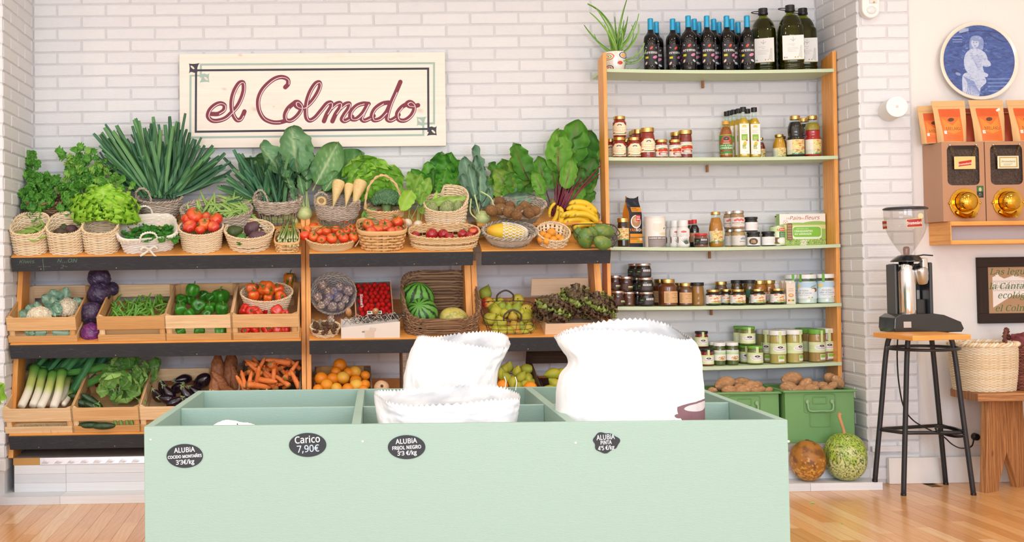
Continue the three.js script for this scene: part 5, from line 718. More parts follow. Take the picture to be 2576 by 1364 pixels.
// ---------------------------------------------------------------- middle tier
crate(1, 108, 0.012, 'slatted crate of cauliflowers at the left end of the middle tier');
crate(1, 334, 0.012, 'slatted crate of green pea pods on the middle tier'); crate(1, 502, 0.012, 'slatted crate of green peppers on the middle tier'); crate(1, 667, 0.012, 'slatted crate of red peppers with a small basket in it');
{ // cauliflowers in their leaves
const vs = [0, 1, 2].map(i => leaf({ len: 0.12, W: 0.04, sh: t => pow(sin(PI * pow(t, 0.8)), 0.5), bend: rr(0.6, 1.4), fold: 0.3, ruf: 0.2, a: '#5f8670', b: '#86a88a', rib: '#d6dec0', sr: 0.004, s: i * 4 + 2, vein: 0.6 }));
[[167, 776, 29, 'cauliflower on the right in the left crate, leaves behind it'], [99, 798, 30, 'cauliflower low on the left in the left crate']].forEach(([x, y, r, lb], k) => {
const p = onT(1, x, y, 0.075), t = thing('cauliflower', 'creamy white ' + lb, 'cauliflower', p, 'cauliflowers in the crate'), c = part(t, 'curd', FR.cauli, mattFruit); c.scale.setScalar(r * S(p.z)); c.rotation.x = 0.5;
leavesPx(t, k ? [[80, 810, 52, 782, 0.45, 0.4], [75, 815, 50, 800, 0.46, 0.44], [95, 800, 92, 758, 0.4, 0.36], [110, 800, 130, 765, 0.4, 0.36], [85, 800, 70, 765, 0.4, 0.36], [120, 835, 70, 838, 0.53, 0.535], [130, 835, 180, 838, 0.53, 0.535], [90, 840, 60, 834, 0.53, 0.535]] : [[150, 770, 104, 745, 0.34, 0.32], [150, 765, 128, 728, 0.34, 0.3], [160, 760, 168, 722, 0.32, 0.28], [175, 765, 208, 755, 0.32, 0.3], [150, 775, 118, 765, 0.36, 0.36], [140, 785, 130, 745, 0.38, 0.36], [150, 790, 138, 756, 0.4, 0.4], [140, 800, 136, 760, 0.42, 0.4]], vs, leafMatt);
});
}
heap(1, [[229, 838, 26, 1], [229, 788, 29, 0], [250, 738, 29, 0], [250, 699, 28, 0], [281, 727, 18, 0]].map((q, i) => Object.assign(q, { v: [0.055, 0.13, 0.15, 0.16, 0.09][i] })), 0.1, (p, r, q, k) => fruit('red_cabbage', 'cabbage', FR.cabbage[q[3]], vcol(0.4), at(q[0], q[1], [0.47, 0.4, 0.3, 0.25, 0.2][k]), q[2] * S([0.47, 0.4, 0.3, 0.25, 0.2][k]), [0.4, k * 1.3, 0.2])).forEach((o, k) => tag(o, ['bright purple cabbage, lowest between the crates', 'dark purple cabbage, second lowest between the crates', 'dark blue-purple cabbage below the topmost one', 'topmost red cabbage of the stack between the crates', 'red cabbage mostly hidden behind the cabbage stack'][k], 'cabbage', 'red cabbages'));
{ const os = []; for (let k = 0; k < 95; k++) { const p = onT(1, rr(283, 418), rr(752, 797), 0.055 + rr(0, 0.03)); os.push(fruit('pea_pod', 'pea pod', FR.pea[k % 2], vcol(0.4), p, rr(0.85, 1.05), [TH - 0.5 + rr(-0.4, 0.4), rr(-1, 1), rr(-1.5, 1.5)])); } labelSet(os, 'green pea pod in the slatted crate', 'pea pods in the crate'); solo('cardboard_sheet', 'brown cardboard sheet lining the pea pod crate', 'cardboard', bx(0.31, 0.05, 0.004), mat('#c39a66', 0.85), tP(1, 334, 0.04, 0.034)).rotation.x = TH; }
const peppers = (l, v, geos, text, group) => heap(1, l, v, (p, r, q, k) => fruit('bell_pepper', 'pepper', geos[(q[3] ?? k) % geos.length], glossFruit, q[4] ? at(q[0], q[1], q[4]) : p, r * 0.98, [rr(-0.5, 1.5), rr(-3, 3), rr(-0.7, 0.7)], [['stem', pepStem, stemGreen]]), text, group);
peppers([[484, 731, 18, 0, 0.3], [456, 757, 17], [455, 780, 18], [499, 772, 21], [555, 748, 22], [559, 780, 18], [530, 776, 15], [513, 746, 15], [478, 754, 14], [530, 750, 14], [477, 790, 14], [520, 792, 14]], 0.085, FR.pepG, 'shiny green pepper in the slatted crate', 'green peppers in the crate');
peppers([[455, 834, 14, 0, 0.52], [500, 834, 15, 1, 0.52], [555, 834, 15, 0, 0.52]], 0, FR.pepG, 'green pepper seen through the crate gap', 'green peppers low in the crate');
{ const t = bk('small pale wicker basket of orange peppers set in a crate', 1, 672, 0.28, { a: 0.138, b: 0.115, ab: 0.105, bb: 0.085, h: 0.09, rows: 14, stakes: 34, tone: 'pale', rim: slopeRim(0.02) }, 0, 0.055); }
peppers([[635, 728, 16, 0, 0.33], [672, 727, 21, 0, 0.36], [700, 730, 15, 1, 0.33], [638, 744, 15, 1, 0.37], [704, 745, 15, 1, 0.37], [675, 750, 12, 1, 0.38], [655, 740, 14, 0, 0.33]], 0, FR.pepO, 'orange pepper in the small pale basket', 'orange peppers in the small basket');
{ const f = fruit('bell_pepper', 'pepper', FR.pepO[2], glossFruit, at(729, 706, 0.16), V(17 * S(0.16), 20 * S(0.16), 17 * S(0.16)), [0.2, 1.2, -0.2], [['stem', pepStem, stemGreen]]); f.userData.label = 'half green orange pepper on the back corner of the crate'; }
peppers([[617, 782, 18], [638, 786, 19, 1], [665, 774, 22, 0], [697, 784, 17], [650, 792, 15, 1], [716, 790, 12]], 0.09, FR.pepR, 'shiny red pepper in front of the small basket', 'red peppers in the crate');
peppers([[620, 830, 13, 0, 0.52], [642, 830, 13, 1, 0.52], [670, 830, 14, 0, 0.52], [698, 830, 13, 1, 0.52], [719, 830, 12, 0, 0.52]], 0, FR.pepR, 'red pepper seen through the crate gap', 'red peppers low in the crate');
// middle rack: mushrooms in a tipped net-covered bowl
{
const c = at(838, 738, 0.33), t = thing('basket', 'round grey basket tipped forward with mushrooms under a blue net', 'basket', c); basket(t, { a: 0.122, b: 0.122, ab: 0.075, bb: 0.075, h: 0.1, rows: 13, stakes: 30, tone: 'grey', rough: 0.3, rimR: 0.004 }); t.rotation.set(1.12, 0, 0.06); t.translateY(-0.1);
const os = [[812, 716, 13], [854, 722, 12], [876, 731, 14], [825, 733, 11], [851, 748, 14], [800, 748, 13], [828, 748, 12], [809, 768, 12], [837, 771, 13], [868, 754, 12], [840, 732, 11], [822, 760, 11], [858, 770, 11], [832, 803, 12]].map(([x, y, r], k) => { const z = k == 13 ? 0.45 : 0.36 + (y - 740) * 0.0009; return fruit('mushroom', 'mushroom', FR.mushroom, mattFruit, at(x, y, z), r * S(z), k == 2 ? [1.4, 0, 0] : [rr(0.2, 1.4), 0, rr(-1, 1)]); });
labelSet(os, 'brown mushroom under the blue net', 'mushrooms under the blue net');
const net = thing('blue_net', 'blue fruit net stretched over the basket of mushrooms', 'net', c), gs = [];
const dome = (q, f) => { const px = 838 + 56 * f * sin(q), py = 738 - 51 * f * cos(q), tail = sstep(0.6, 1.0, f) * sstep(0.3, 0.9, -cos(q)); return at(mixN(px, 836 + 10 * sin(q), tail * 0.5), py + tail * 26, 0.42 - 0.05 * f * f + (py - 738) * 0.0005 + tail * 0.05).sub(c); };
for (const s of [-1, 1]) for (let k = 0; k < 20; k++) { const p = []; for (let j = 0; j <= 14; j++) { const f = 0.08 + j / 14 * 0.92; p.push(dome(k / 26 * 2 * PI + s * f * 1.2, f)); } gs.push(sweep(p, 0.0005, 4)); }
stuffPart(net, 'net_threads', merge(gs), mat('#4a62a4', 0.6));
}
{
bk('tiny wicker basket of dark dried fruit on the middle rack', 1, 818, 0.075, { a: 0.078, b: 0.07, ab: 0.064, bb: 0.058, h: 0.04, rows: 7, stakes: 20, tone: 'pale', rough: 0.4, gap: [0.45, 0.6] });
const os = []; for (let k = 0; k < 34; k++) { const p = onT(1, rr(790, 848), rr(812, 840), 0.045 + rr(0, 0.01)); os.push(fruit('dried_fruit', 'fruit', FR.potato[k % 3], mat('#7a6a62', 0.7, { vertexColors: true }), p, rr(0.007, 0.01), spin())); } labelSet(os, 'small dark dried fruit in the tiny basket', 'dried fruit in the tiny basket');
const hs = thing('dry_husk', 'curled dry husks around the dark dried fruit', 'husk', onT(1, 818, 822, 0.055)); leavesPx(hs, [[795, 830, 786, 800, 0.47, 0.45], [800, 830, 808, 800, 0.47, 0.45], [840, 830, 846, 806, 0.47, 0.45], [790, 836, 778, 822, 0.49, 0.48], [815, 828, 822, 806, 0.46, 0.45], [845, 836, 856, 824, 0.48, 0.47]], [leaf({ len: 0.06, W: 0.014, bend: 1.2, ruf: 0.3, a: '#6e5c44', b: '#8c7a5c', rib: '#a08c68', s: 1 })], leafMatt);
}
{ // white carton with a net on it
const t = onTier(thing('carton', 'white cardboard carton with a hand hole on the middle rack', 'carton'), 1, 932, 0.012), w = 0.305, H = 0.09, D = 0.13, m = mat('#efe6dc', 0.85), th = 0.004;
const sh = new THREE.Shape(); sh.moveTo(-w / 2, 0); sh.lineTo(w / 2, 0); sh.lineTo(w / 2, H); sh.lineTo(-w / 2, H - 0.03); sh.closePath(); const ho = new THREE.Path(); ho.moveTo(-0.04, 0.04); ho.lineTo(0.02, 0.047); ho.absarc(0.022, 0.042, 0.005, 1.4, -1.6, true); ho.lineTo(-0.036, 0.03); ho.absarc(-0.04, 0.035, 0.005, -1.5, 1.5, true); sh.holes.push(ho);
part(t, 'front_panel', new THREE.ExtrudeGeometry(sh, { depth: th, bevelEnabled: false }), m); part(t, 'back_panel', bx(w, H - 0.04, th, 0, (H - 0.04) / 2, -D), m); for (const s of [-1, 1]) part(t, 'side_panel', bx(th, H - 0.035, D, s * (w / 2 - th / 2), (H - 0.035) / 2, -D / 2), m); part(t, 'bottom_panel', bx(w, th, D, 0, th / 2, -D / 2), m);
const tp = part(t, 'tape', bx(0.05, 0.045, 0.0006, -0.005, 0.0225, 0.0047, 0.0002), mat('#e2d2be', 0.25)); part(t, 'torn_flap', move(bx(0.032, 0.022, 0.001), 0.012, 0.052, 0.008, 0.3, 0, -0.3), m);
const n = thing('string_net', 'dark string net with nuts lying on the white carton', 'net', tP(1, 930, 0.06, 0.095)); n.rotation.x = TH; const gs = []; for (let k = 0; k < 60; k++) { const x = -0.14 + 0.28 * rnd(), p = []; for (let j = 0; j <= 6; j++) p.push(V(x + j * 0.012, -0.012 + 0.016 * sin(j * 1.2 + k) + (x + 0.14) * 0.09, 0.035 - 0.05 * rnd())); gs.push(sweep(p, 0.0012, 4)); } stuffPart(n, 'net_threads', merge(gs), mat('#3a342f', 0.7)); const gw = []; for (let k = 0; k < 24; k++) { const x = -0.14 + 0.26 * rnd(), p = []; for (let j = 0; j <= 6; j++) p.push(V(x + j * 0.012, -0.008 + 0.015 * cos(j * 1.3 + k) + (x + 0.14) * 0.09, 0.04 - 0.05 * rnd())); gw.push(sweep(p, 0.0012, 4)); } stuffPart(n, 'net_threads', merge(gw), mat('#d8d0c4', 0.7));
for (const [x, z] of [[-0.11, 0.0], [0.03, 0.01]]) { const o = fruit('walnut', 'nut', FR.potato[0], mattFruit, n.position.clone().add(V(x, 0.03, z)), 0.018, spin()); o.userData.label = x < 0 ? 'brown nut in the net, left end of the carton' : 'brown nut under the raspberry punnet on the carton'; }
}
{ // raspberry tray leaning on the carton
const P0 = at(943, 803, 0.42), P1 = at(943, 708, 0.24), up = P1.clone().sub(P0), h = up.length(), t = thing('punnet', 'wooden punnet of red raspberries under printed clear film', 'punnet', P0), w = 92 * S(0.35);
const rx = -Math.atan2(P0.z - P1.z, up.y); t.rotation.set(rx, 0, 0.02); t.updateMatrixWorld();
part(t, 'tray', bx(w, h, 0.006, 0, h / 2, -0.035), mat('#8fb9b4', 0.8)); for (const s of [-1, 1]) part(t, 'side', bx(0.006, h, 0.045, s * w / 2, h / 2, -0.014), M.crate); part(t, 'end', bx(w, 0.006, 0.045, 0, 0.003, -0.014), M.crate); part(t, 'end', bx(w, 0.006, 0.045, 0, h - 0.003, -0.014), mat('#9cc4c0', 0.8));
for (const s of [-1, 1]) { const k = new THREE.Shape([new THREE.Vector2(0, 0), new THREE.Vector2(-s * 0.03, 0), new THREE.Vector2(0, 0.03)]); part(t, 'corner_block', planarUV(new THREE.ExtrudeGeometry(k, { depth: 0.03, bevelEnabled: false })), M.crate).position.set(s * (w / 2 - 0.003), 0.006, -0.02); }
const os = []; for (let r = 0; r < 9; r++) for (let c = 0; c < 6; c++) { const p = t.localToWorld(V((c - 2.5 + (r % 2) * 0.35) * 0.0285 + rr(-0.003, 0.003), 0.02 + r * (h - 0.04) / 8 + rr(-0.003, 0.003), -0.012 + rr(-0.004, 0.004))); if (r == 0 && (c == 0 || c == 5)) continue; os.push(fruit('raspberry', 'raspberry', FR.berry, vcol(0.45), p, 0.0155, [rr(-0.6, 0.6), rr(-3, 3), rr(-0.9, 0.9)])); } labelSet(os, 'red raspberry in the wooden punnet', 'raspberries in the punnet');
part(t, 'film', bx(w, h - 0.02, 0.0006, 0, h / 2 - 0.005, 0.0105, 0.0002), pane('#f4dcdc', 0.08));
const txt = canvas(256, 64, (g) => { g.fillStyle = '#000'; g.fillRect(0, 0, 256, 64); g.fillStyle = '#fff'; g.font = 'bold 54px serif'; g.fillText('Bionest', 4, 50); g.strokeStyle = '#fff'; g.lineWidth = 4; g.beginPath(); g.ellipse(226, 22, 12, 8, 0.5, 0, 7); g.ellipse(236, 40, 12, 8, -0.4, 0, 7); g.stroke(); }); txt.colorSpace = THREE.NoColorSpace;
const bn = part(t, 'print', new THREE.PlaneGeometry(0.1, 0.025), mat('#f4e8e6', 0.6, { alphaMap: txt, transparent: true })); bn.position.set(-w * 0.33, h * 0.45, 0.0112); bn.rotation.z = -PI / 2;
const lb = canvas(192, 56, g => { g.fillStyle = '#f4f2ee'; g.fillRect(0, 0, 192, 56); g.fillStyle = '#1f7a3c'; g.fillRect(8, 10, 44, 24); g.fillRect(136, 10, 46, 34); g.strokeStyle = '#222'; g.lineWidth = 3; g.beginPath(); g.ellipse(94, 28, 30, 18, 0, 0, 7); g.stroke(); g.fillStyle = '#222'; g.font = 'bold 22px sans-serif'; g.fillText('BIO', 74, 36); g.fillRect(8, 38, 44, 3); });
part(t, 'label', new THREE.PlaneGeometry(0.078, 0.022), mat('#ffffff', 0.5, { map: lb })).position.set(0.0, 0.036, 0.0116);
}
{ // dark square basket with melons
bk('large dark brown square basket tipped forward with melons in it', 1, 1106, 0.195, { a: 0.198, b: 0.18, ab: 0.19, bb: 0.165, n: 6, h: 0.092, rows: 14, stakes: 30, tone: 'brown', rough: 0.8, rimR: 0.006, rim: q => 0.13 * pow((1 - cos(q)) / 2, 0.8), seg: 120 });
const wm = (x, y, z, r, e, lb) => { const f = fruit('watermelon', 'watermelon', FR.melonStripe, vcol(0.35), at(x, y, z), r * S(z), e); f.userData.label = lb; };
wm(1050, 750, 0.36, 43, [0.35, 0, -0.12], 'striped watermelon standing at the back of the brown basket'); wm(1061, 789, 0.45, 41, [0.6, 0.9, 0.4], 'striped watermelon lying at the front of the brown basket');
const f = fruit('melon', 'melon', FR.pielsapo, skin, at(1142, 803, 0.44), 33 * S(0.44), [0.3, 0, 1.35]); f.userData.label = 'yellow-green netted melon at the right in the brown basket';
}
{ // wire basket of pears and apples
const t = onTier(thing('wire_basket', 'wire basket with two rusty handles full of pears and apples', 'basket'), 1, 1278, 0.135); wireBasket(t, 0.15, 0.13, 0.09, 0.115, 0.11, 5, 4, 0.0014, mat('#5c4a40', 0.6, { metalness: 0.5 }));
const hm = mat('#5a4a44', 0.6, { metalness: 0.4 }), hd = (z, y) => part(t, 'handle', sweep(spline([[-0.045, y, z], [-0.042, y + 0.035, z + 0.002], [0, y + 0.062, z + 0.004], [0.042, y + 0.035, z + 0.002], [0.045, y, z]], 24), 0.0048, 7), hm); hd(0.131, 0.088); hd(-0.132, 0.09);
const l = [[1221, 738, 17, 2], [1227, 763, 15, 3], [1255, 761, 14, 0], [1302, 756, 16, 4], [1282, 762, 10, 1], [1300, 777, 15, 2], [1247, 783, 16, 0], [1324, 783, 17, 4], [1326, 798, 16, 0], [1268, 787, 12, 0], [1232, 803, 17, 0], [1258, 812, 17, 0], [1290, 798, 12, 1], [1295, 822, 15, 1], [1312, 822, 11, 2], [1333, 826, 15, 4], [1267, 835, 14, 0], [1320, 839, 14, 0], [1247, 830, 13, 0], [1295, 846, 11, 2], [1280, 834, 13, 0], [1280, 776, 12, 2], [1240, 775, 12, 2], [1312, 790, 12, 0], [1262, 770, 12, 2]];
const os = l.map(([x, y, r, k]) => { const z = mixN(0.25, 0.5, (y - 735) / 110), p = at(x, y, z), pear = k < 3; return fruit(pear ? 'pear' : 'apple', pear ? 'pear' : 'apple', pear ? FR.pear[k] : k == 3 ? FR.apple : FR.yapple, mattFruit, p, r * S(z) * (pear ? 1.0 : 1.05), pear ? [rr(-0.6, 1.2), rr(-3, 3), rr(-1.2, 1.2)] : [rr(0.6, 1.5), 0, rr(-0.4, 0.4)], [['stalk', sweep([V(0, pear ? 1.2 : 0.55, 0), V(0.03, pear ? 1.45 : 0.95, 0.02)], 0.06, 5), stemBrown]]); });
const red = os.splice(1, 1)[0]; red.userData.label = 'red-cheeked apple at the left of the pear basket'; labelSet(os.filter(o => o.userData.category == 'pear'), 'yellow-green pear in the wire basket', 'pears in the wire basket'); labelSet(os.filter(o => o.userData.category == 'apple'), 'round yellow apple among the pears', 'apples in the wire basket');
}
{ // oak-leaf lettuce
const c = thing('wooden_crate', 'pale wooden crate under the dark oak-leaf lettuce', 'crate', tP(1, 1445, 0.02)); c.rotation.x = TH; const pm = mat('#f2dcc4', 0.8, { map: wPale });
part(c, 'front_board', bx(0.31, 0.062, 0.01, 0.0, 0.031, 0), pm); part(c, 'back_board', bx(0.31, 0.1, 0.01, -0.02, 0.13, -0.34), pm); for (const s of [-1, 1]) part(c, 'side_board', bx(0.01, 0.062, 0.33, s * 0.15, 0.031, -0.17), pm); part(c, 'bottom_board', bx(0.3, 0.008, 0.33, 0, 0.005, -0.17), pm);
const vs = [0, 1, 2, 3].map(i => leaf({ len: 0.085, W: 0.036, sh: t => pow(t, 0.6) * pow(max(0, 1 - pow(t, 4)), 0.45), bend: rr(0.8, 1.6), fold: 0.3, ruf: 0.34, rn: 2.8, lob: 0.18, lobN: 6, nu: 10, nv: 18, round: 1.5, a: ['#3a2a22', '#46301f', '#4a3a26', '#6d7a34'][i], b: ['#56402c', '#5f4230', '#5c5230', '#8a9a48'][i], rib: '#a8a070', sr: 0.002, s: i * 6 + 1 }));
[[1390, 785, 0.5, 'left'], [1450, 770, 0.44, 'middle'], [1502, 778, 0.48, 'right']].forEach(([x, y, z, n]) => { const t = thing('oak_leaf_lettuce', `dark bronze oak-leaf lettuce, ${n} one above the pale crate`, 'lettuce', at(x, y, z), 'oak-leaf lettuces'); head(t, V(0, 0, 0), [0.115, n == 'middle' ? 0.12 : 0.1, 0.1], 95, vs, leafMatt, { inner: 0.35, range: 1.6 }); });
}
// ---------------------------------------------------------------- bottom tier
crate(2, 101, 0.012, 'slatted crate of leeks at the left end of the bottom tier'); crate(2, 269, 0.012, 'slatted crate of courgettes and greens on the bottom tier'); crate(2, 438, 0.012, 'slatted crate of aubergines on the bottom tier');
crate(2, 600, 0.02, 'slatted crate of sweet potatoes on the bottom tier', 0.29); crate(2, 678, 0.03, 'weathered grey crate full of carrots', 0.325, 0.45, 0.17, [M.grey]);
{ // leeks
const lk = (L0) => { const n = 12, pts = []; for (let i = 0; i <= n; i++) pts.push(V(0.004 * sin(i * 0.4), i / n * 0.26, 0)); return tint(sweep(pts, t => (t < 0.05 ? 0.85 + 3 * t : 1) * 0.0165 * (1 + 0.35 * sstep(0.75, 1, t)), 14), (x, y, z) => mix(mix(L('#f2ead8'), L('#c8d476'), sstep(0.07, 0.14, y + 0.01 * noise(x * 200, 0, z * 200))), L('#5e9a3e'), sstep(0.15, 0.24, y))); };
const g = lk(), vs = [0, 1, 2].map(i => leaf({ len: 0.34, W: 0.02, sh: t => mixN(0.9, 1, sin(PI * t)), bend: [0.5, -0.4, 0.8][i], fold: 0.8, ruf: 0.05, nu: 5, nv: 14, a: ['#4c8a3c', '#3e7844', '#2f6a44'][i], b: ['#6ba648', '#4f8c54', '#437c56'][i], rib: '#9cc27c', vein: 0, sr: 0.001, s: i * 3 }));
const os = [[53, 1024, 92, 925], [82, 1022, 112, 935], [101, 1026, 138, 940], [134, 1026, 160, 935], [160, 1018, 182, 985], [70, 1000, 84, 925], [118, 1015, 150, 950], [150, 1010, 176, 940], [92, 1005, 122, 915]].map(([x0, y0, x1, y1], k) => { const A = onT(2, x0, y0, 0.1 - (k > 4 ? 0.03 : 0)), B = at(x1, y1, A.z - 0.2), d = B.clone().sub(A), t = thing('leek', '', 'leek', A, 'leeks in the crate'), s = part(t, 'shank', g, vcol(0.4)), sc = k == 4 ? 0.85 : 1.35; s.quaternion.setFromUnitVectors(V(0, 1, 0), d.clone().normalize()); s.scale.set(sc, d.length() / 0.26, sc); for (let j = 0; j < 5; j++) { const l = part(t, 'leaf', vs[j % 3], leafMatt), tip = at(x1 + (x1 - x0) * 0.9 + [-25, 10, 45, 80, 25][j] + k * 5, [905, 890, 900, 925, 870][j], 0.12 + j * 0.03); setLeaf(l, d.clone().multiplyScalar(0.93), tip.sub(A), V(rr(-0.6, 0.6), 0.3, 1), rr(-0.6, 0.6)); l.scale.x *= 1.15; } return t; });
labelSet(os, 'white-shanked leek in bottom left crate', 'leeks in the crate');
const rt = thing('leek_roots', 'tangle of pale leek roots seen through the crate gap', 'roots', onT(2, 110, 1070, 0.03)), gs = []; for (let k = 0; k < 130; k++) { const x = rr(-0.12, 0.12), p = []; for (let j = 0; j < 6; j++) p.push(V(x + (j - 2) * rr(0.004, 0.012), 0.012 * sin(j * 1.7 + k) - (k % 17 == 0 ? j * 0.008 : 0.003), 0.012 + 0.005 * cos(k + j) + (k % 17 == 0 ? 0.01 : 0))); gs.push(sweep(p, 0.0007, 3)); } stuffPart(rt, 'root_hairs', merge(gs), mat('#d9c49a', 0.9)); tag(rt, null, null).userData.kind = 'stuff';
}
{ // greens and courgettes
const o = at(300, 1000, 0.42), t = thing('greens_bunch', 'big bunch of round-leaved greens over the courgettes', 'greens', o), vs = [0, 1, 2].map(i => leaf({ len: 0.14, W: 0.048, sh: t => pow(t, 0.6) * pow(max(0, 1 - pow(t, 4)), 0.45), round: 1.5, stalk: 0.25, bend: [0.7, 1.1, 0.4][i], fold: 0.3, ruf: 0.18, nu: 10, nv: 14, a: ['#6b9c44', '#7aa850', '#578a3a'][i], b: ['#92ba64', '#9cc26c', '#78aa52'][i], rib: '#cfe0a4', sr: 0.003, vein: 0.6, s: i * 4 + 3 }));
const ls = []; for (let k = 0; k < 54; k++) { const u = rnd(), cx = mixN(290, 345, u), cy = mixN(985, 925, u), a = rr(-PI, PI), R = rr(28, 70); ls.push([cx + 8 * sin(a), cy + 6 * cos(a), cx + R * sin(a) * 1.05, min(1028, cy - R * cos(a) * 0.8), 0.4 - 0.22 * u + rr(-0.03, 0.03), 0.46 - 0.22 * u + rr(-0.05, 0.06), rr(1.15, 1.45)]); } for (const q of [[300, 940, 285, 896, 0.2, 0.16, 1.4], [340, 930, 320, 893, 0.2, 0.16, 1.4], [360, 930, 405, 905, 0.2, 0.2, 1], [250, 1010, 240, 1028, 0.5, 0.56, 1.2], [340, 1000, 366, 1018, 0.46, 0.5, 1]]) ls.push(q); leavesPx(t, ls, vs, leafM);
for (const x of [288, 302, 318, 330]) part(t, 'stalk', sweep([at(x, 1055, 0.57).sub(o), at(x + 4, 1072, 0.57).sub(o)], 0.009, 8), mat('#8fb45a', 0.5));
const cz = heap(2, [[215, 1018, 11, 1.2], [232, 1010, 11, 0.9], [205, 1000, 11, 1.4], [240, 1026, 10, 1.1], [226, 1070, 10, 1.57], [260, 1072, 10, 1.57]].map((q, i) => Object.assign(q, { v: i < 4 ? 0.09 : 0.035 })), 0.09, (p, r, q) => fruit('courgette', 'courgette', FR.zucchini, vcol(0.4), p, r * 0.9, [0.3, 0, q[3]])); labelSet(cz, 'dark green courgette in the bottom crate', 'courgettes in the crate');
}
{ // aubergines
const calG = merge([0, 1, 2, 3, 4].map(k => { const a = k / 5 * 2 * PI; return sweep([V(0, 1.68, 0), V(0.32 * sin(a), 1.62, 0.32 * cos(a)), V(0.52 * sin(a), 1.3, 0.52 * cos(a))], t => 0.17 * (1.1 - t), 5); }).concat([sweep([V(0, 1.6, 0), V(0, 2.1, 0.1)], 0.13, 6)]));
const os = [[506, 962, 21, 2.4, 0.3], [425, 990, 16, 0.7], [448, 975, 16, -0.8], [470, 995, 17, 0.5], [420, 1005, 15, 1.4], [440, 1012, 15, -1.2], [480, 1010, 15, 1.2], [410, 975, 15, 0.2], [460, 955, 15, 1.5], [395, 995, 15, 0.4], [492, 985, 14, 0.9]].map(([x, y, r, rz, z]) => { const p = z ? at(x, y, z) : onT(2, x, y, 0.09); return fruit('aubergine', 'aubergine', FR.eggplant, mat('#ffffff', 0.22, { vertexColors: true, clearcoat: 0.5 }), p, r * S(p.z) * 0.9, [0.5, rr(-0.5, 0.5), rz], [['calyx', calG, mat('#8fa06a', 0.7)]]); }); labelSet(os, 'shiny black aubergine in the bottom crate', 'aubergines in the crate');
labelSet([[547, 938, 24, 0.12, 0.36], [578, 928, 24, -0.1, 0.32], [560, 972, 20, 0.9, 0.42], [590, 960, 18, 0.3, 0.36], [540, 985, 20, 0.3, 0.44], [575, 990, 20, 1.2, 0.46]].map(([x, y, r, rz, z]) => fruit('sweet_potato', 'sweet potato', FR.sweet, mattFruit, at(x, y, z), r * S(z) * 0.72, [-0.3, rr(-2, 2), rz])), 'long brown sweet potato beside the carrots', 'sweet potatoes');
}
{ const os = [], put = (x, y, rz, s, z, tilt) => os.push(fruit('carrot', 'carrot', FR.carrot[os.length % 3], vcol(0.55), at(x, y, z), s * 0.0158, [tilt, rr(-3, 3), rz], [])); for (const q of [[700, 910, 1.5, 1.25], [690, 924, 1.62, 1.2], [688, 934, 0.05, 1], [632, 914, 1.2, 0.85], [640, 926, -0.9, 1], [648, 945, -0.7, 1.05], [738, 928, 0.6, 0.9], [742, 955, 0.5, 1.05], [672, 957, 1.7, 1.2], [650, 972, 1.6, 1.25], [612, 955, 0.4, 0.95], [628, 958, 0.3, 0.9], [606, 968, 0.5, 1], [710, 958, 0.9, 1], [720, 942, 1.0, 1], [655, 920, -0.5, 0.9]]) put(q[0], q[1], q[2], q[3], 0.44 + (q[1] - 940) * 0.0012, -0.2 + rr(-0.2, 0.2)); for (let k = 0; k < 40; k++) { const x = rr(618, 738), y = rr(914, 980); put(x, y, (rnd() < 0.5 ? -1 : 1) * rr(0.9, 1.7), rr(0.75, 1.0), 0.405 + (y - 940) * 0.0012 - rr(0, 0.03), rr(-0.5, 0.3)); } labelSet(os, 'orange carrot in the weathered crate', 'carrots in the crate'); }
// oranges, squash, lemons and limes behind the counter
crate(2, 865, 0.06, 'slatted crate heaped with oranges behind the counter', 0.305, 0.4, 0.139, [M.crateC, M.grey]);
labelSet([[855, 919, 17], [894, 936, 16, 1], [863, 951, 17, 1], [808, 953, 17], [837, 953, 15], [895, 958, 15], [919, 945, 12], [822, 970, 16, 1], [896, 970, 17, 1], [847, 978, 15, 1], [875, 979, 15], [919, 968, 13], [914, 982, 13], [800, 980, 13], [845, 936, 13], [876, 938, 13]].map(([x, y, r, k], i) => { const z = 0.38 + (y - 945) * 0.0028; return fruit('orange', 'orange', FR.orange[k ?? 0], vcol(0.45), at(x, y, z), r * S(z), spin()); }), 'round orange in the crate behind the counter', 'oranges in the crate');
{ const p = at(960, 976, 0.5), f = fruit('squash', 'squash', lump(1, 0.95, 1, 0.03, 1.5, () => L('#dfb892')), skin, p, 19 * S(0.5), [1.2, 0, 0], [['stalk', sweep([V(0, 0.85, 0), V(0, 1.12, 0.05)], 0.2, 7), stemBrown]]); f.userData.label = 'pale butternut squash just above the counter edge'; solo('kraft_board', 'grey board leaning between the orange crate and the bag', 'board', bx(0.02, 0.24, 0.3), M.grey, at(1014, 940, 0.4)); }
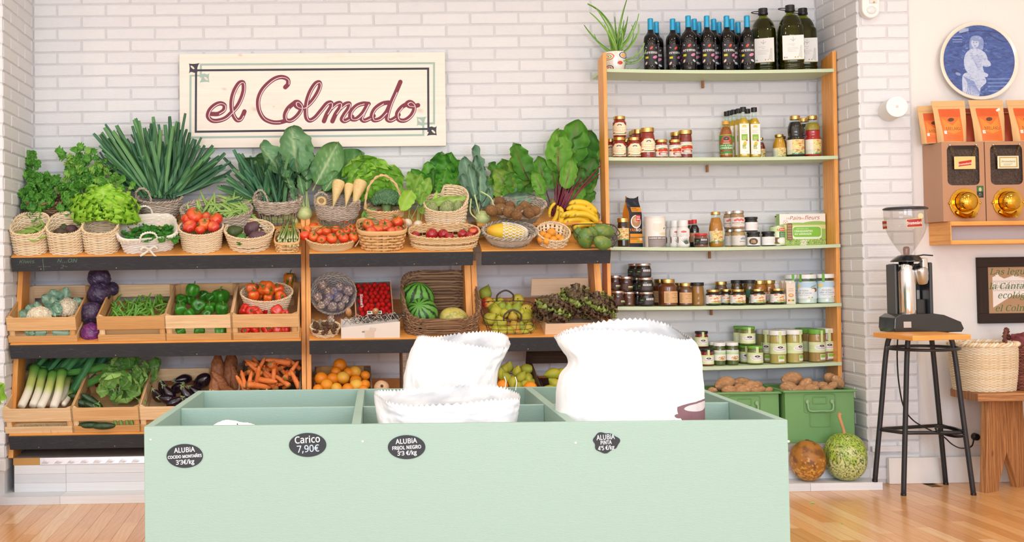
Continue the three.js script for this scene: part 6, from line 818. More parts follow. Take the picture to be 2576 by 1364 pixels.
{
const t = onTier(thing('wire_basket', 'wire basket of lemons and limes between the white bags', 'basket'), 2, 1290, 0.16); wireBasket(t, 0.15, 0.15, 0.15, 0.13, 0.13, 5, 4, 0.0014, mat('#5c4a40', 0.6, { metalness: 0.5 })); part(t, 'handle', sweep(spline([[-0.04, 0.15, 0.15], [-0.036, 0.185, 0.155], [0, 0.205, 0.158], [0.036, 0.185, 0.155], [0.04, 0.15, 0.15]], 20), 0.0045, 7), mat('#5a4a44', 0.6, { metalness: 0.4 }));
labelSet([[1262, 942, 13], [1280, 924, 13], [1300, 936, 13], [1325, 929, 15], [1310, 950, 14], [1275, 950, 13], [1330, 951, 13], [1290, 962, 13], [1342, 965, 12], [1306, 974, 13], [1268, 930, 12], [1320, 968, 12]].map(([x, y, r], i) => { const z = 0.42 + (y - 945) * 0.002; return fruit('lemon', 'lemon', FR.lemon, mattFruit, at(x, y, z), r * S(z) * 0.95, spin()); }), 'dull yellow lemon in the lower wire basket', 'lemons in the wire basket');
[[1264, 970, 14], [1334, 978, 18]].forEach(([x, y, r], i) => { const f = fruit('orange', 'orange', FR.orange[0], vcol(0.45), at(x, y, 0.58), r * S(0.58), spin()); f.userData.label = i ? 'bright orange at the counter edge below the lemons' : 'bright orange beside the white bag below the lemons'; });
crate(2, 1435, 0.03, 'dark weathered crate of lemons beside the big white bag', 0.33, 0.45, 0.2, [mat('#8a7464', 0.85, { map: wGrey })]);
labelSet([[1392, 941, 17], [1412, 936, 11], [1398, 968, 16], [1413, 961, 11], [1385, 980, 12]].map(([x, y, r]) => { const z = 0.47 + (y - 945) * 0.002; return fruit('lemon', 'lemon', FR.lemon, mat('#f6f2d0', 0.5, { vertexColors: true }), at(x, y, z), r * S(z) * 0.95, [rr(-1, 1), 0, rr(0.8, 2)]); }), 'pale yellow lemon in the dark crate', 'lemons in the dark crate');
}
// ---------------------------------------------------------------- things on the green wall shelves
const G = (w, h, bg, draw) => canvas(w, h, (g) => { g.fillStyle = bg; g.fillRect(0, 0, w, h); g.textAlign = 'center'; draw(g, w, h); });
const T = (g, s, x, y, size, col, font = 'sans-serif', st = '') => { g.fillStyle = col; g.font = `${st} ${size}px ${font}`; g.fillText(s, x, y); };
const lines = (g, x, y, w, n, dy, col, th = 2) => { g.fillStyle = col; for (let i = 0; i < n; i++) g.fillRect(x, y + i * dy, w * rr(0.6, 1), th); };
const blob = (g, x, y, a, b, r, col) => { g.fillStyle = col; g.beginPath(); g.ellipse(x, y, a, b, r, 0, 7); g.fill(); };
const barcode = (g, x, y, w, h, bgc = '#eee') => { g.fillStyle = bgc; g.fillRect(x, y, w, h); g.fillStyle = '#222'; for (let i = 3; i < w - 4; i += 2 + rnd() * 4) g.fillRect(x + i, y + 3, 1.5, h - 6); };
const produce = (g, x, y, w, h, pal) => { for (let i = 0; i < 60; i++) blob(g, x + rnd() * w, y + rnd() * h, rr(3, w / 8), rr(3, h / 8), rnd() * 3, pal[Math.floor(rnd() * pal.length)]); };
const veg = ['#e8dc8a', '#d9cf6a', '#f0b07a', '#e08a5a', '#b8bf5a', '#f4e6b0', '#cf7a52'];
const LB = {
wine: G(256, 320, '#2b292c', g => { blob(g, 48, 40, 16, 9, 0.5, '#b9a8c8'); blob(g, 128, 52, 26, 15, -0.7, '#e8502e'); blob(g, 205, 48, 16, 12, -0.6, '#9aa0a0'); T(g, 'eremus', 128, 132, 54, '#f2eee8', 'serif', 'bold'); g.fillStyle = '#d8d02a'; g.fillRect(30, 168, 52, 30); blob(g, 186, 180, 40, 20, -0.3, '#e08ab0'); blob(g, 45, 262, 26, 14, -0.9, '#e8c8c0'); blob(g, 200, 262, 30, 15, 0.4, '#c8d4da'); lines(g, 60, 292, 136, 2, 10, '#a89aa0', 3); }),
jug: G(256, 320, '#ecebe6', g => { g.strokeStyle = '#5a5a50'; g.lineWidth = 3; g.beginPath(); g.arc(128, 40, 26, 0.1, 3.05); g.moveTo(128, 20); g.lineTo(128, 84); g.stroke(); lines(g, 70, 112, 116, 1, 10, '#9a9a90', 3); lines(g, 110, 134, 40, 1, 10, '#7a7a70', 3); lines(g, 60, 160, 136, 4, 16, '#8a8a84', 2); barcode(g, 12, 272, 50, 26); blob(g, 150, 284, 8, 8, 0, '#e07a3a'); blob(g, 182, 284, 8, 6, 0, '#6aa03a'); g.strokeStyle = '#8a9070'; for (let i = 0; i < 14; i++) { g.beginPath(); g.moveTo(236, 300 - i * 12); g.quadraticCurveTo(210, 285 - i * 12, 190 + i * 2, 270 - i * 9); g.stroke(); } g.fillStyle = '#9a8a3a'; g.fillRect(0, 312, 256, 8); }),
tom1: G(256, 256, '#f6ecc6', g => { g.fillStyle = '#a82a22'; g.beginPath(); g.moveTo(0, 0); g.lineTo(256, 0); g.lineTo(256, 70); g.quadraticCurveTo(200, 66, 180, 10); g.lineTo(76, 10); g.quadraticCurveTo(56, 66, 0, 70); g.fill(); g.fillStyle = '#f6ecc6'; g.beginPath(); g.ellipse(128, 70, 62, 66, 0, 0, 7); g.fill(); blob(g, 128, 62, 28, 22, 0, '#4a3a30'); blob(g, 128, 76, 22, 22, 0, '#f2ddd0'); blob(g, 119, 72, 3, 3, 0, '#4a3a30'); blob(g, 137, 72, 3, 3, 0, '#4a3a30'); T(g, 'Lapsal', 128, 124, 30, '#c8a03a', 'serif', 'italic'); T(g, 'Tomate Frito', 128, 168, 34, '#e08a80', 'serif', 'italic'); T(g, 'Casero', 128, 198, 28, '#e08a80', 'serif', 'italic'); blob(g, 48, 214, 22, 12, 0, '#c8382e'); blob(g, 215, 208, 26, 14, -0.6, '#d86a4a'); g.fillStyle = '#5a8a5a'; g.fillRect(70, 224, 150, 14); lines(g, 6, 96, 40, 8, 11, '#b8b0a0'); }),
tom2: G(256, 256, '#efe9dc', g => { T(g, 'Tomate Triturado', 128, 34, 28, '#55504a', 'serif', 'italic'); blob(g, 150, 110, 90, 40, -0.3, '#ecc860'); for (const [x, y, r] of [[60, 118, 22], [120, 124, 32], [180, 112, 38], [216, 120, 30]]) blob(g, x, y, r, r, 0, '#cf3a2c'); blob(g, 130, 78, 44, 9, -0.2, '#5a8a5a'); g.fillStyle = '#b8322a'; g.fillRect(96, 166, 120, 54); blob(g, 156, 198, 46, 20, 0, '#f4ead8'); T(g, 'Carlota', 156, 206, 26, '#b8322a', 'serif', 'italic'); g.fillStyle = '#8aa08a'; g.fillRect(100, 228, 120, 12); lines(g, 4, 60, 44, 12, 13, '#a8a298'); }),
vinegar: G(256, 320, '#3f8f3c', g => { g.fillStyle = '#e0a830'; g.fillRect(0, 0, 256, 10); g.fillRect(0, 308, 256, 12); blob(g, 128, 70, 62, 50, 0, '#c8564a'); blob(g, 128, 66, 34, 34, 0, '#4a3a34'); g.fillStyle = '#cf3a2c'; g.fillRect(28, 92, 200, 22); T(g, 'BRAGG', 128, 110, 20, '#f2e6da'); g.fillStyle = '#cf3a2c'; g.fillRect(40, 128, 176, 22); T(g, 'ORGANIC', 128, 145, 19, '#f2e6da', 'sans-serif', 'bold'); T(g, 'APPLE CIDER', 128, 186, 30, '#e8f0d8', 'sans-serif', 'bold'); T(g, 'VINEGAR', 128, 230, 44, '#e8f0d8', 'sans-serif', 'bold'); g.fillStyle = '#cf3a2c'; g.fillRect(36, 244, 184, 18); blob(g, 62, 286, 14, 14, 0, '#d86a3a'); }),
oil: G(160, 448, '#f2ede2', g => { blob(g, 80, 40, 38, 22, 0, '#d8c020'); g.fillStyle = '#f2ede2'; g.fillRect(30, 42, 100, 26); g.fillStyle = '#8ab03a'; g.fillRect(40, 50, 80, 5); lines(g, 26, 92, 108, 3, 17, '#9a948a', 3); g.fillStyle = '#8fb838'; g.fillRect(28, 154, 104, 92); T(g, 'ACEITE', 80, 205, 20, '#f0f4d8'); lines(g, 44, 216, 72, 2, 10, '#eef2d0', 3); blob(g, 118, 248, 16, 12, 0, '#d84a4a'); blob(g, 86, 292, 28, 32, 0.2, '#ecc034'); produce(g, 40, 300, 60, 66, ['#9aae3a', '#b8c04a', '#7a963a']); T(g, '500 ml', 116, 420, 14, '#8a847a'); }),
juice: G(256, 256, '#e8d89a', g => { produce(g, 70, 10, 186, 220, veg); g.fillStyle = '#efe9dc'; g.fillRect(0, 0, 72, 240); lines(g, 6, 14, 58, 16, 13, '#a8a298'); g.fillStyle = '#5a9a5a'; g.fillRect(70, 236, 186, 20); T(g, 'BIO', 200, 222, 26, '#6a4a2a'); }),
tannoh: G(256, 640, '#1e2836', g => { g.fillStyle = '#e8962a'; g.fillRect(56, 172, 200, 76); T(g, 'INSTANT', 118, 198, 24, '#2a2420', 'sans-serif', 'bold'); lines(g, 66, 208, 150, 3, 12, '#6a4a2a', 4); blob(g, 128, 400, 104, 104, 0, '#efe6da'); blob(g, 132, 396, 88, 86, 0, '#b88a64'); blob(g, 120, 376, 50, 40, 0.4, '#cfa682'); g.fillStyle = '#d8342e'; g.fillRect(128, 296, 92, 92); T(g, 'lima', 174, 338, 36, '#f6eeea', 'sans-serif', 'bold'); g.fillStyle = '#f6eeea'; g.fillRect(140, 352, 68, 18); g.font = 'bold 66px sans-serif'; g.fillStyle = '#e0862a'; g.fillText('YAN', 66, 552); g.fillStyle = '#f2eee8'; g.fillText('NO', 168, 552); g.fillStyle = '#e0862a'; g.fillText('H', 238, 552); g.fillStyle = '#e8962a'; g.fillRect(10, 588, 246, 52); }),
tannohB: G(256, 200, '#1e2836', g => { g.fillStyle = '#e8962a'; g.fillRect(6, 10, 250, 108); T(g, 'ORIGINAL', 84, 44, 28, '#3a2a1c', 'sans-serif', 'bold'); g.fillStyle = '#8ab43a'; g.fillRect(130, 70, 50, 34); g.fillStyle = '#e8d4b0'; g.fillRect(190, 16, 58, 50); }),
tub: G(512, 320, '#f3ece4', g => { g.fillStyle = '#8a7c7a'; g.fillRect(180, 206, 200, 114); T(g, 'SUERO DE LECHE', 276, 232, 22, '#f2eee8', 'sans-serif', 'bold'); lines(g, 190, 250, 170, 5, 13, '#cfc6c2', 3); blob(g, 266, 100, 42, 62, 0, '#ece4d2'); blob(g, 266, 56, 42, 14, 0, '#f8f4ea'); blob(g, 330, 120, 14, 7, -0.6, '#5a9a4a'); blob(g, 320, 180, 44, 16, 0, '#e6d4b4'); g.fillStyle = '#ecc42a'; g.fillRect(352, 14, 14, 80); lines(g, 60, 30, 60, 18, 14, '#c8bcb0'); }),
agave: G(256, 320, '#f1ece8', g => { blob(g, 128, 50, 52, 20, 0, '#c83a3a'); T(g, 'elGranero', 128, 56, 18, '#f6eeea'); T(g, 'Sirope de', 128, 108, 30, '#8aa09a'); T(g, 'Agave Azul', 128, 142, 32, '#8aa09a'); g.fillStyle = '#4a6458'; for (let i = 0; i < 9; i++) { const a = -2.4 + i * 0.26; g.beginPath(); g.moveTo(150, 300); g.lineTo(166 + 130 * cos(a), 300 + 150 * sin(a)); g.lineTo(180, 300); g.fill(); } g.fillStyle = '#6a4434'; blob(g, 10, 210, 14, 70, 0, '#6a4434'); blob(g, 246, 210, 14, 70, 0, '#6a4434'); }),
jam: G(256, 160, '#2a1f1c', g => { barcode(g, 120, 14, 76, 44); g.fillStyle = '#4aa04a'; g.fillRect(66, 44, 30, 26); lines(g, 110, 72, 110, 6, 12, '#8a8488', 3); lines(g, 20, 90, 80, 3, 14, '#8a8488', 4); }),
jamW: G(256, 160, '#4a2a20', g => { g.fillStyle = '#e8dcd0'; g.fillRect(96, 72, 130, 20); g.fillStyle = '#8aa040'; g.fillRect(96, 92, 130, 24); lines(g, 20, 30, 60, 9, 12, '#a89488', 2); }),
kraft: G(256, 192, '#d9aa78', g => { lines(g, 24, 30, 60, 16, 9, '#9a7a54', 4); for (const [s, y] of [['El Colmenar', 44], ['Miel', 76], ['MIELAZUL', 112], ['1 kg', 160]]) T(g, s, 176, y, 20, '#6a4c34', 'serif'); }),
jelly: G(256, 192, '#eee9e4', g => { produce(g, 96, 8, 156, 160, veg.concat('#f4e08a')); lines(g, 8, 14, 76, 13, 12, '#b0a8b4'); g.fillStyle = '#6a9a5a'; g.fillRect(80, 174, 176, 18); T(g, 'Mermelada', 170, 150, 24, '#7a3a2a', 'serif', 'italic'); }),
coco: G(384, 256, '#b9d6ec', g => { g.fillStyle = '#e6eef2'; g.beginPath(); g.ellipse(200, 240, 180, 160, 0, 0, 7); g.fill(); blob(g, 128, 54, 34, 34, 0, '#e8d890'); T(g, 'Aceite', 190, 140, 34, '#5a6c80', 'serif', 'italic'); T(g, 'de Coco', 196, 180, 40, '#5a6c80', 'serif', 'italic'); T(g, 'Virgen Extra', 190, 208, 20, '#7a5a5a', 'serif'); blob(g, 306, 118, 40, 34, 0, '#8a5a34'); blob(g, 286, 130, 26, 32, 0.2, '#f6f0e6'); blob(g, 300, 60, 44, 12, -0.5, '#8ab090'); blob(g, 246, 236, 10, 9, 0, '#e8b83a'); blob(g, 276, 236, 10, 9, 0, '#7aae5a'); }),
vlab: G(384, 384, '#dbe6b0', g => { lines(g, 10, 110, 100, 12, 14, '#8aa06a'); lines(g, 290, 110, 80, 12, 14, '#8aa06a'); blob(g, 200, 192, 104, 112, 0, '#f2eee9'); blob(g, 200, 138, 36, 40, 0, '#3a302e'); T(g, 'V', 200, 158, 52, '#f2eee9', 'serif', 'bold'); g.strokeStyle = '#4a403c'; g.lineWidth = 6; g.beginPath(); g.moveTo(112, 166); g.quadraticCurveTo(150, 130, 200, 180); g.quadraticCurveTo(260, 140, 296, 180); g.moveTo(140, 246); g.quadraticCurveTo(200, 240, 266, 222); g.stroke(); T(g, 'Navarrete', 200, 222, 36, '#7a7068', 'serif', 'italic'); }),
seal: G(64, 128, '#d6e2a0', g => { }), euro: G(96, 96, '#f2f0ea', g => { g.fillStyle = '#94c23a'; g.fillRect(8, 6, 80, 52); lines(g, 10, 66, 70, 2, 12, '#c8c4bc', 4); }),
pickle: G(256, 256, '#efede8', g => { g.fillStyle = '#a8cf8a'; g.fillRect(40, 40, 200, 66); T(g, 'ALCAPARRAS', 140, 70, 28, '#f6f6ee', 'sans-serif', 'bold'); T(g, 'ecológicas', 140, 98, 24, '#f6f6ee'); produce(g, 120, 150, 100, 90, ['#c8943a', '#e8b83a', '#a87a3a', '#d8a84a']); T(g, 'Naturgreen', 150, 26, 18, '#8a9a7a'); }),
tahini: G(256, 192, '#e6dfd6', g => { for (let i = 0; i < 5; i++) blob(g, 86 + i * 24, 60 - (i % 2) * 16, 20, 22, 0, '#e0706a'); T(g, 'WHOLE TAHIN', 134, 126, 28, '#4a3c36', 'sans-serif', 'bold'); lines(g, 70, 144, 130, 2, 12, '#c08a7a', 3); }),
tahiniB: G(256, 192, '#dedad4', g => { lines(g, 20, 26, 90, 9, 15, '#9a948e'); for (let i = 0; i < 4; i++) blob(g, 180 + i * 18, 66 - (i % 2) * 14, 14, 18, 0, '#8aa2b4'); T(g, 'WHOLE', 200, 130, 26, '#4a4440', 'sans-serif', 'bold'); }),
plain: G(256, 128, '#efecea', g => { lines(g, 110, 40, 100, 3, 22, '#c8bcc0', 3); g.fillStyle = '#8ab84a'; g.fillRect(200, 84, 26, 22); }),
nuts: G(256, 128, '#f0eeec', g => { blob(g, 128, 66, 50, 52, 0, '#8a8a88'); blob(g, 128, 66, 44, 46, 0, '#5a4634'); produce(g, 104, 44, 48, 46, ['#c8a070', '#a87c50', '#d8b890']); lines(g, 10, 20, 50, 8, 12, '#b8b4b0'); }),
can: G(384, 256, '#cfe6a8', g => { g.fillStyle = '#e6f0d0'; g.fillRect(0, 80, 384, 70); blob(g, 256, 40, 60, 24, -0.1, '#e0542e'); T(g, 'Celeiro', 256, 50, 32, '#f6eee0', 'sans-serif', 'italic bold'); g.fillStyle = '#3a7a4a'; g.fillRect(216, 70, 90, 82); lines(g, 226, 84, 70, 5, 13, '#d8e6c8', 4); blob(g, 200, 196, 44, 46, 0, '#7a563a'); blob(g, 250, 196, 50, 48, 0.2, '#efe6d2'); blob(g, 250, 196, 34, 32, 0.2, '#fbf8ee'); }),
pain: G(512, 384, '#f5efe6', g => { g.fillStyle = '#9cc060'; g.beginPath(); g.moveTo(0, 130); g.quadraticCurveTo(140, 96, 260, 110); g.quadraticCurveTo(400, 74, 512, 100); g.lineTo(512, 384); g.lineTo(0, 384); g.fill(); g.fillStyle = '#d8d890'; g.fillRect(0, 134, 512, 50); for (let i = 0; i < 240; i++) blob(g, rnd() * 512, rr(300, 384), rr(4, 12), rr(3, 8), rnd() * 3, ['#8aa84a', '#a8bc60', '#6f8c3c', '#c8cc80'][i % 4]); produce(g, 230, 320, 70, 64, ['#efe6d8', '#e8dcc8']); g.fillStyle = '#eaf2d6'; g.beginPath(); g.roundRect(136, 148, 330, 160, 40); g.fill(); g.fillStyle = '#86c440'; g.beginPath(); g.roundRect(146, 158, 312, 124, 34); g.fill(); T(g, 'TARTINES BIO', 250, 190, 22, '#d8ecc0'); T(g, 'CRAQUANTES', 264, 222, 32, '#f2f8e6', 'sans-serif', 'bold'); T(g, 'AU SARRASIN', 258, 256, 30, '#f2f8e6', 'sans-serif', 'bold'); g.fillStyle = '#6a4a34'; g.beginPath(); g.roundRect(78, 112, 62, 210, 16); g.fill(); for (let i = 0; i < 12; i++) { g.fillStyle = i % 2 ? '#c8a078' : '#a87c56'; g.fillRect(84, 122 + i * 16, 50, 11); } g.strokeStyle = '#c88a80'; g.lineWidth = 4; g.beginPath(); g.arc(66, 104, 26, 0, 7); g.moveTo(50, 88); g.lineTo(82, 120); g.moveTo(82, 88); g.lineTo(50, 120); g.stroke(); T(g, 'Le', 92, 64, 34, '#b06a50', 'sans-serif', 'italic'); T(g, 'Pain', 170, 72, 64, '#a04c3c', 'sans-serif', 'italic'); T(g, 'des', 250, 66, 30, '#b06a50', 'sans-serif', 'italic'); T(g, 'fleurs', 360, 70, 66, '#a04c3c', 'sans-serif', 'italic'); }),
carton: G(128, 256, '#ecd9c6', g => { T(g, 'Crema', 64, 70, 24, '#a07a64'); T(g, 'Quinoa', 64, 96, 24, '#a07a64'); blob(g, 64, 150, 40, 24, 0, '#c8944a'); blob(g, 64, 148, 28, 14, 0, '#e6c890'); g.fillStyle = '#cf4a3a'; g.fillRect(18, 208, 26, 22); g.fillStyle = '#ecc43a'; g.fillRect(46, 208, 30, 22); g.fillStyle = '#6aa84a'; g.fillRect(78, 208, 32, 22); }),
pot: G(512, 256, '#efe8dc', g => { const ring = (x, y, rs) => rs.forEach(([r, c]) => blob(g, x, y, r, r, 0, c)); ring(150, 70, [[44, '#e0703a'], [34, '#f4eee2'], [26, '#8ab04a'], [16, '#f4eee2'], [8, '#cf4a3a']]); ring(266, 56, [[40, '#2e3560'], [32, '#f4eee2'], [24, '#eaa02e'], [14, '#f4eee2'], [8, '#eaa02e']]); ring(236, 150, [[22, '#d8442e']]); ring(330, 196, [[48, '#9aaa44'], [38, '#f4eee2'], [28, '#7a4a6a'], [18, '#f4eee2'], [9, '#2e3560']]); ring(150, 210, [[36, '#2e3560'], [28, '#f4eee2'], [20, '#e0703a'], [10, '#f4eee2']]); ring(60, 140, [[30, '#e0703a'], [20, '#f4eee2'], [12, '#2e3560']]); ring(430, 80, [[40, '#e0703a'], [28, '#f4eee2'], [18, '#9aaa44']]); }),
};
const paper = (t, rough = 0.55) => mat('#ffffff', rough, { map: t });
const clear = pane('#f3fbf8', 0.02), lidTin = mat('#d6b36a', 0.3, { metalness: 1 });
const wrapLabel = (r, h, arc, rot = 0) => new THREE.CylinderGeometry(r, r, h, 28, 1, true, rot - arc / 2, arc);
const protoHome = new THREE.Group();
function vessel(o) {                                        // glass, contents, lid and label of a jar or bottle, as a group that is copied
const g = new THREE.Group(), sq = o.square, sqr = geo => { if (!sq) return geo; const p = geo.attributes.position; for (let i = 0; i < p.count; i++) { const x = p.getX(i), z = p.getZ(i), a = Math.atan2(x, z), k = min(sq, 1 / max(abs(sin(a)), abs(cos(a)))); if (!o.sqTop || p.getY(i) < o.sqTop) p.setXYZ(i, x * k, p.getY(i), z * k); } return smooth(geo); };
const prof = spline(o.prof.map(p => V(p[0], p[1], 0)), o.seg ?? 40).map(p => [max(0.0004, p.x), max(0, p.y)]);
if (o.glass !== null) part(g, 'glass', sqr(lathe(prof, 28)), o.glass ?? clear);
if (o.content) { const top = o.fill, inn = prof.filter(p => p[1] <= top).map(p => [max(0.0004, p[0] - 0.0018), max(0.002, p[1])]); inn.push([0.0004, inn[inn.length - 1][1]]); part(g, 'contents', sqr(lathe(inn, 28)), o.content); }
if (o.cap) part(g, 'lid', lathe(o.cap.p, 28), o.cap.m);
(o.labels ?? []).forEach(l => { const q = l.flat ? new THREE.PlaneGeometry(l.w, l.y1 - l.y0) : wrapLabel(l.r, l.y1 - l.y0, l.arc ?? 2.4, l.rot ?? 0), m = part(g, l.name ?? 'label', q, l.m); m.position.y = (l.y0 + l.y1) / 2; if (l.flat) { m.position.z = l.r; if (l.rot) { m.position.set(l.r * sin(l.rot), m.position.y, l.r * cos(l.rot)); m.rotation.y = l.rot; } } });
(o.extra ?? []).forEach(e => part(g, ...e));
return g;
}
const capDisc = (r, y, h) => [[0.0005, y + h], [r * 0.82, y + h], [r * 0.86, y + h - 0.001], [r * 0.96, y + h], [r, y + h - 0.0015], [r, y + 0.001], [r * 0.97, y]];
const jarProf = (r, h, nr) => [[0, 0.003], [r * 0.75, 0.002], [r * 0.93, 0.001], [r, 0.006], [r, 0.016], [r, h * 0.4], [r, h * 0.66], [r * 0.98, h * 0.74], [mixN(r, nr, 0.7), h * 0.81], [nr, h * 0.86], [nr, h]];
const jar = (r, h, nr, content, lid, lab, o = {}) => vessel({ prof: jarProf(r, h, nr), content, fill: h * (o.fill ?? 0.86), cap: { p: capDisc(nr + 0.0025, h * 0.87, h * 0.13 + 0.002), m: lid }, labels: lab ? [{ r: r + 0.0006, y0: h * (lab.a ?? 0.12), y1: h * (lab.b ?? 0.66), arc: lab.arc ?? 3.6, m: lab.m, rot: lab.rot ?? 0 }].concat(o.labels ?? []) : o.labels, extra: o.extra, glass: o.glass });
const C = (c, r = 0.4) => mat(c, r);
const tomC = C('#a5261c', 0.35), lidM = { gold: lidTin, green: mat('#6cae3a', 0.4), white: mat('#eeeeea', 0.45), black: mat('#1c1c1e', 0.4), red: mat('#cf2a2a', 0.4), pink: mat('#cdb4a6', 0.3, { metalness: 0.9 }), silver: M.silver };
